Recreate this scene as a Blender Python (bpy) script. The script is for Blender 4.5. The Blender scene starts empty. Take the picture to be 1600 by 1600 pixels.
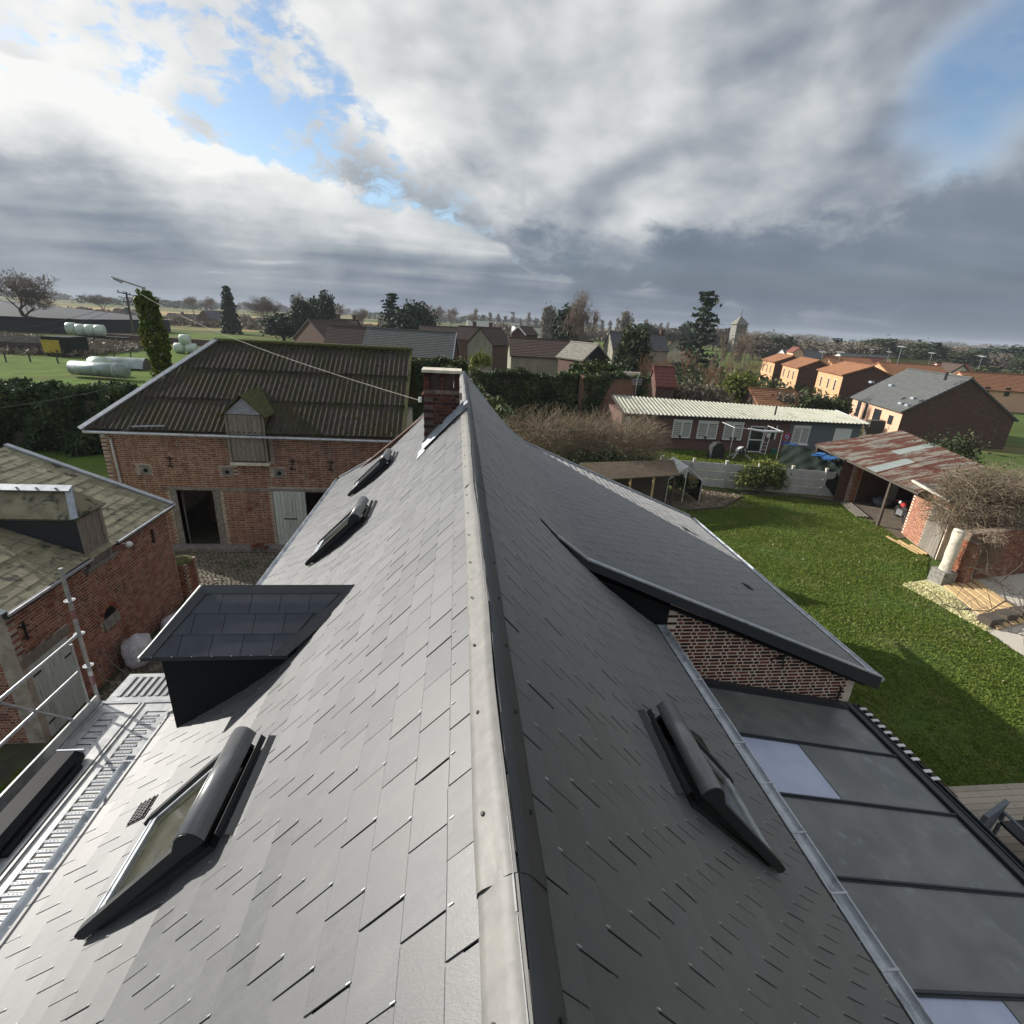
import bpy, math, random
import numpy as np
from mathutils import Matrix, Vector
random.seed(7)
SC = bpy.context.scene
COL = SC.collection
R = math.radians

# ------------------------------------------------------------------ camera
CAMZ = 9.3                       # eye height above the yard
FPX = 800.0                      # focal length for a 1600 px picture
_vp = (715.0, 495.0); _rs = 0.056
def _n(a): return a / np.linalg.norm(a)
_dn = _n(np.array([-_rs, 1.0, -(-_rs * (_vp[0] - 800) + (_vp[1] - 800)) / FPX]))
_yv = _n(np.array([_vp[0] - 800, _vp[1] - 800, FPX]))
_xv = _n(np.cross(_yv, -_dn))
RW = np.array([_xv, _yv, -_dn])  # camera (x right, y down, z forward) -> world
cd = bpy.data.cameras.new('camera'); cam = bpy.data.objects.new('camera', cd); COL.objects.link(cam)
cd.sensor_width = 36; cd.lens = 36 * FPX / 1600; cd.clip_start = 0.05; cd.clip_end = 9000
_r, _u, _b = RW @ np.array([1., 0, 0]), RW @ np.array([0, -1., 0]), RW @ np.array([0, 0, -1.])
cam.matrix_world = Matrix([[_r[i], _u[i], _b[i], (0, 0, CAMZ)[i]] for i in range(3)] + [[0, 0, 0, 1]])
SC.camera = cam
def ray(x, y): return RW @ np.array([x - 800., y - 800., FPX])
# survey helpers: where the sight line through a photo pixel meets a plane of the place
def gz(x, y, z=0.0):
    r = ray(x, y); t = (z - CAMZ) / r[2]; return Vector((r[0] * t, r[1] * t, z))
def ay(x, y, Y):
    r = ray(x, y); t = Y / r[1]; return Vector((r[0] * t, Y, CAMZ + r[2] * t))
def ax(x, y, X):
    r = ray(x, y); t = X / r[0]; return Vector((X, r[1] * t, CAMZ + r[2] * t))

# ------------------------------------------------------------------ sun, exposure
SUN_AZ, SUN_EL = 61.5, 23.5      # azimuth from +Y towards -X, elevation
sv = Vector((-math.sin(R(SUN_AZ)) * math.cos(R(SUN_EL)), math.cos(R(SUN_AZ)) * math.cos(R(SUN_EL)), math.sin(R(SUN_EL))))
sl = bpy.data.lights.new('sun', 'SUN'); sun = bpy.data.objects.new('sun', sl); COL.objects.link(sun)
sl.energy = 4.9; sl.angle = R(0.55); sl.color = (1.0, 0.95, 0.87)
sun.rotation_euler = sv.to_track_quat('Z', 'Y').to_euler()
sun.location = (-30, 20, 40)
SC.view_settings.view_transform = 'Standard'; SC.view_settings.look = 'None'
SC.view_settings.exposure = 0.42; SC.view_settings.gamma = 1; SC.view_settings.use_curve_mapping = False

# ------------------------------------------------------------------ node helper
class NT:
    def __init__(s, tree): s.t = tree; s.n = tree.nodes; s.l = tree.links
    def new(s, typ, **kw):
        n = s.n.new(typ)
        for k, v in kw.items(): setattr(n, k, v)
        return n
    def put(s, sock, v):
        if hasattr(v, 'is_output'): s.l.new(v, sock)
        elif v is not None: sock.default_value = v
    def m(s, op, a, b=None, c=None, clamp=False):
        n = s.new('ShaderNodeMath', operation=op); n.use_clamp = clamp
        s.put(n.inputs[0], a)
        if b is not None: s.put(n.inputs[1], b)
        if c is not None: s.put(n.inputs[2], c)
        return n.outputs[0]
    def v(s, op, a, b=None):
        n = s.new('ShaderNodeVectorMath', operation=op); s.put(n.inputs[0], a)
        if b is not None: s.put(n.inputs[1], b)
        return n.outputs['Value'] if op in ('DOT_PRODUCT', 'LENGTH') else n.outputs[0]
    def noise(s, vec, scale=5, detail=4, rough=.55, dist=0, col=False):
        n = s.new('ShaderNodeTexNoise'); s.put(n.inputs['Vector'], vec)
        n.inputs['Scale'].default_value = scale; n.inputs['Detail'].default_value = detail
        n.inputs['Roughness'].default_value = rough; n.inputs['Distortion'].default_value = dist
        return n.outputs['Color' if col else 'Fac']
    def ramp(s, f, pts, interp='LINEAR'):
        n = s.new('ShaderNodeValToRGB'); n.color_ramp.interpolation = interp
        e = n.color_ramp.elements
        while len(e) < len(pts): e.new(0.5)
        for i, (p, c) in enumerate(pts):
            e[i].position = p; e[i].color = c if len(c) == 4 else (*c, 1)
        s.put(n.inputs[0], f); return n.outputs[0]
    def mix(s, f, a, b, mode='MIX'):
        n = s.new('ShaderNodeMix', data_type='RGBA', blend_type=mode); n.clamp_factor = True
        s.put(n.inputs[0], f)
        s.put(n.inputs[6], (*a, 1) if isinstance(a, tuple) and len(a) == 3 else a)
        s.put(n.inputs[7], (*b, 1) if isinstance(b, tuple) and len(b) == 3 else b)
        return n.outputs[2]
    def smooth(s, f, a, b, to0=0., to1=1.):
        n = s.new('ShaderNodeMapRange', interpolation_type='SMOOTHSTEP'); s.put(n.inputs[0], f)
        n.inputs[1].default_value = a; n.inputs[2].default_value = b
        n.inputs[3].default_value = to0; n.inputs[4].default_value = to1
        return n.outputs[0]
    def xyz(s, vec):
        n = s.new('ShaderNodeSeparateXYZ'); s.put(n.inputs[0], vec); return n.outputs
    def comb(s, x, y, z):
        n = s.new('ShaderNodeCombineXYZ'); s.put(n.inputs[0], x); s.put(n.inputs[1], y); s.put(n.inputs[2], z); return n.outputs[0]

# ------------------------------------------------------------------ sky: Nishita blue seen through broken stratocumulus
W = bpy.data.worlds.new('World'); SC.world = W; W.use_nodes = True
T = NT(W.node_tree); T.n.clear()
sky = T.new('ShaderNodeTexSky', sky_type='NISHITA'); sky.sun_disc = False
sky.sun_elevation = R(SUN_EL); sky.sun_rotation = R(-SUN_AZ); sky.air_density = 1.0; sky.dust_density = 0.6; sky.ozone_density = 2.0
bg1 = T.new('ShaderNodeBackground'); T.l.new(sky.outputs[0], bg1.inputs[0]); bg1.inputs[1].default_value = 0.115
D = T.new('ShaderNodeTexCoord').outputs['Generated']
dx, dy, dz = T.xyz(D)
az = T.m('ARCTAN2', dx, dy); el = T.m('ARCSINE', dz)
def azel(px, py):
    d = _n(ray(px, py)); return math.atan2(d[0], d[1]), math.asin(d[2])
def skyline(pts):                                                       # elevation of a cloud edge as a function of compass direction
    n = T.new('ShaderNodeFloatCurve'); T.l.new(T.m('MULTIPLY_ADD', az, 1 / (2 * math.pi), 0.5), n.inputs['Value'])
    cu = n.mapping.curves[0]; ae = sorted(azel(*p) for p in pts)
    ae = [(-math.pi, ae[0][1])] + ae + [(math.pi, ae[-1][1])]
    while len(cu.points) < len(ae): cu.points.new(0.5, 0.5)
    for q, (a, e) in zip(cu.points, ae): q.location = (a / (2 * math.pi) + 0.5, e); q.handle_type = 'AUTO'
    n.mapping.update(); return n.outputs[0]
def lobe(px, py, k):                                                    # 0..1 around a compass direction of the sky
    c = T.v('DOT_PRODUCT', D, tuple(_n(ray(px, py)))); return T.m('POWER', T.m('MAXIMUM', c, 0.0), k)
Dm = T.new('ShaderNodeMapping'); Dm.inputs['Scale'].default_value = (1, 1, 1.7); T.l.new(D, Dm.inputs['Vector']); DS = Dm.outputs[0]
zz = T.m('ADD', T.m('MAXIMUM', dz, 0.0), 0.09)
P = T.comb(T.m('DIVIDE', dx, zz), T.m('DIVIDE', dy, zz), 0.0)        # position on the cloud deck
rot = T.new('ShaderNodeMapping'); rot.inputs['Rotation'].default_value = (0, 0, R(-30)); rot.inputs['Scale'].default_value = (0.4, 1.0, 1.0)
T.l.new(P, rot.inputs['Vector']); Q = rot.outputs[0]
big = T.noise(DS, 2.3, 4, .45, .2); med = T.noise(DS, 6.5, 4, .42, .1); fine = T.noise(DS, 22.0, 9, .62, .3)
lit = T.m('SUBTRACT', med, T.noise(T.v('ADD', DS, (-0.035, 0.012, 0.03)), 6.5, 4, .42, .1))   # sunward side of each heap
strk = T.noise(Q, 1.1, 6, .50, .2)
sd = T.m('MAXIMUM', T.v('DOT_PRODUCT', D, tuple(sv)), 0.0)
glow = T.m('POWER', sd, 2.6)
wob = T.m('MULTIPLY_ADD', fine, 0.10, T.m('MULTIPLY_ADD', med, 0.20, -0.15))
# high broken cloud (upper left), blue between
L0 = T.m('ADD', T.m('ADD', 0.60, T.m('MULTIPLY', lit, 0.8)), T.m('MULTIPLY', glow, 0.30))
gap = T.m('ADD', T.m('MULTIPLY', lobe(410, 185, 700), 0.23), T.m('MULTIPLY', lobe(235, 105, 500), 0.09))
c0 = T.m('MULTIPLY', T.m('SUBTRACT', 1.0, T.m('MULTIPLY', lobe(1540, 120, 30), 0.9)), T.smooth(T.m('ADD', T.m('SUBTRACT', T.m('MULTIPLY_ADD', fine, 0.75, T.m('MULTIPLY', med, 0.35)), gap), T.m('MULTIPLY', lobe(60, 30, 12), 0.10)), 0.47, 0.63))
# main deck above and to the right
nA = _n(np.cross(ray(320, -20), ray(530, 200)))
if nA @ ray(1200, 200) < 0: nA = -nA
dA = T.m('ADD', T.v('DOT_PRODUCT', D, tuple(nA)), wob)
mA = T.smooth(dA, 0.0, 0.05)
hole = T.m('ADD', T.m('MULTIPLY', lobe(1540, 120, 90), 0.62), T.m('MULTIPLY', T.m('SUBTRACT', big, 0.5), 0.7))
hole = T.m('ADD', hole, T.m('MULTIPLY', T.m('SUBTRACT', med, 0.5), 0.35))
mA = T.m('MULTIPLY', mA, T.smooth(hole, 0.52, 0.26, 0.0, 1.0))
LA = T.m('ADD', T.m('MULTIPLY', T.m('SUBTRACT', big, 0.5), 0.55), T.m('MULTIPLY', lit, 0.95))
LA = T.m('ADD', LA, T.m('MULTIPLY', T.smooth(dA, 0.20, 0.02), 0.26))
LA = T.m('ADD', LA, T.m('MULTIPLY', lobe(640, 235, 120), 0.12)); LA = T.m('ADD', LA, T.m('MULTIPLY', lobe(930, 70, 40), 0.16))
LA = T.m('ADD', LA, T.m('MULTIPLY_ADD', glow, 0.16, 0.42))
# dark shelf low on the right
e3 = T.m('SUBTRACT', skyline([(300, 330), (640, 325), (820, 365), (960, 390), (1090, 350), (1300, 305), (1600, 265), (1900, 240)]), el)
e3 = T.m('ADD', e3, wob)
mC = T.smooth(e3, -0.02, 0.05)
LC = T.m('ADD', T.m('MULTIPLY', T.m('SUBTRACT', strk, 0.5), 0.42), T.m('MULTIPLY', lit, 0.35))
LC = T.m('ADD', LC, T.m('ADD', 0.15, T.m('MULTIPLY', glow, 0.32)))
LC = T.m('ADD', LC, T.m('MULTIPLY', T.smooth(T.m('ABSOLUTE', e3), 0.05, 0.0), 0.06))
# white-topped bank rolling in from the left
e2 = T.m('SUBTRACT', skyline([(-300, 20), (0, 72), (130, 112), (250, 172), (400, 238), (560, 285), (640, 312), (740, 348), (800, 385), (880, 425), (1000, 455), (1200, 480), (1600, 520)]), el)
e2 = T.m('ADD', e2, T.m('MULTIPLY', wob, 0.55))
mB = T.smooth(e2, -0.004, 0.012)
roll = T.m('ADD', e2, T.m('MULTIPLY', T.m('SUBTRACT', med, 0.5), 0.10))
top = T.m('MULTIPLY', T.smooth(roll, 0.16, 0.0), T.smooth(az, *[azel(*p)[0] for p in ((930, 450), (640, 320))]))
LB = T.m('ADD', T.m('MULTIPLY', top, T.m('MULTIPLY_ADD', glow, 0.62, 0.32)), T.m('MULTIPLY', lit, 0.9))
LB = T.m('ADD', LB, T.m('MULTIPLY', T.m('SUBTRACT', strk, 0.47), 0.65))
LB = T.m('ADD', LB, T.m('ADD', 0.17, T.m('MULTIPLY', glow, 0.20)))
LB = T.m('ADD', LB, T.m('MULTIPLY', T.smooth(strk, 0.60, 0.70), T.m('MULTIPLY', glow, 0.5)))
def lay(a, b, k): return T.m('ADD', T.m('MULTIPLY', b, k), T.m('MULTIPLY', a, T.m('SUBTRACT', 1.0, k)))
lum = lay(L0, LA, mA); lum = lay(lum, LC, mC)
und = T.m('MULTIPLY', T.smooth(e2, -0.10, -0.005), T.smooth(az, *[azel(*p)[0] for p in ((430, 240), (560, 290))]))           # shaded cloud base behind the rim of the bank
lum = T.m('MULTIPLY', lum, T.m('SUBTRACT', 1.0, T.m('MULTIPLY', und, 0.45))); lum = lay(lum, LB, mB)
lum = T.m('ADD', lum, T.m('MULTIPLY', T.m('POWER', T.m('MAXIMUM', T.m('MULTIPLY', T.v('DOT_PRODUCT', D, tuple(_n(np.array([sv.x, sv.y, 0])))), -1.0), 0.0), 2.0), 0.18))   # front-lit clouds opposite the sun, out of view, brightened to fill shaded walls
cover = T.m('MAXIMUM', T.m('MAXIMUM', c0, mA), T.m('MAXIMUM', mB, mC))
cover = T.m('MAXIMUM', T.m('MULTIPLY', cover, 0.97), T.smooth(dz, 0.16, 0.06))
lum = lay(lum, T.m('MULTIPLY_ADD', glow, 0.2, 0.20), T.smooth(dz, 0.11, 0.0, 0.0, 0.75))
ccol = T.ramp(lum, [(0.0, (.125, .155, .205)), (0.2, (.215, .255, .315)), (0.4, (.40, .435, .475)), (0.62, (.68, .70, .71)), (0.9, (1.0, 1.0, .97))])
bg2 = T.new('ShaderNodeBackground'); T.l.new(ccol, bg2.inputs[0]); bg2.inputs[1].default_value = 0.72
mx = T.new('ShaderNodeMixShader')
T.l.new(cover, mx.inputs[0]); T.l.new(bg1.outputs[0], mx.inputs[1]); T.l.new(bg2.outputs[0], mx.inputs[2])
wo = T.new('ShaderNodeOutputWorld'); T.l.new(mx.outputs[0], wo.inputs[0])

# ------------------------------------------------------------------ materials
def mat(name, a, b=None, rough=.8, sheen=0., scale=4., detail=6, isl=0., bump=0., bscale=60., metal=0., lo=.35, hi=.65, c=None, cs=1.2, clo=.55, chi=.7,
        stretch=(1, 1, 1), dist=.2, spec=.5, rvar=0., trans=0.):
    """two-tone surface: noise between a and b, a second patchy tone c, per-piece brightness (isl), fine relief (bump)"""
    m = bpy.data.materials.new(name); m.use_nodes = True; t = NT(m.node_tree); t.n.clear()
    p = t.new('ShaderNodeNewGeometry'); pos = p.outputs['Position']
    mp = t.new('ShaderNodeMapping'); mp.inputs['Scale'].default_value = stretch; t.l.new(pos, mp.inputs['Vector'])
    n = t.noise(mp.outputs[0], scale, detail, .6, dist)
    col = t.mix(t.smooth(n, lo, hi), a, b if b else tuple(x * .7 for x in a))
    if c: col = t.mix(t.smooth(t.noise(mp.outputs[0], cs, 7, .65, .4), clo, chi), col, c)
    if isl:
        oi = t.new('ShaderNodeObjectInfo')
        r = t.m('FRACT', t.m('ADD', t.m('MULTIPLY', oi.outputs['Random'], 3.7), p.outputs['Random Per Island']))
        hs = t.new('ShaderNodeHueSaturation'); t.put(hs.inputs['Color'], col); t.put(hs.inputs['Value'], t.m('MULTIPLY_ADD', r, 2 * isl, 1 - isl)); col = hs.outputs[0]
    bs = t.new('ShaderNodeBsdfPrincipled'); t.put(bs.inputs['Base Color'], col)
    bs.inputs['Metallic'].default_value = metal; bs.inputs['Specular IOR Level'].default_value = spec
    if rvar:
        rv = t.m('MULTIPLY_ADD', t.noise(mp.outputs[0], scale * 2.3, 7, .7), rvar * 2, rough - rvar)
        if isl: rv = t.m('ADD', rv, t.m('MULTIPLY_ADD', t.m('FRACT', t.m('MULTIPLY', r, 17.3)), .10, -.05))
        t.put(bs.inputs['Roughness'], rv)
    else: bs.inputs['Roughness'].default_value = rough
    if bump:
        bn = t.new('ShaderNodeBump'); bn.inputs['Strength'].default_value = bump; bn.inputs['Distance'].default_value = 1.2 / bscale
        t.put(bn.inputs['Height'], t.noise(mp.outputs[0], bscale, 5, .6)); t.l.new(bn.outputs[0], bs.inputs['Normal'])
    if sheen: bs.inputs['Sheen Weight'].default_value = sheen; bs.inputs['Sheen Roughness'].default_value = .35
    if trans:
        bs.inputs['Transmission Weight'].default_value = trans
    o = t.new('ShaderNodeOutputMaterial'); t.l.new(bs.outputs[0], o.inputs[0])
    m['bs'] = bs.name
    return m
def brickmat(name, tones, mort=None, dirt=(.05, .035, .03), dlo=.5, dhi=.75):
    m = bpy.data.materials.new(name); m.use_nodes = True; t = NT(m.node_tree); t.n.clear()
    p = t.new('ShaderNodeNewGeometry'); oi = t.new('ShaderNodeObjectInfo')
    r = t.m('FRACT', t.m('ADD', t.m('MULTIPLY', oi.outputs['Random'], 7.31), p.outputs['Random Per Island']))
    k = len(tones); col = t.ramp(r, [(i / k, c) for i, c in enumerate(tones)], 'CONSTANT')
    n = t.noise(p.outputs['Position'], 22, 6, .65); col = t.mix(t.smooth(n, .3, .7), col, t.mix(1.0, col, (.55, .5, .5), 'MULTIPLY'))
    col = t.mix(t.m('MULTIPLY', t.smooth(t.noise(p.outputs['Position'], 1.1, 7, .65), dlo, dhi), .65), col, dirt)
    bs = t.new('ShaderNodeBsdfPrincipled'); t.put(bs.inputs['Base Color'], col); bs.inputs['Roughness'].default_value = .9; bs.inputs['Specular IOR Level'].default_value = .25
    bn = t.new('ShaderNodeBump'); bn.inputs['Strength'].default_value = .5; bn.inputs['Distance'].default_value = .01
    t.put(bn.inputs['Height'], t.noise(p.outputs['Position'], 70, 4)); t.l.new(bn.outputs[0], bs.inputs['Normal'])
    o = t.new('ShaderNodeOutputMaterial'); t.l.new(bs.outputs[0], o.inputs[0]); return m
def leafmat(name, a, b, c=None, sub=.0, rough=.7):
    m = bpy.data.materials.new(name); m.use_nodes = True; t = NT(m.node_tree); t.n.clear()
    p = t.new('ShaderNodeNewGeometry')
    col = t.mix(p.outputs['Random Per Island'], a, b)
    if c: col = t.mix(t.smooth(t.noise(p.outputs['Position'], .8, 4), .5, .68), col, c)
    bs = t.new('ShaderNodeBsdfPrincipled'); t.put(bs.inputs['Base Color'], col); bs.inputs['Roughness'].default_value = rough; bs.inputs['Specular IOR Level'].default_value = .3
    o = t.new('ShaderNodeOutputMaterial')
    if sub:
        tr = t.new('ShaderNodeBsdfTranslucent'); t.put(tr.inputs['Color'], col); mx_ = t.new('ShaderNodeMixShader'); mx_.inputs[0].default_value = sub
        t.l.new(bs.outputs[0], mx_.inputs[1]); t.l.new(tr.outputs[0], mx_.inputs[2]); t.l.new(mx_.outputs[0], o.inputs[0])
    else: t.l.new(bs.outputs[0], o.inputs[0])
    return m

M = {}
M['slate'] = mat('slate', (.027, .0305, .037), (.021, .0245, .031), rough=.52, scale=9, isl=.15, bump=.10, bscale=120, rvar=.10, spec=.5, sheen=.38, c=(.042, .046, .050), cs=3.5, clo=.52, chi=.70, stretch=(.6, 1.6, .6), dist=.8)
M['slate'].node_tree.nodes[M['slate']['bs']].inputs['IOR'].default_value = 1.92
M['underlay'] = mat('roof_underlay', (.012, .012, .013), rough=.9)
M['cap'] = mat('ridge_sheet', (.185, .182, .172), (.155, .153, .146), rough=.6, metal=.15, scale=14, rvar=.06, bump=.03, bscale=40, c=(.225, .218, .20), cs=4)  # left ridge wing: same metal as the right, sunlit paleness put into the colour
M['capdark'] = mat('ridge_sheet_dark', (.040, .042, .046), (.033, .035, .038), rough=.45, scale=6, bump=.05, bscale=20)  # right ridge wing: shade put into the colour; also used for really dark parts
M['anthra'] = mat('anthracite_sheet', (.030, .034, .042), (.024, .028, .035), rough=.5, scale=5, bump=.03)
M['frame_dark'] = mat('dark_window_frame', (.014, .016, .019), (.011, .012, .015), rough=.45, scale=5)
M['black'] = mat('black_cladding', (.010, .011, .013), (.008, .009, .011), rough=.6, scale=5, spec=.2)
M['slate_navy'] = mat('dormer_slate', (.042, .050, .066), (.034, .041, .055), rough=.55, scale=6, isl=.1, bump=.08)
M['zinc'] = mat('zinc', (.56, .59, .62), (.42, .45, .49), rough=.42, metal=.45, scale=6, rvar=.1, c=(.24, .26, .28), cs=4)
M['zinc_old'] = mat('old_zinc', (.38, .41, .45), (.28, .31, .35), rough=.6, metal=.45, scale=5, rvar=.1, c=(.2, .22, .23), cs=3, clo=.6)
M['galv'] = mat('galvanised_steel', (.50, .51, .52), (.38, .39, .41), rough=.38, metal=.8, scale=12, rvar=.1)
M['galvdeck'] = mat('galvanised_deck', (.56, .56, .55), (.40, .41, .42), rough=.42, metal=.6, scale=5, rvar=.12, c=(.22, .21, .20), cs=2, clo=.55, chi=.8)
M['steelhook'] = mat('stainless', (.60, .61, .63), rough=.4, metal=.4)
M['shutter'] = mat('shutter_box', (.17, .175, .18), (.15, .155, .16), rough=.30, metal=.35, scale=8, spec=.9)
M['darkglass'] = mat('window_glass', (.025, .028, .020), (.05, .05, .03), rough=.10, scale=9, spec=.6)
M['glass'] = mat('pane_glass', (.018, .022, .028), (.03, .034, .04), rough=.06, scale=2, spec=.7)
M['mortar'] = mat('mortar', (.46, .41, .34), (.32, .28, .23), rough=.95, scale=6, bump=.3, c=(.10, .085, .07), cs=1.3)
M['mortar_pale'] = mat('pale_mortar', (.74, .63, .52), (.62, .52, .42), rough=.95, scale=8, bump=.3)
M['mortar_red'] = mat('sandy_mortar', (.27, .20, .15), (.20, .14, .10), rough=.95, scale=6, bump=.3, c=(.09, .07, .05))
M['brick'] = brickmat('old_brick', [(.36, .14, .09), (.29, .105, .07), (.42, .19, .12), (.22, .09, .068), (.33, .125, .08), (.46, .23, .16)])
M['brick_wine'] = brickmat('wine_brick', [(.17, .045, .032), (.12, .034, .028), (.075, .030, .027), (.20, .055, .035), (.14, .04, .03), (.055, .028, .026), (.23, .075, .045)], dlo=.62, dhi=.9)
M['brick_barn'] = brickmat('barn_brick', [(.30, .125, .075), (.25, .095, .056), (.35, .16, .10), (.21, .08, .05), (.38, .19, .12), (.27, .105, .06)])
M['brick_sun'] = brickmat('orange_brick', [(.44, .16, .08), (.36, .12, .06), (.50, .21, .11), (.30, .10, .06), (.42, .15, .07)], dlo=.6, dhi=.85)
M['brick_soot'] = brickmat('sooty_brick', [(.10, .038, .030), (.075, .029, .026), (.13, .048, .036), (.05, .024, .022), (.145, .062, .046)], dlo=.45, dhi=.8)
M['stone'] = mat('weathered_stone', (.26, .25, .23), (.16, .15, .135), rough=.9, scale=7, bump=.4, c=(.09, .085, .07), cs=2)
M['stone_white'] = mat('white_stone', (.66, .62, .52), (.50, .46, .38), rough=.9, scale=7, bump=.4, c=(.32, .29, .22), cs=2.5)
M['concrete'] = mat('concrete', (.50, .495, .48), (.40, .395, .385), rough=.9, scale=3, bump=.15, isl=.06, c=(.21, .22, .13), cs=.9, clo=.62, chi=.74, stretch=(1, 1, .4))
M['cobble'] = mat('cobble', (.20, .175, .14), (.13, .115, .09), rough=.85, scale=9, isl=.35, bump=.3, c=(.09, .10, .05), cs=.7)
M['joint'] = mat('cobble_joint', (.045, .04, .03), (.06, .07, .03), rough=1, scale=3)
M['corr'] = mat('mossy_fibre_cement', (.056, .047, .036), (.029, .024, .018), rough=.95, scale=5, bump=.5, bscale=30, isl=.12, c=(.040, .036, .015), cs=.9, clo=.42, chi=.58)
M['oldslate'] = mat('lichen_slate', (.285, .265, .175), (.19, .175, .115), rough=.9, scale=3, isl=.14, bump=.3, c=(.055, .055, .040), cs=2.6, clo=.54, chi=.64)
M['moss'] = mat('moss', (.10, .11, .03), (.05, .05, .02), rough=1, scale=9, bump=.8, bscale=40)
M['wood_grey'] = mat('grey_boards', (.26, .235, .20), (.16, .14, .115), rough=.85, scale=5, isl=.12, stretch=(9, 9, .7), bump=.2)
M['wood_green'] = mat('green_painted_boards', (.55, .61, .58), (.42, .47, .44), rough=.8, scale=5, isl=.10, stretch=(9, 9, .7), c=(.16, .155, .12), cs=2, clo=.56)
M['wood_new'] = mat('sawn_timber', (.62, .43, .22), (.50, .34, .17), rough=.8, scale=4, isl=.14, stretch=(3, 3, 9))
M['wood_dark'] = mat('dark_timber', (.10, .08, .06), (.06, .05, .04), rough=.9, scale=6, stretch=(8, 8, 1))
M['wood_deck'] = mat('terrace_boards', (.40, .34, .27), (.30, .26, .21), rough=.8, scale=4, isl=.15, stretch=(8, .6, 8))
M['iron'] = mat('iron', (.022, .022, .024), rough=.6)
M['white'] = mat('white_paint', (.74, .74, .73), (.66, .66, .65), rough=.45, scale=5)
M['pvc'] = mat('white_plastic', (.78, .78, .77), rough=.35)
M['blind'] = mat('closed_blind', (.46, .47, .43), (.42, .43, .40), rough=.6)
M['sack'] = mat('white_woven_sack', (.62, .62, .66), (.50, .50, .55), rough=.7, scale=10, bump=.5, bscale=18)
M['rust'] = mat('rusty_sheet', (.36, .33, .27), (.29, .26, .21), rough=.75, scale=4, isl=.07, c=(.17, .060, .036), cs=1.3, clo=.43, chi=.54, stretch=(.35, 1.6, 1), bump=.2)
M['rust_pale'] = mat('pale_sheet', (.46, .50, .47), (.40, .44, .41), rough=.6, scale=3)
M['ribroof'] = mat('cream_ribbed_sheet', (.40, .40, .33), (.34, .34, .275), rough=.7, scale=2, c=(.23, .23, .17), cs=1.1, clo=.55, stretch=(1, .3, 1))
M['greywall'] = mat('grey_cladding', (.135, .150, .170), (.12, .135, .155), rough=.7, scale=3)
M['tarp'] = mat('dark_green_tarpaulin', (.014, .021, .017), (.019, .026, .021), rough=.85, scale=3, spec=.12)
M['tarp_blue'] = mat('blue_tarpaulin', (.03, .13, .36), rough=.4)
M['blue'] = mat('blue_plastic', (.03, .09, .50), rough=.35)
M['red'] = mat('red_paint', (.45, .03, .03), rough=.4)
M['chrome'] = mat('bright_metal', (.7, .7, .7), rough=.2, metal=1)
M['tyre'] = mat('rubber', (.02, .02, .02), rough=.8)
M['lawn'] = mat('lawn_soil', (.075, .120, .024), (.050, .088, .018), rough=.95, scale=2.2, spec=.1, bump=.3, bscale=14, c=(.095, .11, .035), cs=.5, clo=.5, chi=.7)
M['soil'] = mat('bare_soil', (.17, .135, .10), (.105, .08, .058), rough=1, scale=5, bump=.8, bscale=16, c=(.24, .20, .15), cs=2)
M['gravel'] = mat('pale_gravel', (.66, .60, .51), (.50, .45, .38), rough=.95, scale=28, bump=.8, bscale=30, c=(.28, .24, .17), cs=.6)
M['bed'] = mat('straw_bed', (.66, .62, .38), (.50, .48, .24), rough=.95, scale=14, bump=.8, bscale=20)
M['field'] = mat('country_ground', (.095, .135, .040), (.070, .095, .030), rough=1, scale=.05, detail=9, c=(.26, .20, .105), cs=.012, clo=.48, chi=.55, stretch=(.6, 1, 1), spec=.05)
M['meadow'] = mat('meadow_grass', (.120, .185, .040), (.085, .125, .030), rough=1, scale=.25, detail=8, c=(.14, .11, .055), cs=.07, clo=.52, chi=.6, bump=.5, bscale=3, spec=.05)
M['tan'] = mat('stubble_field', (.42, .31, .16), (.33, .25, .12), rough=1, scale=.04, spec=.05)
M['tile_brown'] = mat('brown_tiles', (.078, .050, .038), (.056, .038, .030), rough=.85, scale=3, isl=.15, c=(.045, .035, .025), cs=.7)
M['tile_orange'] = mat('orange_tiles', (.33, .165, .09), (.26, .125, .07), rough=.9, scale=3, isl=.15, spec=.2, c=(.19, .10, .055), cs=.5)
M['tile_red'] = mat('red_tiles', (.17, .055, .040), (.125, .042, .033), rough=.85, scale=3, isl=.15)
M['tile_grey'] = mat('grey_tiles', (.110, .115, .112), (.085, .09, .088), rough=.7, scale=2, isl=.12, spec=.4)
M['tile_dark'] = mat('dark_slates', (.055, .058, .066), (.04, .043, .05), rough=.6, scale=2, isl=.12)
M['tile_lichen'] = mat('pale_old_tiles', (.25, .24, .20), (.17, .165, .14), rough=.9, scale=3, isl=.15)
M['render_grey'] = mat('grey_render', (.27, .26, .20), (.20, .19, .145), rough=.95, scale=1, stretch=(1, 1, .3))
M['wall_orange'] = mat('orange_render', (.62, .36, .19), (.56, .32, .17), rough=.9, scale=1, c=(.45, .22, .12), cs=1.5, clo=.6, stretch=(1, 1, .4))
M['wall_pink'] = mat('salmon_render', (.70, .43, .29), (.66, .40, .27), rough=.9, scale=1)
M['wall_white'] = mat('white_render', (.74, .71, .65), (.64, .61, .55), rough=.9, scale=1)
M['wall_brown'] = mat('brown_brick_wall', (.115, .064, .048), (.085, .049, .038), rough=.9, scale=2, detail=9, c=(.14, .085, .065), cs=1, stretch=(1, 1, 3))
M['bark'] = mat('bark', (.10, .085, .065), (.065, .055, .042), rough=.95, scale=4, stretch=(2, 2, .5))
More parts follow.
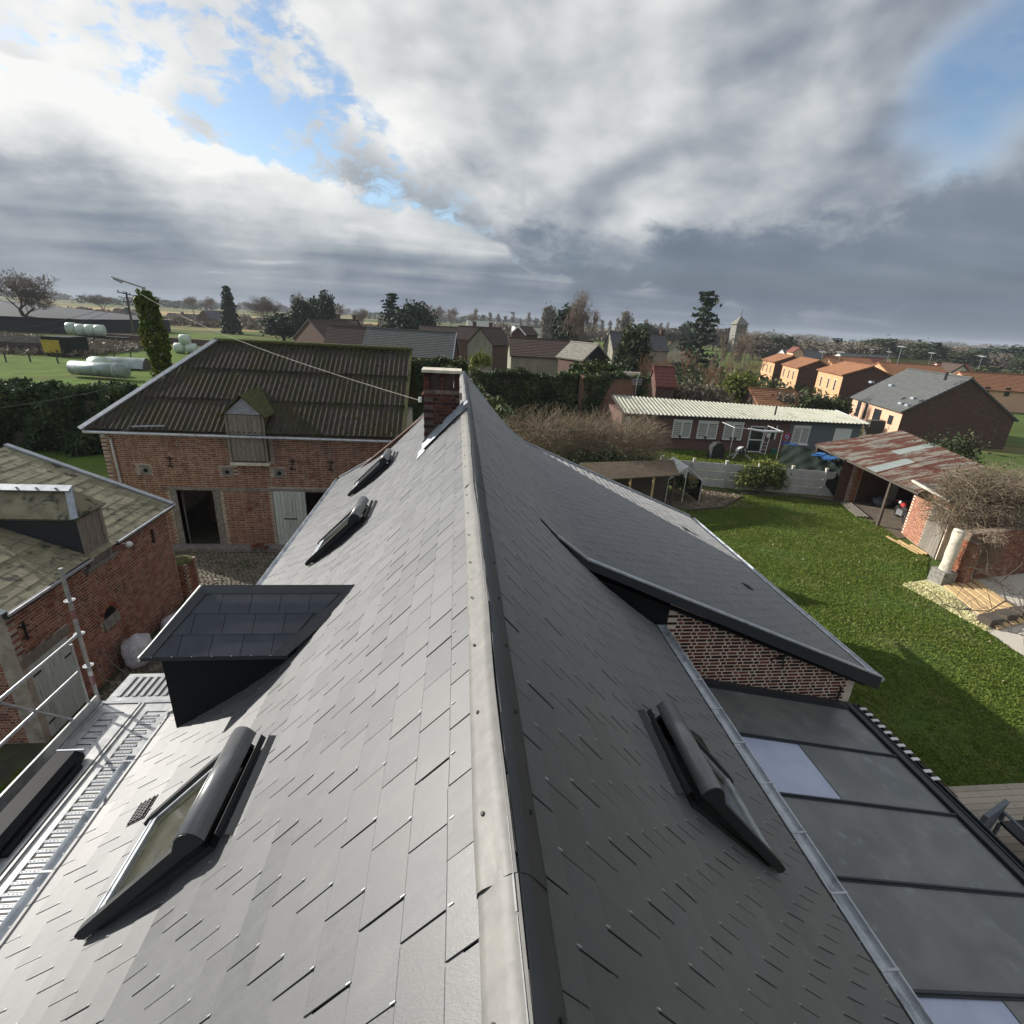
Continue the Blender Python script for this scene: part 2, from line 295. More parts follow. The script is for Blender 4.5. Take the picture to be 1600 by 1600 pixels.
M['birch'] = mat('birch_bark', (.52, .47, .42), (.34, .28, .23), rough=.8, scale=3, stretch=(1, 1, 2))
M['twig'] = mat('twigs', (.20, .155, .12), (.15, .115, .09), rough=.95, scale=2)
M['twig_red'] = mat('reddish_twigs', (.20, .105, .06), (.16, .085, .05), rough=.95, scale=2)
M['twig_pale'] = mat('pale_brown_stems', (.30, .235, .165), (.20, .155, .105), rough=.95, scale=1.2, c=(.14, .135, .05), cs=.5)
M['ivy'] = leafmat('ivy_leaves', (.030, .050, .015), (.055, .085, .022), (.10, .13, .03), sub=.12)
M['ivy_dark'] = leafmat('dark_ivy_leaves', (.034, .054, .020), (.070, .100, .034), (.10, .125, .04), sub=.08)
M['ivy_bright'] = leafmat('sunny_ivy_leaves', (.050, .085, .014), (.095, .14, .022), (.12, .13, .025), sub=.2)
M['conifer'] = leafmat('conifer_needles', (.020, .036, .020), (.040, .064, .032), (.045, .062, .030), sub=.04)
M['cypress'] = leafmat('hedge_needles', (.026, .048, .018), (.048, .078, .028), (.07, .10, .03), sub=.06)
M['evergreen'] = leafmat('evergreen_leaves', (.030, .048, .018), (.055, .075, .028), (.075, .085, .03), sub=.12)
M['laurel'] = leafmat('shrub_leaves', (.045, .070, .016), (.10, .125, .035), (.15, .16, .05), sub=.15)
M['bamboo'] = leafmat('willow_shoots', (.14, .16, .03), (.22, .24, .05), (.10, .14, .03), sub=.2)
M['bare_far'] = leafmat('winter_twigs', (.13, .105, .082), (.20, .165, .13), (.12, .12, .07), sub=.1)
M['grass'] = leafmat('grass_blades', (.115, .165, .024), (.155, .205, .032), (.19, .22, .055), sub=.35)
M['straw'] = leafmat('straw', (.74, .69, .42), (.62, .58, .32), (.30, .34, .12))
M['dryleaf'] = leafmat('dry_leaves', (.20, .15, .10), (.32, .26, .18), sub=.1)
M['wrap'] = mat('pale_green_wrap', (.55, .64, .56), (.45, .54, .47), rough=.35, scale=2)
M['alu'] = mat('dull_aluminium', (.34, .39, .40), (.22, .26, .24), rough=.45, metal=.4, scale=1)
M['barnblack'] = mat('black_barn_cladding', (.016, .018, .026), rough=.7)
M['barnroof'] = mat('grey_barn_sheets', (.085, .09, .10), (.07, .075, .085), rough=.8, scale=1, spec=.2)
M['poly'] = mat('roof_glazing', (.150, .155, .148), (.105, .112, .112), rough=.30, scale=1.3, rvar=.10, spec=.6, c=(.23, .245, .255), cs=3.0, clo=.54, chi=.80, dist=1.0)
M['poly_clear'] = mat('clear_glazing', (.43, .47, .62), (.38, .42, .57), rough=.16, scale=2, spec=.7)
M['curtain'] = mat('clear_sheet', (.55, .58, .58), rough=.3)
M['yellow'] = mat('yellow_paint', (.55, .40, .04), rough=.6)
M['sticker'] = mat('red_sticker', (.30, .10, .10), (.24, .13, .13), rough=.5, scale=20)
M['brushgreen'] = mat('green_hose', (.03, .22, .15), rough=.5)

# ------------------------------------------------------------------ mesh building
class MB:
    """collects solids and sheets; build() links them as one mesh object"""
    def __init__(s): s.v = []; s.f = []; s.mi = []; s.cur = 0
    def add(s, vs, fs):
        o = len(s.v); s.v += [tuple(v) for v in vs]; s.f += [tuple(i + o for i in f) for f in fs]; s.mi += [s.cur] * len(fs); return s
    def mat(s, i): s.cur = i; return s
    def obox(s, o, a, b, c):                       # corner o, edge vectors a b c
        o, a, b, c = map(Vector, (o, a, b, c))
        if a.cross(b).dot(c) < 0: a, b = b, a
        p = [o, o + a, o + a + b, o + b]; p += [q + c for q in p]
        return s.add(p, [(3, 2, 1, 0), (4, 5, 6, 7), (0, 1, 5, 4), (1, 2, 6, 5), (2, 3, 7, 6), (3, 0, 4, 7)])
    def box(s, x0, x1, y0, y1, z0, z1): return s.obox((x0, y0, z0), (x1 - x0, 0, 0), (0, y1 - y0, 0), (0, 0, z1 - z0))
    def beam(s, p, q, w, h, up=(0, 0, 1)):         # rectangular bar from p to q
        p, q = Vector(p), Vector(q); d = q - p; u = Vector(up); x = d.cross(u)
        if x.length < 1e-6: x = d.cross(Vector((1, 0, 0)))
        x.normalize(); n = x.cross(d).normalized()
        return s.obox(p - x * w / 2 - n * h / 2, d, x * w, n * h)
    def prism(s, poly, ext):                       # planar polygon pushed along ext
        n = len(poly); e = Vector(ext); P0 = [Vector(p) for p in poly]
        nn = Vector((0, 0, 0))
        for i in range(n): nn += P0[i].cross(P0[(i + 1) % n])
        if nn.dot(e) > 0: P0.reverse()
        return s.add(P0 + [p + e for p in P0], [tuple(range(n)), tuple(range(2 * n - 1, n - 1, -1))] + [((i + 1) % n, i, n + i, n + (i + 1) % n) for i in range(n)])
    def tube(s, pts, r, k=8, cap=True):
        pts = [Vector(p) for p in pts]; rs = r if isinstance(r, (list, tuple)) else [r] * len(pts)
        o = len(s.v); m = len(pts); vs = []; fs = []; x = None
        for i, p in enumerate(pts):
            d = (pts[min(i + 1, m - 1)] - pts[max(i - 1, 0)]).normalized()
            if x is None: x = d.orthogonal().normalized()
            else:
                x = x - d * x.dot(d); x = d.orthogonal().normalized() if x.length < 1e-5 else x.normalized()
            y = d.cross(x)
            for j in range(k):
                a = 2 * math.pi * j / k; vs.append(p + (x * math.cos(a) + y * math.sin(a)) * rs[i])
        for i in range(m - 1):
            for j in range(k): fs.append((i * k + j, i * k + (j + 1) % k, (i + 1) * k + (j + 1) % k, (i + 1) * k + j))
        if cap: fs += [tuple(range(k - 1, -1, -1)), tuple((m - 1) * k + j for j in range(k))]
        return s.add(vs, fs)
    def disc(s, c, n, r0, r1, th, k=18):           # flat ring (r0=0: disc)
        c = Vector(c); n = Vector(n).normalized(); x = n.orthogonal().normalized(); y = n.cross(x)
        ring = lambda r, h: [c + n * h + (x * math.cos(2 * math.pi * j / k) + y * math.sin(2 * math.pi * j / k)) * r for j in range(k)]
        vs = ring(r1, 0) + ring(r1, th) + ring(max(r0, 1e-4), 0) + ring(max(r0, 1e-4), th); fs = []
        for j in range(k):
            a = (j + 1) % k
            fs += [(j, a, k + a, k + j), (k + j, k + a, 3 * k + a, 3 * k + j), (2 * k + a, 2 * k + j, 3 * k + j, 3 * k + a), (a, j, 2 * k + j, 2 * k + a)]
        return s.add(vs, fs)
    def sheet(s, fn, nu, nv):                      # grid fn(u, v) u, v in 0..1
        vs = [fn(i / nu, j / nv) for i in range(nu + 1) for j in range(nv + 1)]; w = nv + 1
        return s.add(vs, [(i * w + j, (i + 1) * w + j, (i + 1) * w + j + 1, i * w + j + 1) for i in range(nu) for j in range(nv)])
    def blob(s, c, r, k=10, rng=None, am=0.):      # lumpy ellipsoid
        rx, ry, rz = r; c = Vector(c); vs = []; fs = []; m = max(4, k * 2 // 3)
        for i in range(m + 1):
            t = math.pi * i / m
            for j in range(k):
                a = 2 * math.pi * j / k; q = 1 + (rng.uniform(-am, am) if rng and 0 < i < m else 0)
                vs.append(c + Vector((rx * math.sin(t) * math.cos(a) * q, ry * math.sin(t) * math.sin(a) * q, -rz * math.cos(t) * q)))
        for i in range(m):
            for j in range(k): fs.append((i * k + j, i * k + (j + 1) % k, (i + 1) * k + (j + 1) % k, (i + 1) * k + j))
        return s.add(vs, fs)
    def mesh(s, name, mats, org=(0, 0, 0), smooth=False):
        me = bpy.data.meshes.new(name); o = Vector(org)
        me.from_pydata([(v[0] - o.x, v[1] - o.y, v[2] - o.z) for v in s.v], [], s.f)
        mats = mats if isinstance(mats, (list, tuple)) else [mats]
        for q in mats: me.materials.append(M[q] if isinstance(q, str) else q)
        if len(mats) > 1: me.polygons.foreach_set('material_index', s.mi)
        if smooth: me.polygons.foreach_set('use_smooth', [True] * len(me.polygons))
        me.update(); return me
    def build(s, name, mats, parent=None, smooth=False, **props):
        return put(name, s.mesh(name, mats, org(parent), smooth), parent, **props)
ORG = {}
def org(p): return ORG[p.name] if p else Vector((0, 0, 0))
def put(name, me, parent=None, loc=None, rot=None, **props):
    o = bpy.data.objects.new(name, me); COL.objects.link(o); o.parent = parent
    if loc is not None: o.location = Vector(loc) - org(parent)
    if rot is not None: o.rotation_euler = rot
    ORG[o.name] = org(parent) if loc is None else Vector(loc)
    for k, v in props.items(): o[k] = v
    return o
def thing(name, label, cat, loc=(0, 0, 0), group=None):
    o = bpy.data.objects.new(name, None); COL.objects.link(o); o.empty_display_size = .3; o.location = loc; ORG[o.name] = Vector(loc)
    o['label'] = label; o['category'] = cat
    if group: o['group'] = group
    return o
def solo(o, label, cat, group=None):
    o['label'] = label; o['category'] = cat
    if group: o['group'] = group
    return o
def pieces(name, meshes, mats4, parent, keep=300, key=None, stuffname=None):
    """alike pieces: the `keep` nearest as objects sharing meshes, the rest joined as one stuff part. mats4: list of (mesh index, Matrix world)"""
    key = key or (lambda m: (m.translation - Vector((0, 0, CAMZ))).length)
    order = sorted(range(len(mats4)), key=lambda i: key(mats4[i][1])); o = org(parent)
    for i in order[:keep]:
        mi, m = mats4[i]; ob = bpy.data.objects.new(name, meshes[mi]); COL.objects.link(ob); ob.parent = parent
        ob.matrix_local = Matrix.Translation(-o) @ m
    rest = order[keep:]
    if rest:
        vs = []; fs = []; base = [(np.array([v.co[:] for v in me.vertices]), [tuple(p.vertices) for p in me.polygons]) for me in meshes]; n = 0
        for i in rest:
            mi, m = mats4[i]; a = np.array(m); v, f = base[mi]
            vs.append(v @ a[:3, :3].T + a[:3, 3] - np.array(o)); fs += [tuple(k + n for k in q) for q in f]; n += len(v)
        me = bpy.data.meshes.new(stuffname or name); me.from_pydata(np.concatenate(vs).tolist(), [], fs)
        for q in meshes[0].materials: me.materials.append(q)
        ob = put(stuffname or name, me, parent); ob['kind'] = 'stuff'
def frame(o, x, y, z):
    return Matrix([[x[i], y[i], z[i], o[i]] for i in range(3)] + [[0, 0, 0, 1]])

def brick_mesh(l, h, mt, d=.02):                   # five-sided brick face, proud of the joint, edges slightly worn
    b = MB(); e = .004
    b.add([(0, 0, 0), (l, 0, 0), (l, 0, h), (0, 0, h), (e, d - e * .3, e), (l - e, d, e), (l - e, d - e * .4, h - e), (e, d, h - e)],
          [(4, 5, 6, 7), (1, 0, 4, 5)[::-1], (2, 1, 5, 6)[::-1], (3, 2, 6, 7)[::-1], (0, 3, 7, 4)[::-1]])
    return b.mesh('brick', mt)
def brickwork(parent, o, u, n, L, H, mt, inside=None, bl=.22, bh=.062, j=.012, keep=300, d=.012, seed=1, flemish=True, hd=None):
    """bricks on a wall face: o corner, u along, n outward; inside(s, z) tells where bricks lie"""
    rng = random.Random(seed); u = Vector(u).normalized(); n = Vector(n).normalized(); o = Vector(o); hd = hd or (bl - j) / 2
    ms = [brick_mesh(bl, bh, mt, d), brick_mesh(hd, bh, mt, d), brick_mesh(bl * .96, bh * .95, mt, d * 1.3)]
    out = []; rows = int(H / (bh + j))
    for r in range(rows):
        z = r * (bh + j); s = -bl * .75 if r % 2 else 0.; k = r % 2
        while s < L:
            l, mi = (bl, 0) if (not flemish or k % 2 == 0) else (hd, 1)
            if mi == 0 and rng.random() < .3: mi = 2
            if s >= -.001 and s + l <= L + .01 and (inside is None or (inside(s + .01, z + bh / 2) and inside(s + l - .01, z + bh / 2) and inside(s + l / 2, z + bh))):
                q = o + u * (s + rng.uniform(-.002, .002)) + Vector((0, 0, z + rng.uniform(-.0015, .0015))) + n * rng.uniform(-.003, .002)
                out.append((mi, frame(q, u, n, Vector((0, 0, 1)))))
            s += l + j; k += 1
    pieces('brick', ms, out, parent, keep)
# foliage: many small faces in numpy
def leaf_mesh(name, cen, size, mt, seed=1, asp=1.6, up=0., var=.4, droop=None):
    rg = np.random.default_rng(seed); n = len(cen); s = size * (1 + var * (rg.random(n) * 2 - 1)); cen = np.asarray(cen, float)
    a = rg.normal(size=(n, 3)); a[:, 2] += up
    if droop is not None: a = a * .6 + droop
    a /= np.linalg.norm(a, axis=1)[:, None]
    b = np.cross(a, rg.normal(size=(n, 3))); b /= np.linalg.norm(b, axis=1)[:, None] + 1e-9
    a = a * (s * asp / 2)[:, None]; b = b * (s / 2)[:, None]
    v = np.stack([cen - a, cen - a * .1 + b, cen + a, cen - a * .1 - b], 1).reshape(-1, 3)
    me = bpy.data.meshes.new(name); me.vertices.add(4 * n); me.vertices.foreach_set('co', v.astype('f').ravel())
    me.loops.add(4 * n); me.loops.foreach_set('vertex_index', np.arange(4 * n, dtype='i'))
    me.polygons.add(n); me.polygons.foreach_set('loop_start', np.arange(0, 4 * n, 4, dtype='i')); me.polygons.foreach_set('loop_total', np.full(n, 4, 'i'))
    me.materials.append(M[mt]); me.update(calc_edges=True); return me
def clumps(n, k, rx, ry, rz, cr, seed, c=(0, 0, 0), shell=.6, zlo=-1.):
    """n points in k clumps through the outer part of an ellipsoid"""
    rg = np.random.default_rng(seed); d = rg.normal(size=(k, 3)); d /= np.linalg.norm(d, axis=1)[:, None]; d[:, 2] = np.where(d[:, 2] < zlo, -d[:, 2], d[:, 2])
    rad = shell + (1 - shell) * rg.random(k); cc = d * rad[:, None] * np.array([rx, ry, rz])
    w = rg.integers(0, k, n); return cc[w] + rg.normal(size=(n, 3)) * cr * (.5 + rg.random(k)[w])[:, None] + np.array(c)
def branches(seed, h, levels=4, spread=.55, k=4, trunk=.35, r0=None, upw=.25, jit=.25, start=.3):
    """segments of a bare tree: returns (trunk segs, twig segs) as (p, q, rp, rq)"""
    rg = random.Random(seed); big = []; small = []
    def grow(p, d, L, r, lv):
        n = 3 if lv == 0 else 2; q = p
        for i in range(n):
            d2 = (d + Vector((rg.uniform(-jit, jit), rg.uniform(-jit, jit), rg.uniform(-jit, jit) * .5 + (upw * .25 if lv else 0)))).normalized()
            q2 = q + d2 * L / n; ra = r * (1 - .45 * i / n); rb = r * (1 - .45 * (i + 1) / n)
            (big if lv <= 1 else small).append((q, q2, ra, rb)); d = d2
            if lv < levels and (lv > 0 or i > 0 or start < .2):
                for _ in range(k if i == n - 1 else max(1, k - 2)):
                    a = rg.uniform(0, 6.283); x = d.orthogonal().normalized(); y = d.cross(x); sp = spread * rg.uniform(.6, 1.4)
                    d3 = (d + (x * math.cos(a) + y * math.sin(a)) * sp * 1.5 + Vector((0, 0, upw))).normalized()
                    grow(q2, d3, L * rg.uniform(.5, .78), rb * .62, lv + 1)
            q = q2
    grow(Vector((0, 0, 0)), Vector((0, 0, 1)), h * trunk, r0 or h * .022, 0)
    return big, small
def segs_mesh(name, segs, mt, k=3, rmin=.004):
    P = np.array([s[0][:] for s in segs]); Q = np.array([s[1][:] for s in segs]); ra = np.maximum([s[2] for s in segs], rmin); rb = np.maximum([s[3] for s in segs], rmin)
    d = Q - P; d /= np.linalg.norm(d, axis=1)[:, None] + 1e-9; t = np.where(np.abs(d[:, 2:]) < .9, [[0, 0, 1.]], [[1., 0, 0]]); x = np.cross(d, t); x /= np.linalg.norm(x, axis=1)[:, None] + 1e-9; y = np.cross(d, x)
    n = len(P); vs = np.zeros((n, 2 * k, 3))
    for j in range(k):
        a = 2 * math.pi * j / k; w = x * math.cos(a) + y * math.sin(a); vs[:, j] = P + w * ra[:, None]; vs[:, k + j] = Q + w * rb[:, None]
    f = np.array([[j, (j + 1) % k, k + (j + 1) % k, k + j] for j in range(k)]); F = (f[None] + (np.arange(n) * 2 * k)[:, None, None]).reshape(-1)
    me = bpy.data.meshes.new(name); me.vertices.add(n * 2 * k); me.vertices.foreach_set('co', vs.astype('f').ravel()); m = n * k
    me.loops.add(4 * m); me.loops.foreach_set('vertex_index', F.astype('i')); me.polygons.add(m); me.polygons.foreach_set('loop_start', np.arange(0, 4 * m, 4, dtype='i')); me.polygons.foreach_set('loop_total', np.full(m, 4, 'i'))
    me.materials.append(M[mt]); me.update(calc_edges=True); return me

# ================================================================== the slated house under the camera
house = thing('slated_house', 'new anthracite slate roofed house filling the foreground with chimney, dormer and open roof windows', 'house', (0, 7, 0))
class Prof:
    """roof section: distance down the slope -> point and direction in the x-z plane"""
    def __init__(s, pts):
        s.p = [np.array(q, float) for q in pts]; s.c = [0.]
        for a, b in zip(s.p, s.p[1:]): s.c.append(s.c[-1] + float(np.linalg.norm(b - a)))
        s.L = s.c[-1]
    def pt(s, d):
        d = max(d, 0.)
        for i in range(len(s.c) - 1):
            if d <= s.c[i + 1] or i == len(s.c) - 2:
                f = (d - s.c[i]) / (s.c[i + 1] - s.c[i]); return s.p[i] + (s.p[i + 1] - s.p[i]) * f
    def at_x(s, x):
        for i in range(len(s.p) - 1):
            a, b = s.p[i], s.p[i + 1]
            if min(a[0], b[0]) <= x <= max(a[0], b[0]): return s.c[i] + (s.c[i + 1] - s.c[i]) * (x - a[0]) / (b[0] - a[0])
PL = Prof([(.2, 7.72), (-1.02, 6.41), (-1.9, 5.53), (-2.32, 5.215), (-2.53, 5.07), (-2.74, 4.93), (-3.19, 4.65), (-3.58, 4.42)])
PR = Prof([(.2, 7.72), (1.33, 6.37), (1.67, 6.0), (2.2, 5.49), (2.54, 5.18), (2.94, 4.86), (3.14, 4.7), (3.62, 4.34)])
PX = Prof([(.2, 7.72), (1.33, 6.37), (1.67, 6.015), (2.20, 5.60), (8.3, 3.10)])
Y0, Y1, YG = -1.6, 15.7, 7.5
def slate_mesh(name, w, l, th, mt):                 # dressed lower edge: a narrow shallow chamfer
    b = MB(); b.add([(0, 0, 0), (w, 0, 0), (w, l, 0), (0, l, 0), (0, 0, th), (w, 0, th), (w, l - .009, th), (0, l - .009, th), (w - .002, l, th - .0045), (.002, l, th - .0045)], [(3, 2, 1, 0), (4, 5, 6, 7), (7, 6, 8, 9), (9, 8, 2, 3), (0, 1, 5, 4), (1, 2, 8, 6, 5), (3, 0, 4, 7, 9)]); return b.mesh(name, mt)
SW, SG = .306, .009
sl_full = slate_mesh('slate', SW - SG, .295, .006, 'slate'); sl_edge = slate_mesh('slate_half', SW / 2 - SG, .295, .006, 'slate')
def slope_slates(prof, e, s0, ya, yb, yphase, side, seed, ov=.045, smin=0., smax=99.):
    rng = random.Random(seed); out = []; hooks = []; r = 0
    while True:
        st = s0 + r * e; sb = st + e
        if sb > prof.L + .06: break
        if st < smin: r += 1; continue
        if st >= smax: break
        a = prof.pt(st - ov); b = prof.pt(sb); t = b - a; t = t / np.linalg.norm(t); n = np.array([t[1], -t[0]]) if side < 0 else np.array([-t[1], t[0]])
        A = a + n * .003; B = b + n * .0105; t = B - A; t = t / np.linalg.norm(t); n = np.array([t[1], -t[0]]) if side < 0 else np.array([-t[1], t[0]])
        y = yphase + (SW / 2 if r % 2 else 0.); y -= math.ceil((y - ya) / SW) * SW
        while y < yb - .02:
            l, mi = (SW - SG, 0)
            yy = y
            if y < ya - .02: yy, mi, l = y + SW / 2, 1, SW / 2 - SG
            if yy + l > yb + .02: mi, l = 1, SW / 2 - SG
            if yy >= ya - .03 and yy + l <= yb + .03:
                j = rng.gauss(0, .0012); tl = rng.gauss(0, .0025)
                T3 = Vector((t[0], rng.gauss(0, .004), t[1])).normalized(); N3 = Vector((n[0], tl * 2, n[1] + rng.gauss(0, .014))).normalized()
                u = Vector((0, 1, 0)) if side < 0 else Vector((0, -1, 0)); N3 = (N3 - T3 * N3.dot(T3)).normalized(); U3 = T3.cross(N3)
                o = Vector((A[0], (yy if side < 0 else yy + l) + j, A[1])) + N3 * rng.uniform(0, .0015)
                out.append((mi, frame(o, U3, T3, N3)))
                if mi == 0: hooks.append((Vector((B[0], yy + (SW - SG) / 2, B[1])), T3, N3))
            y += SW
        r += 1
    return out, hooks
sl, hk1 = slope_slates(PL, .250, .015, Y0, Y1, .950, -1, 1)
pieces('slate', [sl_full, sl_edge], sl, house, 300)
S1 = .040 + .245 * 7 - .01
sr, hk2 = slope_slates(PR, .245, .040, Y0, YG, .820, 1, 2, smin=S1)
su_, hk4 = slope_slates(PR, .245, .040, Y0, Y1 + .5, .820, 1, 6, smax=S1); sr += su_; hk2 += hk4
se, hk3 = slope_slates(PX, .245, .040, YG, 16.2, .820, 1, 3, smin=S1)
pieces('slate', [sl_full, sl_edge], sr + se, house, 300)
b = MB()
for q, t, n in hk1 + hk2 + hk3:
    if q.y < 13: b.beam(q - t * .012 + n * .009, q + t * .010 + n * .010, .0042, .005, n)
b.build('slate_hook', 'steelhook', house, kind='stuff')
# boarding under the slates and the walls that carry the roof
b = MB()
for prof, ya, yb, sd in ((PL, Y0, Y1, -1), (PR, Y0, YG, 1), (PX, YG, 16.2, 1)):
    for p, q in zip(prof.p, prof.p[1:]):
        d = (q - p) / np.linalg.norm(q - p); n = np.array([d[1], -d[0]]) if sd < 0 else np.array([-d[1], d[0]])
        p2, q2 = p - n * .006, q - n * .006
        b.prism([(p2[0], ya, p2[1]), (q2[0], ya, q2[1]), (q2[0] - n[0] * .05, ya, q2[1] - n[1] * .05), (p2[0] - n[0] * .05, ya, p2[1] - n[1] * .05)], (0, yb - ya, 0))
b.build('roof_boarding', 'underlay', house)
b = MB()
b.prism([(-3.42, Y0 + .1, 0), (3.42, Y0 + .1, 0), (3.42, Y0 + .1, 4.40), (.2, Y0 + .1, 7.5), (-3.42, Y0 + .1, 4.40)], (0, .3, 0))
b.box(-3.42, -3.12, Y0 + .41, 15.2, 0, 4.38); b.box(3.12, 3.42, Y0 + .41, 15.2, 0, 4.38)
b.prism([(-3.42, 15.25, 0), (8.0, 15.25, 0), (8.0, 15.25, 3.0), (2.3, 15.25, 5.4), (.2, 15.25, 7.5), (-3.42, 15.25, 4.40)], (0, .3, 0))
b.box(7.72, 8.02, 7.97, 15.2, 0, 3.0)
b.build('wall', 'wall_brown', house)
# ridge sheets, wavy, in lengths that overlap
rg = random.Random(4)
def wob(y, k): return math.sin(y * 1.9 + k) * .5 + math.sin(y * 4.3 + 2.1 * k) * .3 + math.sin(y * .7 + k * .4) * .6
seams = [Y0, 1.06, 3.05, 5.02, 7.1, 9.05, 11.1, 13.2, 15.72]
bl = [MB(), MB()]; scr = MB()
for si, (ya, yb) in enumerate(zip(seams, seams[1:])):
    for sd, prof, mb in ((-1, PL, bl[0]), (1, PR, bl[1])):
        d = prof.p[1] - prof.p[0]; d = d / np.linalg.norm(d); n = np.array([d[1], -d[0]]) if sd < 0 else np.array([-d[1], d[0]])
        def f(u, v, ya=ya, yb=yb, d=d, n=n, sd=sd, si=si):
            y = ya + (yb + .03 - ya) * u; s = .160 * v
            e = min(1, min(y - ya, yb + .03 - y) / .12); dent = .010 * math.exp(-((y - ya) / .14) ** 2) * math.sin(v * 9 + si)
            h = .003 + .017 * min(1, v * 5) + .003 * (si % 2) + (.0035 * wob(y * 1.7, si + v * 2) * (1 if sd < 0 else .5) + dent * .6 * (sd < 0)) * min(1, v * 3) - .012 * (v > .98)
            ax_ = .011 * wob(y, 1.3) * (1 - v) + .002 * wob(y * 2.2, 5) * v
            return Vector((.2 + d[0] * s + n[0] * h + ax_, y, 7.725 + d[1] * s + n[1] * h))
        mb.sheet(f, 40, 8 if sd < 0 else 6)
        for k in range(4):
            y = ya + (yb - ya) * (k + .5) / 4; s = .100
            q = Vector((.2 + d[0] * s + n[0] * .026, y, 7.725 + d[1] * s + n[1] * .026)); scr.disc(q, (n[0], 0, n[1]), 0, .0085, .005, 8)
bl[0].build('ridge_sheet', 'cap', house, True); bl[1].build('ridge_sheet', 'capdark', house, True, label='ridge sheet with shade in its dark colour'); scr.build('screw', 'iron', house, kind='stuff')
# verge strips of the far gable
for prof, y in ((PL, Y1), (PX, 16.22)):
    b = MB()
    for p, q in zip(prof.p, prof.p[1:]): b.beam((p[0], y, p[1] + .02), (q[0], y, q[1] + .02), .05, .07)
    b.build('verge_strip', 'zinc', house)
# gutters: half-round zinc with brackets
def gutter(parent, x, z, ya, yb, r=.075, mt='zinc', step=.62, clip=True):
    b = MB(); k = 10
    prof = [(r * math.cos(math.pi + math.pi * i / k), r * math.sin(math.pi + math.pi * i / k)) for i in range(k + 1)]
    prof += [((r + .006) * math.cos(2 * math.pi - math.pi * i / k), (r + .006) * math.sin(2 * math.pi - math.pi * i / k)) for i in range(k + 1)]
    m = len(prof); vs = [(x + p[0], y, z + p[1]) for y in (ya, yb) for p in prof]
    b.add(vs, [(i, (i + 1) % m, m + (i + 1) % m, m + i) for i in range(m)])
    for sx in (-1, 1): b.tube([(x + sx * r, ya, z), (x + sx * r, yb, z)], .011, 6)
    b.add([(x + p[0], ya, z + p[1]) for p in prof[:k + 1]], [tuple(range(k + 1))]); b.add([(x + p[0], yb, z + p[1]) for p in prof[:k + 1]], [tuple(range(k + 1))])
    g = b.build('gutter', mt, parent)
    if clip:
        b = MB(); b.box(x - r - .01, x + r + .012, 0, .022, z + .006, z + .016); me = b.mesh('gutter_bracket', 'galv'); y = ya + .2
        while y < yb: put('gutter_bracket', me, g, (0, y, 0)); y += step
    return g
gutter(house, -3.63, 4.40, Y0, 4.9, .05); gutter(house, -3.63, 4.40, 6.1, Y1, .05); gutter(house, 3.70, 4.33, Y0, 7.55); gutter(house, 8.40, 3.06, YG - .02, 16.2, .06)
# ---- chimney
ch = MB(); ch.box(-.59, .05, 9.62, 10.03, 6.6, 8.03)
for x0, x1 in ((-.59, -.50), (-.29, -.24), (-.04, .05)): pass
ch.box(-.48, -.06, 9.78, 9.98, 8.031, 8.33); ch = ch.build('chimney', mat('sooty_mortar', (.20, .15, .125), (.12, .09, .075), rough=.95, scale=8, c=(.05, .042, .04), cs=2, clo=.45), house)
H0 = 6.75
topz = lambda z: H0 + z < 8.33
def chin(s, z):                                      # openings below the cover slab
    return H0 + z < 8.03
for x0, x1 in ((-.595, -.49), (-.29, -.23), (-.05, .055)):
    for k in range(4): b = MB(); b.box(x0 + .004 * (k % 2), x1 - .003 * (k % 3), 9.612, 10.03, 8.04 + k * .074, 8.10 + k * .074); b.build('brick', M['brick_soot'], ch)
    b = MB(); b.box(x0 + .012, x1 - .012, 9.63, 10.02, 8.031, 8.335); b.build('pier_core', 'brick_soot', ch)
brickwork(ch, (-.60, 9.62, H0), (1, 0, 0), (0, -1, 0), .66, 1.58, M['brick_soot'], chin, .205, .058, .014, 120, .014, 3)
brickwork(ch, (-.59, 10.03, H0), (0, -1, 0), (-1, 0, 0), .42, 1.58, M['brick_soot'], lambda s, z: H0 + z < 8.0, .2, .058, .014, 60, .014, 4)
brickwork(ch, (.05, 9.62, H0), (0, 1, 0), (1, 0, 0), .42, 1.58, M['brick_soot'], lambda s, z: H0 + z < 8.0, .2, .058, .014, 60, .014, 5)
b = MB(); b.box(-.635, -.61, 9.60, 10.05, 7.87, 7.94); b.box(.07, .10, 9.60, 10.05, 7.87, 7.94); b.build('corbel', M['brick_soot'], ch)
b = MB(); b.box(-.63, .09, 9.57, 10.09, 8.337, 8.385); b.build('cover_slab', 'stone_white', ch)
b = MB()
pa, pb = PL.pt(.10), PL.pt(1.13)
b.obox((pb[0] - .06, 9.50, pb[1] + .03), (pa[0] - pb[0] + .06, 0, pa[1] - pb[1] + .03), (0, .10, .105), (-.004, 0, .004)); 
b.obox((pb[0] - .06, 9.605, pb[1] + .135), (pa[0] - pb[0] + .06, 0, pa[1] - pb[1] + .03), (0, .004, 0), (0, 0, .045))
b.build('flashing', 'zinc_old', ch)
b = MB(); p1_ = PL.pt(1.12); p2_ = PL.pt(1.34); b.obox((p1_[0] - .015, 9.42, p1_[1] + .022), (p2_[0] - p1_[0], 0, p2_[1] - p1_[1]), (0, .62, 0), (-.003, 0, .003)); b.build('apron_flashing', 'zinc', ch)
b = MB(); b.obox((.055, 9.45, 7.62), (.16, 0, .16), (0, .75, 0), (-.003, 0, .004)); b.build('ridge_saddle', 'zinc_old', ch)
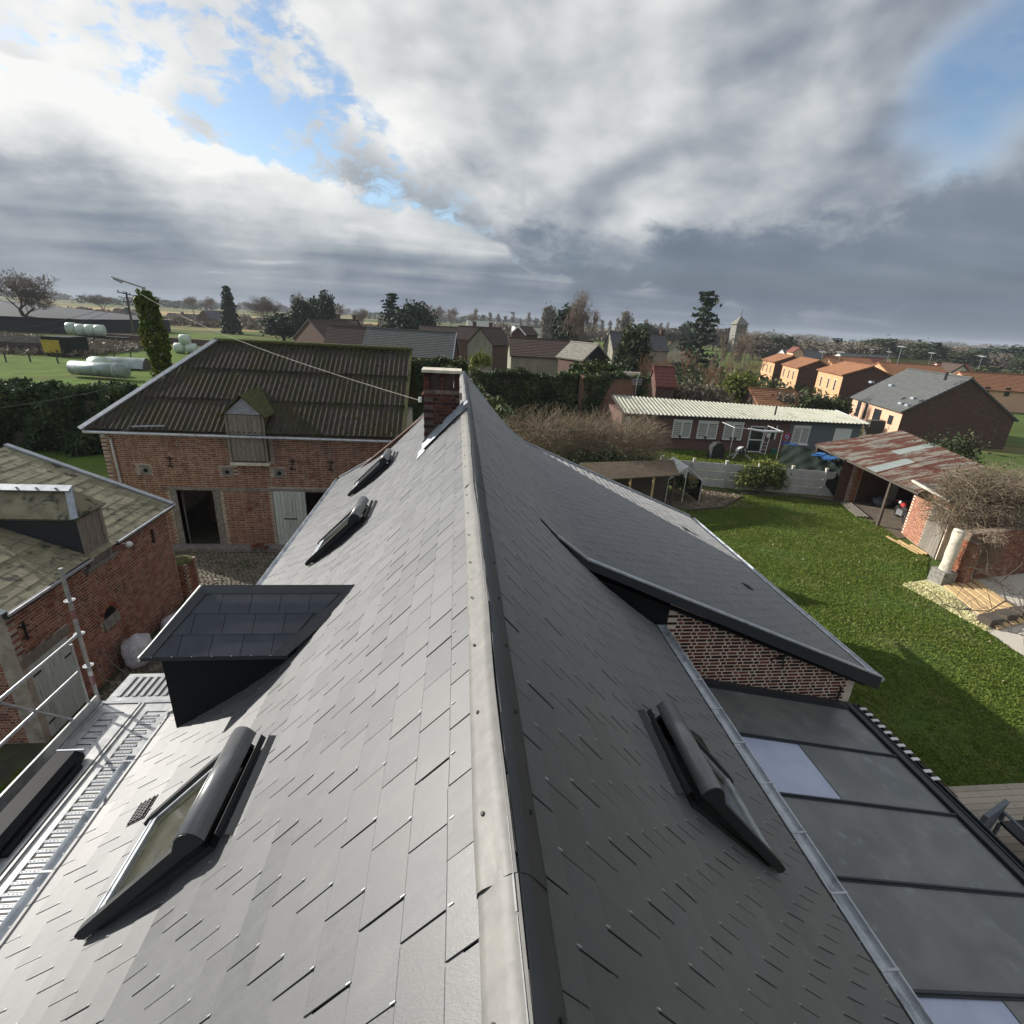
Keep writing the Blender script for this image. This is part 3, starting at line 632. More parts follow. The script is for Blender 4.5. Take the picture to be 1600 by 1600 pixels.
# ---- roof windows, each held open with its roller shutter
def roof_window(prof, side, xb, xt, y0, y1, zt):
    s_b, s_t = prof.at_x(xb), prof.at_x(xt); B, Tt = prof.pt(s_b), prof.pt(s_t)
    d = (B - Tt) / np.linalg.norm(B - Tt); n = np.array([d[1], -d[0]]) if side < 0 else np.array([-d[1], d[0]]); L = float(np.linalg.norm(B - Tt))
    lift = float((np.array([xt, zt]) - Tt) @ n)
    def P(t, y, h): q = Tt + d * t + n * h; return Vector((q[0], y, q[1]))
    def up(t): return .03 + (lift - .02) * (1 - t / L)             # the raised leaf stands off the slope towards the ridge
    w = MB()                                                       # curb on the slates
    for a, c in ((y0 + .03, y0 + .08), (y1 - .08, y1 - .03)): w.obox(P(.05, a, .005), P(L - .08, a, .005) - P(.05, a, .005), (0, c - a, 0), P(0, 0, .05) - P(0, 0, 0))
    for t in (.05, L - .12): w.obox(P(t, y0 + .0805, .005), (0, y1 - y0 - .161, 0), P(t + .05, 0, 0) - P(t, 0, 0), P(0, 0, .05) - P(0, 0, 0))
    w = w.build('roof_window', 'frame_dark', house)
    for a, c in ((y0, y0 + .055), (y1 - .055, y1)):
        r = MB(); q = []
        th = .085
        for t, h in ((.02, up(.02)), (L, up(L))): q.append(P(t, a, h))
        q2 = [P(L + .03, a, up(L) + .03), P(L + .02, a, up(L) + th * .8), P(L - .05, a, up(L) + th), P(.02, a, up(.02) + th)]
        r.prism(q + q2, (0, c - a, 0)); r.build('side_rail', 'frame_dark', w)
        r = MB(); r.prism([P(.06, a + .012, .06), P(.06, a + .012, up(.06) - .001), P(L * .93, a + .012, up(L) - .001), P(L * .93, a + .012, .052)], (0, .03, 0)); r.build('side_skirt', 'black', w)
    g = MB(); a, c = y0 + .056, y1 - .056
    g.obox(P(.10, a, up(.1) + .015), P(L - .10, a, up(L - .1) + .015) - P(.10, a, up(.1) + .015), (0, c - a, 0), P(0, 0, .012) - P(0, 0, 0)); g.build('pane', 'darkglass', w)
    g = MB()
    for k in range(2):
        yy = (a + .002, c - .032)[k]
        g.obox(P(.10, yy, up(.1) + .028), P(L - .16, yy, up(L - .16) + .028) - P(.10, yy, up(.1) + .028), (0, .03, 0), P(0, 0, .022) - P(0, 0, 0))
    g.obox(P(L - .155, a + .002, up(L - .15) + .028), (0, c - a - .004, 0), P(.05, 0, 0) - P(0, 0, 0), P(0, 0, .02) - P(0, 0, 0))
    g.obox(P(L - .09, a + .002, up(L - .09) + .028), (0, c - a - .004, 0), P(.03, 0, 0) - P(0, 0, 0), P(0, 0, .028) - P(0, 0, 0))
    g.build('sash_bar', 'zinc', w)
    g = MB(); h0 = up(0) + .0; prof2 = [(.25, h0), (.25, h0 + .035), (.235, h0 + .052), (.11, h0 + .135)] + [(.06 + .08 * math.cos(R(a)), h0 + .06 + .085 * math.sin(R(a))) for a in range(55, 180, 15)] + [(-.02, h0 + .05), (-.02, h0)]
    g.prism([P(t, y0 - .012, h) for t, h in prof2], (0, y1 - y0 + .024, 0)); sb = g.build('shutter_box', 'shutter', w); sb.data.polygons.foreach_set('use_smooth', [False] * 5 + [True] * (len(sb.data.polygons) - 5))
    g = MB(); pe = [(t + (.004 if t < .1 else -.004), h - .004) for t, h in prof2]
    for yy in (y0 - .020, y1 + .0125): g = MB(); g.prism([P(t, yy, h) for t, h in pe], (0, .007, 0)); g.build('end_cap', 'frame_dark', sb)
    g = MB(); g.obox(P(-.16, y0 + .02, .012), (0, y1 - y0 - .04, 0), P(.05, 0, .05) - P(0, 0, 0), P(0, 0, .006) - P(0, 0, 0))
    g.obox(P(-.075, y0 + .02, .065), (0, y1 - y0 - .04, 0), P(.0, 0, .05) - P(0, 0, 0), P(.006, 0, 0) - P(0, 0, 0)); g.build('back_flashing', 'frame_dark', w)
    g = MB(); g.obox(P(L - .04, y0 + .01, .014), (0, y1 - y0 - .02, 0), P(.16, 0, -.004) - P(0, 0, 0), P(0, 0, .003) - P(0, 0, 0)); g.build('apron', 'capdark', w)
    g = MB()
    for k in range(2): g.tube([P(L * .72, (y0 + .09, y1 - .09)[k], .05), P(L * .55, (y0 + .09, y1 - .09)[k], up(L * .5) + .01)], .006, 6)
    g.build('stay', 'galv', w)
    return w
for y0 in (2.55, 8.30, 12.0): roof_window(PL, -1, -2.50, -1.52, y0, y0 + .90, 6.07)
roof_window(PR, 1, 2.74, 1.80, 2.72, 3.65, 6.07)
# ---- small ventilation grilles
def vent(prof, side, x, y):
    q = prof.pt(prof.at_x(x)); q2 = prof.pt(prof.at_x(x) + .2); d = (q2 - q) / np.linalg.norm(q2 - q); n = np.array([d[1], -d[0]]) if side < 0 else np.array([-d[1], d[0]])
    P = lambda t, yy, h: Vector((q[0] + d[0] * t + n[0] * h, yy, q[1] + d[1] * t + n[1] * h))
    b = MB(); b.obox(P(0, y, .012), (0, .24, 0), P(.2, y, .012) - P(0, y, .012), P(0, 0, .01) - P(0, 0, 0)); v = b.build('roof_vent', 'iron', house)
    b = MB()
    for i in range(8): b.obox(P(.012, y + .012 + i * .028, .023), (0, .012, 0), P(.176, 0, 0) - P(0, 0, 0), P(0, 0, .010) - P(0, 0, 0))
    for i in range(4): b.obox(P(.02 + i * .05, y + .01, .034), (0, .22, 0), P(.008, 0, 0) - P(0, 0, 0), P(0, 0, .004) - P(0, 0, 0))
    b.build('grille_bar', 'capdark', v)
vent(PL, -1, -2.72, 3.62); vent(PR, 1, 2.62, 4.02)
for px, py in ((1067, 826), (1163, 916)):
    r_ = ray(px, py); a_, c_ = PX.p[-2], PX.p[-1]; nn = np.array([-(c_[1] - a_[1]), c_[0] - a_[0]]); t_ = (nn @ (a_ - np.array([0, CAMZ]))) / (nn @ r_[[0, 2]]); vent(PX, 1, float(r_[0] * t_), float(r_[1] * t_) - .1)
# ---- dormer towards the yard
dm = MB(); dm.prism([(-3.16, 5.0, 4.50), (-3.16, 5.0, 5.72), (-1.75, 5.0, 5.72), (-1.75, 5.0, 5.30)], (0, .9, 0)); dm = dm.build('dormer', 'black', house)
EL, ER, RL, RR = Vector((-3.27, 4.85, 5.77)), Vector((-1.78, 4.85, 5.77)), Vector((-2.83, 5.45, 6.28)), Vector((-1.02, 5.45, 6.28))
FL, FR = Vector((-3.27, 6.05, 5.77)), Vector((-1.78, 6.05, 5.77))
b = MB(); b.add([EL, ER, RR, RL, FL, FR], [(0, 1, 2, 3), (0, 3, 4), (4, 3, 2, 5)]); b.add([p - Vector((0, 0, .045)) for p in (EL, ER, FR, FL)], [(0, 3, 2, 1)])
b.add([EL, ER, FL, FR, EL - Vector((0, 0, .045)), ER - Vector((0, 0, .045)), FL - Vector((0, 0, .045)), FR - Vector((0, 0, .045))], [(0, 4, 5, 1), (0, 2, 6, 4), (3, 7, 6, 2)])
b.build('dormer_roof', 'anthra', dm)
nd = (ER - EL).cross(RL - EL).normalized(); nd = nd if nd.z > 0 else -nd
def dpt(x, v, h=0.): q = EL + (Vector((0, .6, .51))) * v; return Vector((x, q.y, q.z)) + nd * h
LX = lambda v: -3.27 + .44 * v; RX = lambda v: -1.85 + .76 * v
W3 = .318
for r, (v0, v1) in enumerate(((0., .30), (.30, .60), (.60, .88))):
    x = -3.3 + (W3 / 2 if r % 2 else .08); first = True
    xs = [LX(v0) + .115] + [x + W3 * k for k in range(8)]; 
    for x0, x1 in zip(xs, xs[1:]):
        vt = min(v1 + .03, .90); q = [(max(x0, LX(v) + .10 + .02), min(x1 - .006, RX(v) - .10)) for v in (v0, vt)]
        if q[0][1] - q[0][0] < .03 and q[1][1] - q[1][0] < .03: continue
        q = [(a, max(c, a + .002)) for a, c in q]
        b = MB(); b.prism([dpt(q[0][0], v0, .010), dpt(q[0][1], v0, .010), dpt(q[1][1], vt, .003), dpt(q[1][0], vt, .003)], nd * .006); b.build('slate', 'slate_navy', dm)
b = MB(); b.prism([dpt(LX(.89), .89, .02), dpt(RX(.89), .89, .02), dpt(RX(1.02), 1.02, .02), dpt(LX(1.02), 1.02, .02)], nd * .004); b.build('ridge_flashing', 'anthra', dm)
b = MB(); b.prism([dpt(LX(0), -.01, .019), dpt(LX(0) + .115, -.01, .019), dpt(LX(.888) + .115, .888, .019), dpt(LX(.888), .888, .019)], nd * .004); b.build('hip_flashing', 'anthra', dm)
b = MB(); b.prism([dpt(RX(0) - .10, -.01, .022), dpt(RX(0) + .07, -.01, .022), dpt(RX(1.02) + .07, 1.02, .026), dpt(RX(1.02) - .10, 1.02, .026)], nd * .004); b.build('valley_flashing', 'capdark', dm)
b = MB()
for i in range(7): b.disc(dpt(-3.15 + i * .2, .0, .02), nd, 0, .006, .003, 6)
b.build('hook', 'steelhook', dm, kind='stuff')
b = MB(); b.beam(EL + Vector((-.012, -.01, -.012)), FL + Vector((-.012, .01, -.012)), .02, .05); b.beam(EL + Vector((0, -.012, .004)), RL + Vector((-.02, 0, .02)), .018, .018); b.build('eave_trim', 'white', dm)  # white eave trim; the hip strip is a sunlit edge painted in white
# ---- lower wing on the right: rake board, its brick gable
b = MB(); pts = [(1.66, 6.04), (2.20, 5.62), (8.36, 3.10)]
for p, q in zip(pts, pts[1:]): b.prism([(p[0], YG - .05, p[1] + .03), (q[0], YG - .05, q[1] + .03), (q[0], YG - .05, q[1] - .25 * min(1, (q[0] - 1.8) / .8)), (p[0], YG - .05, p[1] - .25 * min(1, (p[0] - 1.8) / .8))], (0, .045, 0))
b.build('rake_board', 'anthra', house)
b = MB()
for p, q in zip(pts, pts[1:]): b.beam((p[0], YG - .025, p[1] + .045), (q[0], YG - .025, q[1] + .045), .075, .03)
b.build('rake_trim', 'zinc', house)
b = MB(); b.prism([(1.9, YG + .15, 5.55), (2.5, YG + .15, 5.20), (3.86, YG + .15, 4.72), (3.86, YG + .15, 4.0), (3.3, YG + .15, 4.0)], (0, .1, 0)); b.prism([(1.9, YG, 5.60), (2.4, YG, 5.28), (8.1, YG, 2.93), (8.1, YG, 2.90), (2.4, YG, 5.25), (1.9, YG, 5.5)], (0, .3, 0)); b.build('soffit', 'black', house)
gw = MB(); gw.prism([(3.86, 7.67, 0), (8.03, 7.67, 0), (8.03, 7.67, 3.02), (3.86, 7.67, 4.72)], (0, .3, 0)); gw = gw.build('gable_wall', 'mortar_pale', house)
brickwork(gw, (3.86, 7.67, 2.0), (1, 0, 0), (0, -1, 0), 4.17, 2.75, M['brick_wine'], lambda s, z: 2.0 + z < 4.70 - .408 * s, .204, .055, .020, 300, .005, 8)
b = MB(); b.tube([(7.72, 7.63, 2.42), (7.74, 7.625, 2.72)], .02, 6); b.disc((7.75, 7.66, 2.74), (0, -1, 0), 0, .03, .02, 8); b.build('wall_tie', 'iron', gw)
b = MB(); b.tube([(6.2 + .13 * math.cos(a), 7.635, 3.42 + .10 * math.sin(a)) for a in (0, .6, 1.2, 1.8, 2.4, 3.0)], .012, 6); b.beam((6.33, 7.63, 3.42), (6.36, 7.63, 3.25), .02, .02); b.disc((6.3, 7.65, 3.5), (0, -1, 0), 0, .05, .02, 8); b.build('wall_tie', 'iron', gw)

# ================================================================== glazed lean-to
con = thing('conservatory', 'dark framed conservatory with weathered grey glazed roof beside the slate roof', 'conservatory', (5.8, 3, 0))
cz = lambda x: 2.35 + .21 * (7.9 - x)
bars = [-.78, .4, 1.57, 2.74, 3.9, 5.1, 6.26, 7.46]
def cbox(b, x0, x1, y0, y1, h0, h1): return b.obox((x0, y0, cz(x0) + h0), (x1 - x0, 0, cz(x1) - cz(x0)), (0, y1 - y0, 0), (0, 0, h1 - h0))
for i, (a, c) in enumerate(zip(bars, bars[1:])):
    clear = i in (2, 5)
    xm = 5.87 if clear else 3.45
    b = MB(); cbox(b, xm + (.004 if clear else 0), 7.86, a + .03, c - .03, 0, .02); b.build('glass_panel', 'poly', con)
    if clear:
        b = MB(); cbox(b, 3.45, xm, a + .03, c - .03, -.012, .008); b.build('glass_panel', 'poly_clear', con, label='clear bluish roof pane')
for y in bars:
    b = MB(); cbox(b, 3.45, 7.90, y - .03, y + .03, -.05, .035); cbox(b, 3.45, 7.88, y - .012, y + .012, .0355, .06); b.build('glazing_bar', 'anthra', con)
b = MB(); cbox(b, 3.45, 8.0, 7.50, 7.64, -.05, .06); b.build('wall_flashing', 'anthra', con)
b = MB(); b.box(7.905, 8.02, -.9, 7.6, 2.20, 2.42); b.box(7.87, 7.904, -.9, 7.6, 2.25, 2.34); b.build('eave_beam', 'capdark', con)
b = MB(); b.box(8.025, 8.045, -.9, 7.55, 2.28, 2.44); b.box(8.046, 8.13, -.9, 7.55, 2.27, 2.285); b.box(8.131, 8.15, -.9, 7.55, 2.28, 2.43); b.build('gutter', 'anthra', con)
b = MB(); b.box(8.052, 8.19, 0, .06, 2.435, 2.447); me = b.mesh('gutter_bracket', 'white')
for i in range(11): put('gutter_bracket', me, con, (0, 7.35 - i * .155 - (i > 8) * .1, 0))
b = MB(); b.tube([(8.21, 7.45, 2.44), (8.21, 5.4, 2.40)], .012, 6); b.build('pipe', 'tile_brown', con)
for y in (-.8, 1.2, 3.3, 5.4, 7.5):
    b = MB(); b.box(7.90, 8.0, y - .05, y + .05, 0, 2.2); b.build('post', 'anthra', con)
for y0, y1 in ((-.75, 1.15), (1.25, 3.25), (3.35, 5.35), (5.45, 7.45)):
    b = MB(); b.box(7.94, 7.955, y0, y1, .05, 2.18); b.build('window_pane', 'glass', con)

# ================================================================== ground of the place
b = MB(); b.add([(-2200, -60, -.02), (2400, -60, -.02), (2400, 1900, -.02), (-2200, 1900, -.02)], [(0, 1, 2, 3)]); b.build('ground', 'field', kind='structure')
b = MB(); b.sheet(lambda u, v: Vector((-140 + 118 * u, 30 + 150 * v, .0 + .25 * math.sin(u * 9) * math.sin(v * 7) * 0)), 4, 4); b.build('meadow', 'meadow', kind='structure')
b = MB(); b.add([(-12.5, -6, .004), (-3.4, -6, .004), (-3.4, 26, .004), (-12.5, 26, .004)], [(0, 1, 2, 3)]); yard = b.build('cobbled_yard', 'joint', kind='structure')
rg = random.Random(11)
cob = []
for sgn in range(4):
    b = MB(); w, d, h = (.135, .095, .035)
    tx = [rg.uniform(.72, .9) for _ in range(4)]
    b.add([(-w / 2, -d / 2, 0), (w / 2, -d / 2, 0), (w / 2, d / 2, 0), (-w / 2, d / 2, 0)] + [(sx * w / 2 * q, sy * d / 2 * q, h) for (sx, sy), q in zip(((-1, -1), (1, -1), (1, 1), (-1, 1)), tx)],
          [(0, 1, 5, 4), (1, 2, 6, 5), (2, 3, 7, 6), (3, 0, 4, 7), (4, 5, 6, 7)]); cob.append(b.mesh('cobble', 'cobble'))
cs = []
for y in np.arange(7.6, 19.9, .112):
    k = int(y * 100)
    for x in np.arange(-11.6 if y > 15.4 else -8.85, -3.7, .152):
        if x < -8.8 and y < 16.6 and x > -9.95 and y < 15.9: continue
        if -11.4 < x < -5.5 and y > 19.55: continue
        q = frame((x + (k % 2) * .07 + rg.gauss(0, .008), y + rg.gauss(0, .008), .004 + rg.uniform(-.008, .010)), Vector((math.cos(a := rg.gauss(0, .08)), math.sin(a), 0)), Vector((-math.sin(a), math.cos(a), 0)), Vector((rg.gauss(0, .05), rg.gauss(0, .05), 1)).normalized())
        cs.append((rg.randrange(4), q @ Matrix.Scale(rg.uniform(.9, 1.08), 4)))
def seen(m):
    p = m.translation; return (p - Vector((0, 0, CAMZ))).length + (60 if not (p.x < -6.1 and p.y > 15.8 or (p.x < -7.2 and p.y < 13.6 and p.y > 9.4)) else 0)
pieces('cobble', cob, cs, yard, 300, seen)
b = MB(); rg2 = random.Random(2)
gx = lambda n: np.stack([np.array([rg2.uniform(-8.9, -5.2) for _ in range(n)]), np.array([rg2.uniform(4.2, 9.0) for _ in range(n)]), np.array([rg2.uniform(.0, .05) for _ in range(n)])], 1)
b.add([(-9.0, 2.0, .03), (-5.1, 2.0, .03), (-5.1, 9.0, .03), (-8.3, 9.0, .03), (-9.0, 8.6, .03)], [(0, 1, 2, 3, 4)]); b.build('grass_patch', 'lawn', kind='structure')
put('grass', leaf_mesh('grass', gx(9000), .10, 'grass', 5, 2.2, 1.5), kind='stuff')

# ================================================================== brick outbuilding at the left edge
ob = thing('brick_outbuilding', 'low brick outbuilding at the left edge with lichened slate roof and pale green door', 'outbuilding', (-11, 13, 0))
XW = -8.9; YA, YB = 9.75, 15.85
wl = MB(); wl.prism([(XW - .012, YA, 0), (XW - .012, YB, 0), (XW - .012, YB, 3.34), (XW - .012, 13.04, 3.34), (XW - .012, 13.04, 3.02), (XW - .012, 12.18, 3.02), (XW - .012, 12.18, 3.34), (XW - .012, YA, 3.34)], (-.35, 0, 0))
wl.prism([(XW - .363, YA + .012, 0), (XW - 6, YA + .012, 0), (XW - 6, YA + .012, 3.3), (XW - 3.2, YA + .012, 4.7), (XW - .363, YA + .012, 3.3)], (0, .3, 0)); wl.prism([(XW - .363, YB - .012, 0), (XW - 6, YB - .012, 0), (XW - 6, YB - .012, 3.3), (XW - 3.2, YB - .012, 4.7), (XW - .363, YB - .012, 3.3)], (0, -.3, 0))
wl = wl.build('wall', 'mortar', ob)
DY0, DY1, DZ = 9.90, 11.02, 1.93
NI = (12.5, 1.55)                                       # arched niche
def inw(s, z):
    y = YA + s
    if DY0 - .03 < y < DY1 + .03 and z < DZ + .24: return False
    if 12.05 < y < 13.15 and z > 2.98: return False
    if abs(y - NI[0]) < .24 and NI[1] - .28 < z < NI[1] + .05: return False
    if (y - NI[0]) ** 2 + (z - NI[1]) ** 2 < .26 ** 2: return False
    return z < 3.30
def vis(m): return (m.translation - Vector((-6, 9, 4))).length
brickwork(wl, (XW - .012, YA, .02), (0, 1, 0), (1, 0, 0), YB - YA, 3.4, M['brick'], inw, .215, .060, .015, 300, .006, 21)
brickwork(wl, (XW - 3.2, YA + .012, .02), (1, 0, 0), (0, -1, 0), 3.19, 4.6, M['brick'], lambda s, z: z < 3.2 + max(0, (3.19 - s)) * .42, .215, .060, .015, 0, .006, 22)
b = MB(); b.box(XW - .06, XW - .02, DY0, DY1, 0.02, DZ)
dr = MB(); n = 7
door = b.build('door', 'black', ob)
for i in range(n): b = MB(); w = (DY1 - DY0) / n; b.box(XW - .0195, XW + .004 + .003 * (i % 2), DY0 + i * w + .004, DY0 + (i + 1) * w - .004, .03, DZ - .01); b.build('plank', 'wood_green', door)
for y, z in ((DY0 + .02, 1.62), (DY0 + .02, .36), (DY1 - .22, 1.45)): b = MB(); b.box(XW + .008, XW + .018, y, y + .22, z, z + .04); b.build('hinge', 'iron', door)
b = MB(); b.box(XW - .03, XW + .02, DY0 - .12, DY1 + .12, DZ + .005, DZ + .21); b.build('lintel', 'wood_grey', ob)
b = MB(); b.prism([(XW - .25, NI[0] + .24 * math.cos(a), NI[1] + .24 * math.sin(a)) for a in np.linspace(0, math.pi, 9)] + [(XW - .25, NI[0] - .24, NI[1] - .26), (XW - .25, NI[0] + .24, NI[1] - .26)], (.245, 0, 0)); b.build('niche', 'black', ob)
b = MB(); b.prism([(XW - .10, NI[0] - .30, NI[1] - .28), (XW + .06, NI[0] - .30, NI[1] - .30), (XW - .0, NI[0] - .30, NI[1] - .02), (XW - .10, NI[0] - .30, NI[1])], (0, .6, 0)); b.build('niche_sill', 'stone', ob)
am = MB()
for k in range(9): a = math.pi * (k + .5) / 9; q = Vector((XW, NI[0] + .30 * math.cos(a), NI[1] + .30 * math.sin(a))); b = MB(); b.obox(q + Vector((-.02, math.sin(a) * .04 - math.cos(a) * .06, -math.cos(a) * .04 - math.sin(a) * .06)), (.03, 0, 0), (0, -math.sin(a) * .08, math.cos(a) * .08), (0, math.cos(a) * .12, math.sin(a) * .12)); b.build('brick', M['brick'], wl)
for y, z in ((10.06, 2.70), (14.9, 2.75)):
    b = MB(); b.beam((XW + .02, y, z - .22), (XW + .02, y + .02, z + .22), .035, .03); b.beam((XW + .025, y - .09, z + .14), (XW + .025, y + .11, z + .08), .03, .03); b.beam((XW + .025, y - .1, z - .12), (XW + .025, y + .08, z - .2), .03, .03); b.build('wall_tie', 'iron', ob)
# roof towards the yard: slope rising from the eave to the ridge, far end hipped
PI_ = .41
def rf(x, y, h=0.): return Vector((x - h * PI_ * -.38, y, 3.36 + (-8.78 - x) * PI_ + h * .92))
hipx = lambda y: -8.78 - max(0.0, (15.95 - y) * 1e9)
b = MB(); b.add([rf(-8.78, 9.62), rf(-8.78, 15.95), rf(-13.0, 15.95), rf(-13.0, 9.62)], [(0, 1, 2, 3)]); b.add([rf(-13.0, 9.62), rf(-13.0, 15.95), Vector((-17.2, 15.95, 3.36)), Vector((-17.2, 9.62, 3.36))], [(0, 1, 2, 3)]); rfm = b.build('roof', 'underlay', ob)
tl = MB(); tl.box(0, .565, 0, .33, 0, .012); tm = tl.mesh('slate', 'oldslate'); tl = MB(); tl.box(0, .565, 0, .33, 0, .014); tm2 = tl.mesh('slate', 'oldslate'); tl = MB(); tl.box(0, .28, 0, .33, 0, .012); tm3 = tl.mesh('slate', 'oldslate')
sp = []; t3 = Vector((1, 0, -PI_)).normalized(); n3 = Vector((PI_, 0, 1)).normalized(); e = .285
rg = random.Random(31)
for r in range(16):
    o = rf(-8.74, 0) - t3 * (.30 + r * e)
    y = 9.62 - (.29 if r % 2 else 0)
    while y < 15.95:
        h_ = 2 if y < 9.55 or y + .57 > 16.05 else rg.randrange(2); y_ = y + .29 if y < 9.55 else y
        if y_ + (.28 if h_ == 2 else .57) < 16.05:
            N = (n3 + Vector((rg.gauss(0, .008), rg.gauss(0, .008), 0))).normalized(); u = Vector((0, 1, 0)); T3 = (t3 - N * t3.dot(N) + n3 * .0).normalized(); T3 = (T3 + N * .028).normalized(); N = u.cross(T3) if u.cross(T3).z > 0 else T3.cross(u)
            sp.append((h_, frame(o + Vector((0, y_ + (.28 if h_ == 2 else .565), 0)) + n3 * .004, T3.cross(N) if True else u, T3, N)))
        y += .58
pieces('slate', [tm, tm2, tm3], sp, rfm, 300)
b = MB(); b.beam(rf(-8.74, 15.97, .06), rf(-13.0, 15.97, .06), .16, .05, n3); b.build('verge_flashing', 'zinc_old', ob)
b = MB(); b.beam(rf(-8.76, 9.60, .05), rf(-13.0, 9.60, .05), .16, .04, n3); b.build('verge_flashing', 'zinc_old', ob)
b = MB(); b.box(-8.80, -8.70, 9.6, 12.12, 3.27, 3.38); b.box(-8.80, -8.70, 13.12, 16.0, 3.27, 3.38); b.build('gutter', 'iron', ob)
b = MB(); b.box(-8.697, -8.66, 9.6, 12.12, 3.33, 3.385); b.box(-8.697, -8.66, 13.12, 16.0, 3.33, 3.385); b.build('gutter_edge', 'zinc', ob)
# hay dormer: ridge runs away from the yard, hipped front
dh = MB(); y0, y1 = 12.22, 13.02
dh.prism([(XW + .0, y0, 3.03), (XW + .0, y0, 4.42), (-11.3, y0, 4.42)], (0, y1 - y0, 0)); dh = dh.build('hay_dormer', 'anthra', ob)
for i in range(5): b = MB(); w = .62 / 5; b.box(XW + .001, XW + .03 + .004 * (i % 2), y0 + .09 + i * w + .004, y0 + .09 + (i + 1) * w - .003, 3.10, 4.36); b.build('plank', 'wood_grey', dh)
for ya in (y0 - .02, y1 - .09): b = MB(); b.box(XW, XW + .06, ya, ya + .10, 3.08, 4.44); b.build('door_post', 'wood_grey', dh)
b = MB(); b.box(XW - .1, XW + .10, y0 - .18, y1 + .14, 2.98, 3.09); b.build('sill', 'stone', dh)
yr, zr, xr0, xr1, zb = 12.62, 4.98, -9.15, -11.9, 4.40
E1, E2 = Vector((XW + .10, y0 - .16, zb)), Vector((XW + .10, y1 + .16, zb)); R1, R2 = Vector((xr0, yr, zr)), Vector((xr1, yr, zr)); B1, B2 = Vector((-11.2, y0 - .16, zb)), Vector((-11.2, y1 + .16, zb))
b = MB(); b.add([E1, E2, R1, R2, B1, B2], [(0, 1, 2), (0, 2, 3, 4), (1, 5, 3, 2)]); b.add([p - Vector((0, 0, .03)) for p in (E1, E2, B2, B1)], [(0, 3, 2, 1)]); b.build('dormer_roof', 'oldslate', dh)
b = MB(); b.beam(R1 + Vector((.06, -.06, .02)), R2 + Vector((0, -.06, .02)), .20, .03, (0, -.5, 1)); b.build('ridge_flashing', 'zinc_old', dh)
b = MB(); b.beam(E1 + Vector((-.02, .0, .02)), R1 + Vector((0, -.04, .03)), .15, .03, (0, -.7, 1)); b.build('hip_flashing', 'zinc_old', dh)
b = MB(); b.beam(B1 + Vector((.1, -.02, .03)), R2 + Vector((.1, -.06, .03)), .15, .03, (0, -.7, 1)); b.build('valley_flashing', 'zinc_old', dh)
for i in range(5): b = MB(); b.blob((xr0 - .25 - i * .42, yr - .10, zr + .035), (.035, .03, .012), 8); b.build('rivet', 'iron', dh, kind='stuff')
b = MB(); b.tube([(XW, 13.30, 3.22), (XW + .22, 13.35, 3.22)], .02, 6); b.blob((XW + .30, 13.37, 3.18), (.09, .09, .085), 12); b.build('lamp', 'white', ob)
# brick gate pier and buttress beside the far corner
pr = thing('brick_pier', 'squat mossy brick pier at the corner of the outbuilding', 'pier', (-9.05, 16.45, 0))
b = MB(); b.box(-9.30, -8.72, 15.95, 16.65, 0, 1.25); pb_ = b.build('core', 'mortar', pr)
brickwork(pb_, (-9.31, 15.95, .02), (1, 0, 0), (0, -1, 0), .6, 1.25, M['brick'], None, .2, .06, .012, 80, .012, 25); brickwork(pb_, (-8.72, 15.95, .02), (0, 1, 0), (1, 0, 0), .7, 1.25, M['brick'], None, .2, .06, .012, 80, .012, 26)
b = MB(); b.blob((-9.0, 16.3, 1.25), (.33, .38, .09), 12, random.Random(3), .12); b.build('moss_cap', 'moss', pr)

# ================================================================== barn across the yard
bn = thing('brick_barn', 'long brick barn across the yard with mossy corrugated hipped roof', 'barn', (-7.5, 24, 0))
YW = 20.1; BX0, BX1 = -13.1, -2.3
wl = MB()
DO = (-10.78, -9.45, 2.43); D2 = (-7.22, -4.4, 2.5)          # open doorway, wide doorway with one leaf shut
segs = [(BX0, DO[0], 0, 4.72), (DO[0], DO[1], DO[2], 4.72), (DO[1], D2[0], 0, 4.72), (D2[0], D2[1], D2[2], 4.72), (D2[1], BX1, 0, 4.72)]
for x0, x1, z0, z1 in segs: wl.box(x0, x1, YW + .012, YW + .4, z0, z1)
wl.box(BX0, BX0 + .4, YW + .401, 27.5, 0, 4.72); wl.box(BX1 - .4, BX1, YW + .401, 27.5, 0, 4.72); wl.box(BX0 + .401, BX1 - .401, 27.2, 27.5, 0, 4.72)
wl = wl.build('wall', 'mortar', bn)
HX0, HX1 = -8.42, -7.14
VT = [-11.74, -8.79 + .0, -6.86]
def inb(s, z):
    x = BX0 + s
    if DO[0] - .28 < x < DO[1] + .28 and z < DO[2] + .14: return False
    if D2[0] - .04 < x < D2[1] and z < D2[2] + .14: return False
    if HX0 - .06 < x < HX1 + .06 and z > 3.60: return False
    if any(abs(x - v) < .21 and abs(z - 3.2) < .21 for v in VT): return False
    return z < 4.66
brickwork(wl, (BX0, YW + .012, .02), (1, 0, 0), (0, -1, 0), BX1 - BX0, 4.8, M['brick_barn'], inb, .215, .058, .017, 300, .006, 41)
brickwork(wl, (BX0, 27.5, .02), (0, -1, 0), (-1, 0, 0), 7.4, 4.8, M['brick_barn'], lambda s, z: z < 4.66, .215, .058, .017, 0, .006, 42)
for x0, x1 in ((DO[0] - .24, DO[0]), (DO[1], DO[1] + .24)): b = MB(); b.box(x0, x1, YW - .02, YW + .3, 0.02, DO[2]); b.build('door_jamb', 'stone', bn)
b = MB(); b.box(DO[0] - .45, DO[1] + 6.2, YW - .03, YW + .02, DO[2] + .02, DO[2] + .12); b.build('lintel', 'stone', bn)
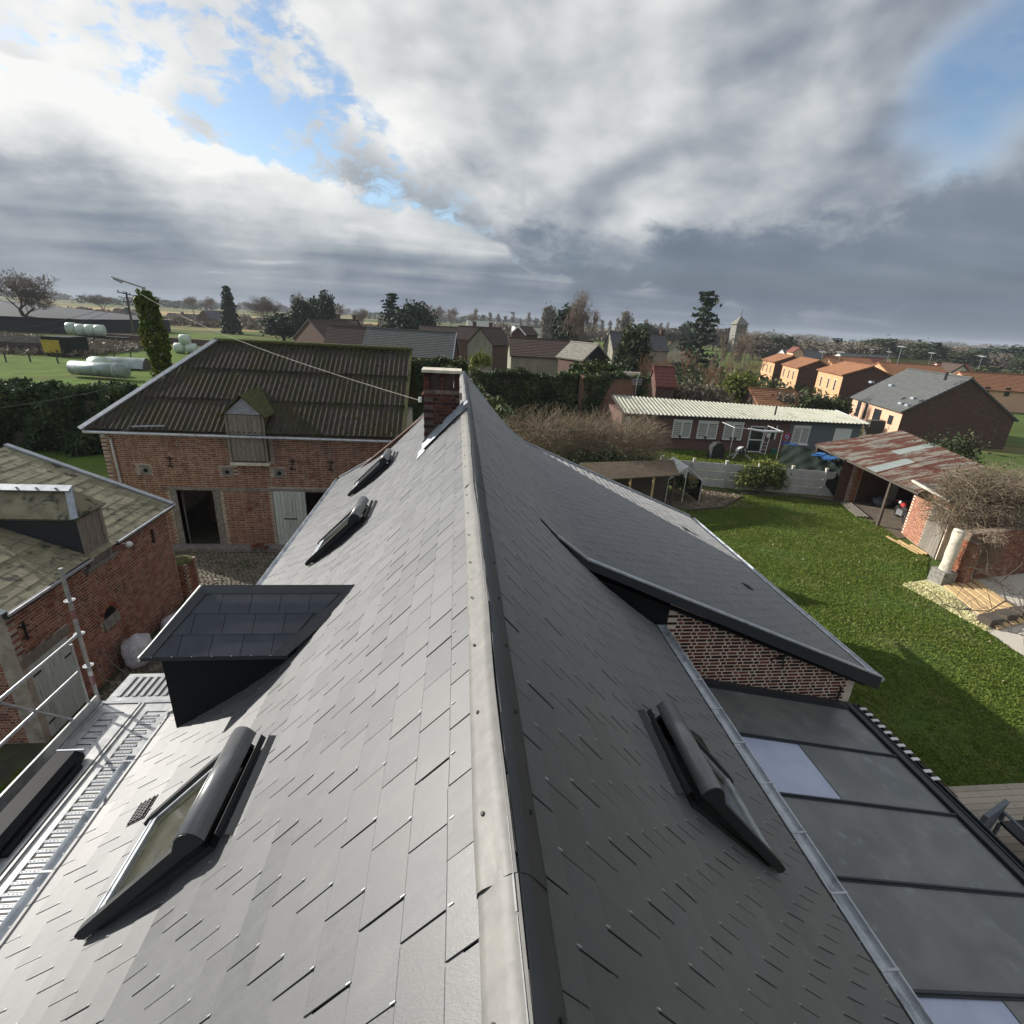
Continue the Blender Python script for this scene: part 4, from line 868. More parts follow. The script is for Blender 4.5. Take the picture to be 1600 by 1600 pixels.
b = MB(); b.box(DO[0] - .2, D2[1] + .2, YW + 2.6, YW + 2.64, 0, 2.6); b.build('inner_wall', 'wood_dark', bn)
for k in range(6): x0 = -11.2 + k * 1.15; b = MB(); b.box(x0, x0 + 1.13, YW - .46, YW - .03, .0, .16); b.build('threshold_stone', 'stone', bn)
lf = MB(); lf.box(-7.18, -5.95, YW - .018, YW + .01, .08, 2.46); lf = lf.build('door', 'wood_dark', bn)
for i in range(9): b = MB(); w = 1.23 / 9; b.box(-7.18 + i * w + .004, -7.18 + (i + 1) * w - .004, YW - .045 - .005 * (i % 2), YW - .0185, .08, 2.46); b.build('plank', 'wood_green', lf)
b = MB(); b.box(-6.85, -6.35, YW - .062, YW - .051, 1.28, 1.33); b.build('latch', 'iron', lf)
for v in VT:
    b = MB(); b.box(v - .195, v + .195, YW - .005, YW + .05, 3.01, 3.39); vt_ = b.build('stone_vent', 'stone', bn)
    b = MB(); b.disc((v, YW - .006, 3.2), (0, -1, 0), 0, .085, .002, 14); b.build('vent_hole', 'black', vt_)
for x in (-10.82, -6.35, -4.9, -3.6):
    b = MB(); b.beam((x, YW - .02, 3.38), (x + .03, YW - .02, 3.78), .04, .03); b.beam((x - .12, YW - .02, 3.72), (x + .14, YW - .02, 3.69), .04, .03); b.beam((x - .10, YW - .02, 3.42), (x + .12, YW - .02, 3.36), .04, .03); b.build('wall_tie', 'iron', bn)
gt = MB(); gt.tube([(BX0 - .25, 19.70, 4.72), (BX1 + .1, 19.70, 4.68)], .05, 8); gt.build('gutter', 'zinc', bn)
b = MB(); b.tube([(-12.72, 19.70, 4.66), (-12.7, 20.04, 4.4), (-12.68, 20.05, 2.72)], .045, 8); b.build('downpipe', 'zinc', bn)
# corrugated roof: eave z 4.80 at y 19.84, ridge z 7.80 at y 24; hip on the left
EY, EZ, RY, RZ = 19.80, 4.78, 24.0, 7.80
def hip(v): return BX0 - .25 + 3.25 * v                         # left edge of the front slope at height fraction v
rfn = (Vector((0, -(RZ - EZ), RY - EY))).normalized()
if rfn.z < 0: rfn = -rfn
def rp(x, v, h=0.): return Vector((x, EY + (RY - EY) * v, EZ + (RZ - EZ) * v)) + rfn * h
roof_e = MB(); roof_e.add([rp(hip(0), 0, -.04), rp(BX1 + .28, 0, -.04), rp(BX1 + .28, 1, -.04), rp(hip(1), 1, -.04), Vector((hip(0), 28.2, EZ)), Vector((BX1 + .28, 28.2, EZ))], [(0, 1, 2, 3), (0, 3, 4), (3, 2, 5, 4)]); rf_ = roof_e.build('roof', 'wood_dark', bn)
rg = random.Random(8)
for r, (v0, v1) in enumerate(((0, .345), (.33, .675), (.66, 1.0))):
    x = BX1 + .28; w = 1.0
    while x > hip(v0):
        x0 = x - w; xl0, xl1 = max(x0, hip(v0)), max(x0, hip(v1))
        if xl0 < x - .05:
            b = MB(); tilt = rg.uniform(-.004, .01); nn = 5 * 9
            def f(u, vv):
                v = v0 + (v1 - v0) * vv; xx = x0 + w * u; xm = hip(v)
                xx = max(xx, xm); return rp(min(xx, x), v, .026 * math.sin(2 * math.pi * (xx - BX0) / .2) + .03 + .045 * (1 - vv) + tilt)
            b.sheet(f, nn, 3); b.build('corrugated_sheet', 'corr', rf_, True)
        x = x0
b = MB(); b.add([rp(hip(0), 0, .03), Vector((hip(0), 28.2, EZ + .03)), rp(hip(1), 1, .03)], [(0, 2, 1)]); b.build('hip_slope', 'corr', rf_)
b = MB(); b.beam(rp(hip(0) - .1, -.01, .10), rp(hip(1), 1, .10), .18, .06, rfn); b.build('hip_flashing', 'zinc_old', rf_)
b = MB(); b.tube([rp(hip(1) - .1, 1.0, .05), rp(BX1 + .3, 1.0, .05)], .10, 8); b.build('ridge_cap', 'moss', rf_)
b = MB(); b.beam(rp(BX1 + .30, 0, .05), rp(BX1 + .30, 1, .05), .10, .10, rfn); b.build('verge_cap', 'moss', rf_)
rgm = np.random.default_rng(3); n_ = 700; u_ = rgm.random(n_); v_ = np.where(rgm.random(n_) < .55, 1 - .06 * rgm.random(n_), rgm.random(n_) ** 2)
pts_ = np.array([rp(hip(v) + (BX1 + .25 - hip(v)) * u, v, .07)[:] for u, v in zip(u_, v_)]); put('moss_tuft', leaf_mesh('moss_tuft', pts_ - np.array(org(rf_)), .09, 'evergreen', 3, 1.0, 1.0), rf_, kind='stuff')
b = MB(); b.tube([rp(-11.75, .02, .13), rp(-10.65, .035, .13)], .03, 6); b.build('fallen_pipe', 'zinc_old', rf_)
# loading hatch
YH = 19.83
ht = MB(); ht.prism([(HX0, YH - .02, 3.70), (HX1, YH - .02, 3.70), (HX1, YH - .02, 5.52), ((HX0 + HX1) / 2, YH - .02, 6.18), (HX0, YH - .02, 5.52)], (0, 2.2, 0)); ht = ht.build('hay_hatch', 'wood_dark', bn)
for k, (z0, z1) in enumerate(((3.76, 4.72), (4.76, 5.50))):
    for i in range(7): b = MB(); w = 1.16 / 7; b.box(HX0 + .06 + i * w + .004, HX0 + .06 + (i + 1) * w - .004, YH - .06, YH - .021, z0, z1); b.build('plank', 'wood_grey', ht)
b = MB(); b.prism([(HX0 - .04, YH - .03, 5.53), (HX1 + .04, YH - .03, 5.53), ((HX0 + HX1) / 2, YH - .03, 6.13)], (0, -.04, 0)); b.build('gable_board', 'zinc_old', ht)
for sx in (-1, 1):
    b = MB(); cx = (HX0 + HX1) / 2; b.obox((cx + sx * .80, YH - .22, 5.42), (-sx * .80, 0, .80), (0, 2.4, 0), (0, 0, .05)); b.build('hatch_roof', 'moss', ht)
for x0 in (HX0 - .05, HX1 - .03): b = MB(); b.box(x0, x0 + .08, YH - .07, YH - .022, 3.70, 5.50); b.build('door_post', 'wood_grey', ht)
b = MB(); b.box(HX0 - .08, HX1 + .08, YH - .08, YH + .30, 3.58, 3.69); b.build('sill', 'stone_white', ht)
t = thing('stone_urn', 'grey stone urn top showing between outbuilding roof and barn', 'urn', (-12.0, 17.6, 0))
b = MB(); b.tube([(-12, 17.6, 0), (-12, 17.6, 2.6)], .09, 8); b.build('stem', 'stone', t)
b = MB(); b.tube([(-12, 17.6, z) for z in (2.6, 2.66, 2.72, 2.8, 2.88, 3.0)], [.1, .42, .50, .34, .2, .06], 14); b.build('bowl', 'stone', t)

# ================================================================== scaffold along the eave
sc = thing('scaffold', 'galvanised scaffold with perforated steel deck and guard rails below the left eave', 'scaffold', (-4.4, 4, 0))
ZD = 4.05
perf = []
def deck(x0, x1, y0, y1, along=True):
    b = MB(); b.box(x0, x1, y0, y1, ZD - .05, ZD - .004)
    for xx in (x0, x1 - .022): b.box(xx, xx + .022, y0, y1, ZD - .0035, ZD + .022)
    d = b.build('deck_panel', 'galvdeck', sc)
    m = MB(); s_ = MB(); s2 = MB()
    if along:
        cx0, cx1 = x0 + .06, x1 - .06; y = y0 + .12
        while y < y1 - .1: s_.box(cx0 + .02, cx1 - .02, y, y + .022, ZD - .003, ZD - .0005); s2.add([(cx0 + .03 + i * (cx1 - cx0 - .07) / 5, y + .05, ZD - .002) for i in range(0)], []); 
        
        y = y0 + .12
    return d
slot = MB(); slot.box(0, .17, 0, .016, 0, .003); slot_m = slot.mesh('slot', 'iron')
rib = MB(); rib.prism([(0, 0, 0), (0, .05, 0), (0, .038, .009), (0, .012, .009)], (.19, 0, 0)); rib_m = rib.mesh('tread_rib', 'galv')
hole = MB(); hole.disc((0, 0, 0), (0, 0, 1), 0, .006, .0015, 6)
YP = 6.22
cols = ((-4.80, -4.29), (-4.265, -3.755))
for cx0, cx1 in cols:
    b = MB(); b.box(cx0, cx1, -1.5, YP - .05, ZD - .05, ZD - .012); b.box(cx0, cx0 + .025, -1.5, YP - .05, ZD - .0115, ZD + .018); b.box(cx1 - .025, cx1, -1.5, YP - .05, ZD - .0115, ZD + .018)
    b.box(cx0 + .0255, cx0 + .125, -1.5, YP - .05, ZD - .0115, ZD); b.box(cx1 - .125, cx1 - .0255, -1.5, YP - .05, ZD - .0115, ZD); b.box(cx0 + .1255, cx1 - .1255, YP - .2, YP - .05, ZD - .0115, ZD)
    d = b.build('deck_panel', 'galvdeck', sc)
    y = YP - .30; hb = MB(); first = True
    while y > .6:
        put('tread_rib', rib_m, d, (cx0 + .125, y, ZD - .0115)); put('slot', slot_m, d, (cx0 + .135, y - .042, ZD - .0118)); 
        for i in range(5): hb.disc((cx0 + .145 + i * .037, y + .025, ZD - .0028), (0, 0, 1), 0, .006, .0012, 6)
        y -= .105
    hb.build('perforation', 'iron', d, kind='stuff')
b = MB(); b.box(-4.80, -3.75, YP + .02, YP + .62, ZD - .06, ZD - .012); d = b.build('deck_panel', 'galvdeck', sc)
rib2 = MB(); rib2.box(0, .04, 0, .42, 0, .012); rib2 = rib2.mesh('tread_rib', 'galv'); sl2 = MB(); sl2.box(0, .03, 0, .42, 0, .003); sl2 = sl2.mesh('slot', 'iron')
for i in range(9): put('tread_rib', rib2, d, (-4.70 + i * .1, YP + .12, ZD - .0118)); put('slot', sl2, d, (-4.655 + i * .1, YP + .12, ZD - .0118))
b = MB(); b.box(-4.82, -3.75, YP - .04, YP + .012, ZD - .06, ZD + .012); b.build('transom', 'galv', sc)
PX_ = -4.86
def rail(p, q, r=.024, mt='galv', nm='guard_rail'): b = MB(); b.tube([p, q], r, 10); return b.build(nm, mt, sc)
pole = MB(); pole.tube([(PX_, YP, 0), (PX_, YP, 6.12)], .0242, 12); pole = pole.build('standard', 'galv', sc)
for z in (4.66, 5.16, 5.66, 3.66):
    b = MB(); b.disc((PX_, YP, z), (0, 0, 1), .02, .062, .010, 20); ro = b.build('rosette', 'galv', pole)
for a in range(12):
    pass
b = MB()
for z in (4.66, 5.16, 5.66):
    for a in range(4): b.disc((PX_ + .043 * math.cos(a * 1.571 + .4), YP + .043 * math.sin(a * 1.571 + .4), z + .0102), (0, 0, 1), 0, .010, .0008, 8)
b.build('rosette_hole', 'iron', pole, kind='stuff')
for z0, z1, mt in ((4.36, 4.50, 'sticker'), (4.51, 4.58, 'white'), (5.40, 5.53, 'sticker')): b = MB(); b.tube([(PX_, YP, z0), (PX_, YP, z1)], .0248, 12); b.build('sticker', mt, pole)
b = MB()
for i in range(5): b.box(PX_ - .004 + (i % 2) * .004, PX_ + .012, YP - .0262, YP - .0255, 4.385 + i * .022, 4.395 + i * .022)
b.build('sticker_print', 'white', pole, kind='stuff')
for z in (5.17, 4.70): rail((PX_, YP - (.03 if z > 5 else .18), z), (PX_, -1.5, z), .021)
rail((PX_, YP - .17, 5.12), (PX_, YP - .17, 4.1), .018, 'galv', 'rail_post'); rail((PX_ + .01, 4.95, 5.15), (PX_ + .01, 5.75, 4.18), .017, 'galv', 'brace')
b = MB(); b.box(PX_ + .025, PX_ + .050, -1.5, YP - .06, ZD - .01, ZD + .17); b.build('toe_board', 'galvdeck', sc)
for y in (-1.45, 2.6): rail((PX_, y, 0), (PX_, y, 6.1), .0242, 'galv', 'standard'); rail((-3.78, y, 0), (-3.78, y, 3.98), .0242, 'galv', 'standard')
rail((-3.78, YP, 0), (-3.78, YP, 3.98), .0242, 'galv', 'standard')
rail((-3.715, -1.5, ZD + .0), (-3.715, YP, ZD + .0), .024, 'galv', 'ledger'); rail((PX_, -1.5, ZD - .07), (PX_, YP, ZD - .07), .024, 'galv', 'ledger')
b = MB(); b.obox((-3.80, 5.0, 3.99), (.13, 0, .02), (0, 1.5, 0), (0, 0, .03)); b.obox((-3.80, 6.6, 3.92), (.2, 0, .02), (.05, 1.6, 0), (0, 0, .03)); b.build('edge_board', 'wood_new', sc, kind='stuff')
bx = thing('black_casing', 'long black window casing lying on the scaffold deck', 'casing', (-4.6, 4.7, ZD))
b = MB(); b.prism([(-4.70, 3.95, ZD + .0005), (-4.42, 3.95, ZD + .0005), (-4.42, 3.95, ZD + .09), (-4.50, 3.95, ZD + .13), (-4.70, 3.95, ZD + .13)], (0, 1.28, 0)); cs_ = b.build('body', 'black', bx)
b = MB(); b.box(-4.71, -4.41, 5.2305, 5.25, ZD + .02, ZD + .135); b.build('end_plate', 'zinc', cs_)
b = MB(); b.box(-4.41, -4.36, 4.0, 5.1, ZD + .001, ZD + .05); b.build('side_rail', 'black', bx)
# sacks and odds and ends on the cobbles
def sack(name, label, c, r, seed, rz=0.):
    rg = np.random.default_rng(seed); b = MB(); k = 22; m = 14
    for i in range(m + 1):
        t = math.pi * i / m
        for j in range(k):
            a = 2 * math.pi * j / k; q = 1 + .10 * math.sin(3 * a + seed) * math.sin(2 * t) + .07 * math.sin(7 * a + 3 * t + seed) + rg.normal() * .02
            x, y, z = r[0] * math.sin(t) ** .7 * math.cos(a) * q, r[1] * math.sin(t) ** .7 * math.sin(a) * q, -r[2] * math.cos(t)
            if z > r[2] * .75: x *= .55; y *= .55
            b.v.append((c[0] + x * math.cos(rz) - y * math.sin(rz), c[1] + x * math.sin(rz) + y * math.cos(rz), max(.03, c[2] + z)))
    for i in range(m):
        for j in range(k): b.f.append((i * k + j, i * k + (j + 1) % k, (i + 1) * k + (j + 1) % k, (i + 1) * k + j)); b.mi.append(0)
    solo(b.build(name, 'sack', None, True), label, 'sack')
sack('rubble_sack', 'bulging white sack leaning on the outbuilding wall by the niche', (-8.45, 12.55, .42), (.36, .42, .48), 1, .3)
sack('rubble_sack', 'crumpled white sack half hidden behind the dormer roof', (-8.1, 14.4, .28), (.38, .75, .32), 5, -.4)
t = thing('hose_reel', 'small grey and green hose reel beside the white sack', 'hose reel', (-8.0, 12.95, 0))
b = MB(); b.disc((-8.0, 12.95, .42), (.6, -.5, .5), 0, .14, .10, 16); b.build('drum', 'brushgreen', t); b = MB(); b.disc((-7.93, 12.89, .48), (.6, -.5, .5), .03, .16, .02, 16); b.build('rim', 'greywall', t); b = MB(); b.tube([(-8.0, 12.95, 0), (-8.0, 12.95, .36)], .02, 6); b.build('stand', 'iron', t)
b = MB(); b.tube([(-8.85, 11.85, 1.0), (-8.80, 11.95, .5), (-8.6, 12.05, .1), (-8.45, 11.9, .03), (-8.55, 11.65, .03), (-8.8, 11.55, .3), (-8.86, 11.6, .75)], .012, 6); solo(b.build('hose', 'wood_grey', None, True), 'thin brown hose looped against the outbuilding wall', 'hose')
rg = random.Random(5)
for i in range(7):
    b = MB(); a = Vector((-5.9 - i * .13, 8.2, .05 + .045 * (i % 3))); b.obox(a, (.11, 0, 0), (rg.uniform(-.3, .1) - .6, 3.4, 0), (0, 0, .035)); solo(b.build('timber_plank', 'wood_new'), ['first', 'second', 'third', 'fourth', 'fifth', 'sixth', 'seventh'][i] + ' sawn plank from the house in the row on the cobbles', 'plank', 'sawn planks on the cobbles')
b = MB(); rr = random.Random(9)
for i in range(26): c_ = Vector((-7.9 + rr.gauss(0, .22), 19.55 + rr.gauss(0, .08), .20 + rr.random() * .16)); b.obox(c_, (rr.uniform(.04, .16), rr.uniform(-.05, .05), rr.uniform(-.03, .05)), (rr.uniform(-.03, .03), .08, 0), (0, 0, .05))
solo(b.build('brick_rubble', M['brick_barn'], kind='stuff'), 'small heap of broken brick by the green barn door', 'rubble')

# ================================================================== garden on the right
def poly(name, pts, mt, z, kind='structure', parent=None):
    b = MB(); b.add([(p[0], p[1], z) for p in pts], [tuple(range(len(pts)))]); return b.build(name, mt, parent, kind=kind)
LAWN = [(8.06, -6), (8.06, 16.6), (9.6, 21.8), (12.64, 25.03), (15.64, 26.18), (17.74, 28.3), (20.86, 27.9), (23.6, 26.55), (23.2, 25.45), (22.42, 22.16), (21.92, 19.51), (19.8, 17.33), (18.18, 16.9), (18.5, 13.56), (18.3, 12.1), (17.6, 6), (17, -6)]
poly('lawn', LAWN, 'lawn', .006)
def inside(pts, x, y):
    r = np.zeros(len(x), bool); n = len(pts)
    for i in range(n):
        x0, y0 = pts[i]; x1, y1 = pts[(i + 1) % n]
        c = ((y0 > y) != (y1 > y)) & (x < (x1 - x0) * (y - y0) / (y1 - y0 + 1e-12) + x0); r ^= c
    return r
rgn = np.random.default_rng(12)
gx_ = rgn.uniform(8, 24, 330000); gy_ = rgn.uniform(3, 28.5, 330000); k_ = inside(LAWN, gx_, gy_); gx_, gy_ = gx_[k_], gy_[k_]
pat = np.sin(gx_ * 1.3 + np.sin(gy_ * .9) * 2) + np.sin(gy_ * 1.7 + gx_ * .6) + rgn.normal(size=len(gx_)) * 1.3; k_ = pat > -1.2; gx_, gy_ = gx_[k_], gy_[k_]
put('grass', leaf_mesh('grass', np.stack([gx_, gy_, rgn.uniform(.005, .035, len(gx_))], 1), .042, 'grass', 7, 2.0, .6), kind='stuff')
dl = rgn.uniform(0, 1, (260, 2)) * np.array([13, 22]) + np.array([9, 5]); dl = dl[inside(LAWN, dl[:, 0], dl[:, 1])]
put('fallen_leaves', leaf_mesh('fallen_leaves', np.c_[dl, np.full(len(dl), .07)], .07, 'dryleaf', 9, 1.0, 4), kind='stuff')
poly('gravel_yard', [(18.5, 17.1), (31, 19.5), (31, 6), (17.9, 6), (18.3, 12.1), (18.5, 13.56)], 'gravel', .002)
poly('straw_bed', [(18.18, 16.85), (19.75, 17.28), (20.0, 16.5), (19.3, 15.2), (18.72, 13.5), (18.45, 13.5)], 'bed', .012)
bed = np.array([(18.3 + 1.2 * a, 13.6 + 3.4 * c, .03) for a, c in rgn.random((5200, 2))]); bed = bed[inside([(18.18, 16.85), (19.75, 17.28), (20.0, 16.5), (19.3, 15.2), (18.72, 13.5), (18.45, 13.5)], bed[:, 0], bed[:, 1])]
put('straw', leaf_mesh('straw', bed, .05, 'straw', 4, 3, 1.2), kind='stuff')
poly('soil_plot', [(14.78, 29.44), (17.3, 28.2), (17.18, 27.7), (14.97, 25.75), (13.25, 25.4), (12.2, 25.6), (11.5, 27.5)], 'soil', .010)
clod = np.array([(12.6 + 4.4 * a, 25.8 + 3.2 * c, .02) for a, c in rgn.random((1500, 2))]); put('dry_litter', leaf_mesh('dry_litter', clod, .09, 'dryleaf', 6, 1.5, 1.2), kind='stuff')
poly('fence_bed', [(17.4, 29.3), (17.6, 28.15), (20.86, 27.85), (23.9, 26.6), (24.6, 27.7)], 'soil', .011)
def edging(pts, name, label):
    b = MB()
    for p, q in zip(pts, pts[1:]): b.beam((*p, .05), (*q, .05), .06, .14)
    solo(b.build(name, 'wood_dark'), label, 'edging')
edging([(17.5, 28.25), (20.86, 27.92), (23.8, 26.62)], 'lawn_edging', 'low grey edging between the lawn and the fence bed')
edging([(12.64, 25.1), (14.97, 25.7), (17.2, 27.7)], 'plot_edging', 'low edging round the bare soil plot')
# sawn boards of the raised path and sleepers
pth = thing('board_path', 'pale yellow timber boards laid beside the straw bed', 'boards', (20.4, 15.4, 0))
for i in range(5):
    o = Vector((19.0 + i * .42, 14.05 + i * .28, .05)) if False else Vector((18.95, 13.55, .04)) + Vector((.40, .10, .012)) * i
    b = MB(); b.obox(o, (.30, .05, 0), (.95, 3.1, 0), (0, 0, .05)); b.build('board', 'wood_new', pth)
for i in range(3):
    b = MB(); b.obox(gz(1545 + i * 24, 981 - i * 6, .02), (.62, .10, 0), (-.08, .42, 0), (0, 0, .30 + .04 * (i % 2))); solo(b.build('timber_sleeper', 'wood_dark'), ['left', 'middle', 'right'][i] + ' dark timber sleeper on the gravel', 'sleeper', 'sleepers on the gravel')
for i in range(3):
    b = MB(); b.obox((21.55 + .22 * i, 19.7, .02), (.12, 0, 0), (.15, 2.1 - .5 * i, 0), (0, 0, .05)); solo(b.build('edge_plank', 'wood_new'), ['long outer', 'middle', 'short inner'][i] + ' pale plank lying along the hut', 'plank', 'planks along the hut')
# ---- concrete panel fence
FA, FB = Vector((12.97, 30.38, 0)), Vector((24.75, 27.92, 0)); fd = (FB - FA).normalized(); fn = Vector((fd.y, -fd.x, 0))
fence = thing('concrete_fence', 'grey concrete panel fence with stained panels at the end of the lawn', 'fence', (18.9, 29.2, 0))
for i in range(7):
    p = FA + fd * (2.0 * i); b = MB(); b.obox(p - fd * .07 - fn * .07, fd * .14, fn * .17, (0, 0, 1.68)); po = b.build('post', 'concrete', fence)
    b = MB(); b.obox(p - fd * .08 - fn * .08 + Vector((0, 0, 1.681)), fd * .16, fn * .16, (0, 0, .10)); b.build('post_cap', 'stone_white', po)  # sunlit paleness of the caps is put into their colour
    if i < 6:
        for k in range(3): b = MB(); b.obox(p + fd * .062 - fn * .02 + Vector((0, 0, .03 + k * .525)), fd * 1.876, fn * .04, (0, 0, .488)); b.build('panel', 'concrete', fence)
b = MB(); b.obox(FA + fd * 10.9 + fn * .0215 + Vector((0, 0, .04)), fd * .55, fn * .002, (0, 0, .95)); b.build('algae_stain', 'moss', fence)
# ---- shrubs
def bush(name, label, c, r, n, leaf, size, seed, cat='shrub', k=60, stems=True, group=None, shell=.45, zlo=-.3, trunkmat='twig'):
    t = thing(name, label, cat, (c[0], c[1], 0), group)
    put('foliage', leaf_mesh('foliage', clumps(n, k, r[0], r[1], r[2], min(r) * .22, seed, (0, 0, c[2]), shell, zlo), size, leaf, seed), t)
    if stems:
        b = MB(); q = random.Random(seed)
        for i in range(6): b.tube([(q.uniform(-.15, .15), q.uniform(-.15, .15), 0), (q.uniform(-.4, .4) * r[0], q.uniform(-.4, .4) * r[1], c[2] + r[2] * .3)], [.03, .012], 5)
        b2 = b; me = bpy.data.meshes.new('stems'); me.from_pydata(b2.v, [], b2.f); me.materials.append(M[trunkmat]); put('stems', me, t)
    return t
bush('evergreen_shrub', 'bushy green shrub in front of the concrete fence', (18.95, 28.5, .85), (1.75, .65, .85), 5200, 'laurel', .10, 51)
sh_ = bush('willow_shoots', 'pale yellow green shoots rising behind the fence shrub', (19.0, 28.9, 1.5), (1.7, .3, .55), 700, 'bamboo', .09, 52, stems=True)
bush('laurel_bush', 'rounded evergreen bush behind the rusty roof', tuple(ay(1485, 705, 27.0)[:2]) + (2.2,), (1.9, 1.3, 1.7), 9000, 'evergreen', .10, 53)
def stem_bush(name, label, c, r, n, seed, mt='twig_pale', cat='bush', up=.5, seg=.55, rad=.012, foot=None, droop=0.):
    """a tangle of bare stems: many thin curved shoots from a few roots"""
    q = random.Random(seed); S = []
    for i in range(n):
        a = q.uniform(0, 6.283); f = math.sqrt(q.random()); p = Vector((math.cos(a) * f * r[0] * .8, math.sin(a) * f * r[1] * .8, q.uniform(-.9, .5) * r[2]))
        d = Vector((q.gauss(0, .7) + p.x / r[0] * .5, q.gauss(0, .7) + p.y / r[1] * .5, q.gauss(up, .5))).normalized(); rr = rad * q.uniform(.5, 1.2)
        for k in range(4):
            e = p + d * seg * q.uniform(.6, 1.2); g = (e.x / r[0]) ** 2 + (e.y / r[1]) ** 2 + (max(0, e.z) / r[2]) ** 2
            if g > 1.15 + q.random() * .25: break
            S.append((p.copy(), e.copy(), rr, rr * .75)); p = e; rr *= .75; d = (d + Vector((q.gauss(0, .3), q.gauss(0, .3), q.gauss(-droop, .25)))).normalized()
    t = thing(name, label, cat, (c[0], c[1], 0)); S = [(a + Vector((0, 0, c[2])), e + Vector((0, 0, c[2])), u, v) for a, e, u, v in S]
    put('shoots', segs_mesh('shoots', S, mt, 3, .003), t)
    b = MB(); 
    for i in range(7): b.tube([(q.uniform(-.5, .5) * r[0], q.uniform(-.4, .4) * r[1], 0), (q.uniform(-.6, .6) * r[0], q.uniform(-.5, .5) * r[1], c[2])], [.05, .02], 5)
    me = bpy.data.meshes.new('stems'); me.from_pydata(b.v, [], b.f); me.materials.append(M['twig']); put('stems', me, t)
    return t
stem_bush('bramble_thicket', 'tall tangled brown thicket rising behind the slate roof corner', (5.6, 29.5, 2.4), (3.4, 2.2, 2.5), 2500, 61, 'twig_pale', 'thicket', .5, .5, .017)
stem_bush('bare_hedge', 'pale bare bushes in front of the bungalow left end', (9.5, 28.8, 2.5), (3.1, 2.1, 2.6), 2700, 62, 'twig_pale', 'hedge', .6, .5, .016)
bush('creeper', 'low greenish creeper at the foot of the bare bushes', (8.2, 27.0, 1.8), (4.0, .9, 1.0), 2200, 'evergreen', .09, 63, 'creeper', 60, False)
# ---- mossy lean-to shed
sd_ = thing('garden_shed', 'low open garden shed with sagging mossy brown roof', 'shed', (9.2, 25.8, 0))
b = MB(); b.prism([(6.3, 23.7, 2.02), (11.95, 25.35, 1.95), (12.1, 26.7, 2.42), (6.4, 25.3, 2.5)], (0, 0, .05)); b.build('roof', mat('mossy_board_roof', (.15, .105, .07), (.10, .075, .045), scale=3, c=(.09, .085, .03), cs=1, bump=.6, bscale=20), sd_)
for x, y in ((7.4, 24.2), (9.0, 24.65), (10.4, 25.05), (11.7, 25.4)): b = MB(); b.box(x, x + .10, y, y + .1, 0, 1.98); b.build('post', 'wood_new' if x > 8 and x < 11 else 'wood_dark', sd_)
b = MB(); b.prism([(6.4, 25.2, 0), (12.0, 26.6, 0), (12.0, 26.65, 0), (6.4, 25.25, 0)], (0, 0, 2.35)); b.build('back_wall', 'wood_dark', sd_)
gh = thing('greenhouse', 'small white edged glass greenhouse beside the mossy shed', 'greenhouse', (12.9, 27.2, 0))
gx0, gx1, gy0, gy1, ge, ga = 11.9, 13.9, 26.5, 28.6, 1.35, 2.15; gm = (gx0 + gx1) / 2
b = MB()
for x in (gx0, gm, gx1): b.tube([(x, gy0, 0), (x, gy0, ga if x == gm else ge)], .022, 6); b.tube([(x, gy1, 0), (x, gy1, ga if x == gm else ge)], .022, 6)
for y in (gy0, (gy0 + gy1) / 2, gy1): b.tube([(gx0, y, ge), (gm, y, ga), (gx1, y, ge)], .022, 6)
for x, z in ((gx0, ge), (gx1, ge), (gm, ga)): b.tube([(x, gy0, z), (x, gy1, z)], .022, 6)
b.build('frame', 'white', gh)
for y0, y1 in ((gy0 + .03, (gy0 + gy1) / 2 - .03), ((gy0 + gy1) / 2 + .03, gy1 - .03)):
    for x0, sg in ((gx0, 1), (gx1, -1)): b = MB(); b.obox((x0, y0, ge + .025), (sg * (gm - gx0), 0, ga - ge), (0, y1 - y0, 0), (0, 0, .008)); b.build('roof_pane', 'curtain' if sg > 0 else 'poly_clear', gh)
b = MB(); b.obox((gx1 - .01, gy0 + .05, .1), (0, gy1 - gy0 - .1, 0), (.008, 0, 0), (0, 0, ge - .14)); b.build('side_pane', 'glass', gh)
bush('tomato_plants', 'dark withered plants inside the greenhouse', (12.9, 27.6, .7), (.7, .8, .6), 900, 'ivy_dark', .10, 66, 'plants', 20, False)

# ---- bungalow with ribbed roof
bu = thing('bungalow', 'single storey bungalow in brick and grey with cream ribbed metal roof', 'house', (24, 42, 0))
WA, WB = Vector((13.2, 40.25, 0)), Vector((33.75, 39.2, 0)); wd = (WB - WA).normalized(); wn = Vector((wd.y, -wd.x, 0)); bk = -wn
def onw(px, py, off=0.):
    r = Vector(ray(px, py)); t = ((WA + wn * off) - Vector((0, 0, CAMZ))).dot(wn) / r.dot(wn); return Vector((0, 0, CAMZ)) + r * t
def su(px, py): return (onw(px, py) - WA).dot(wd)
LB_ = (WB - WA).length; SG_ = su(1229, 690)
def wbox(b, s0, s1, o0, o1, z0, z1): return b.obox(WA + wd * s0 + wn * o0 + Vector((0, 0, z0)), wd * (s1 - s0), wn * (o1 - o0), (0, 0, z1 - z0))
b = MB(); wbox(b, .1, SG_ - .002, -5.6, 0, 0, 2.72); b.build('brick_wall', mat('bungalow_brick', (.155, .088, .072), (.118, .066, .054), rough=.9, scale=14, detail=4, c=(.17, .10, .085), cs=4, stretch=(1, 1, 3)), bu)
b = MB(); wbox(b, SG_, LB_ - .25, -5.6, .01, 0, 2.72); cl_ = b.build('grey_wall', 'greywall', bu)
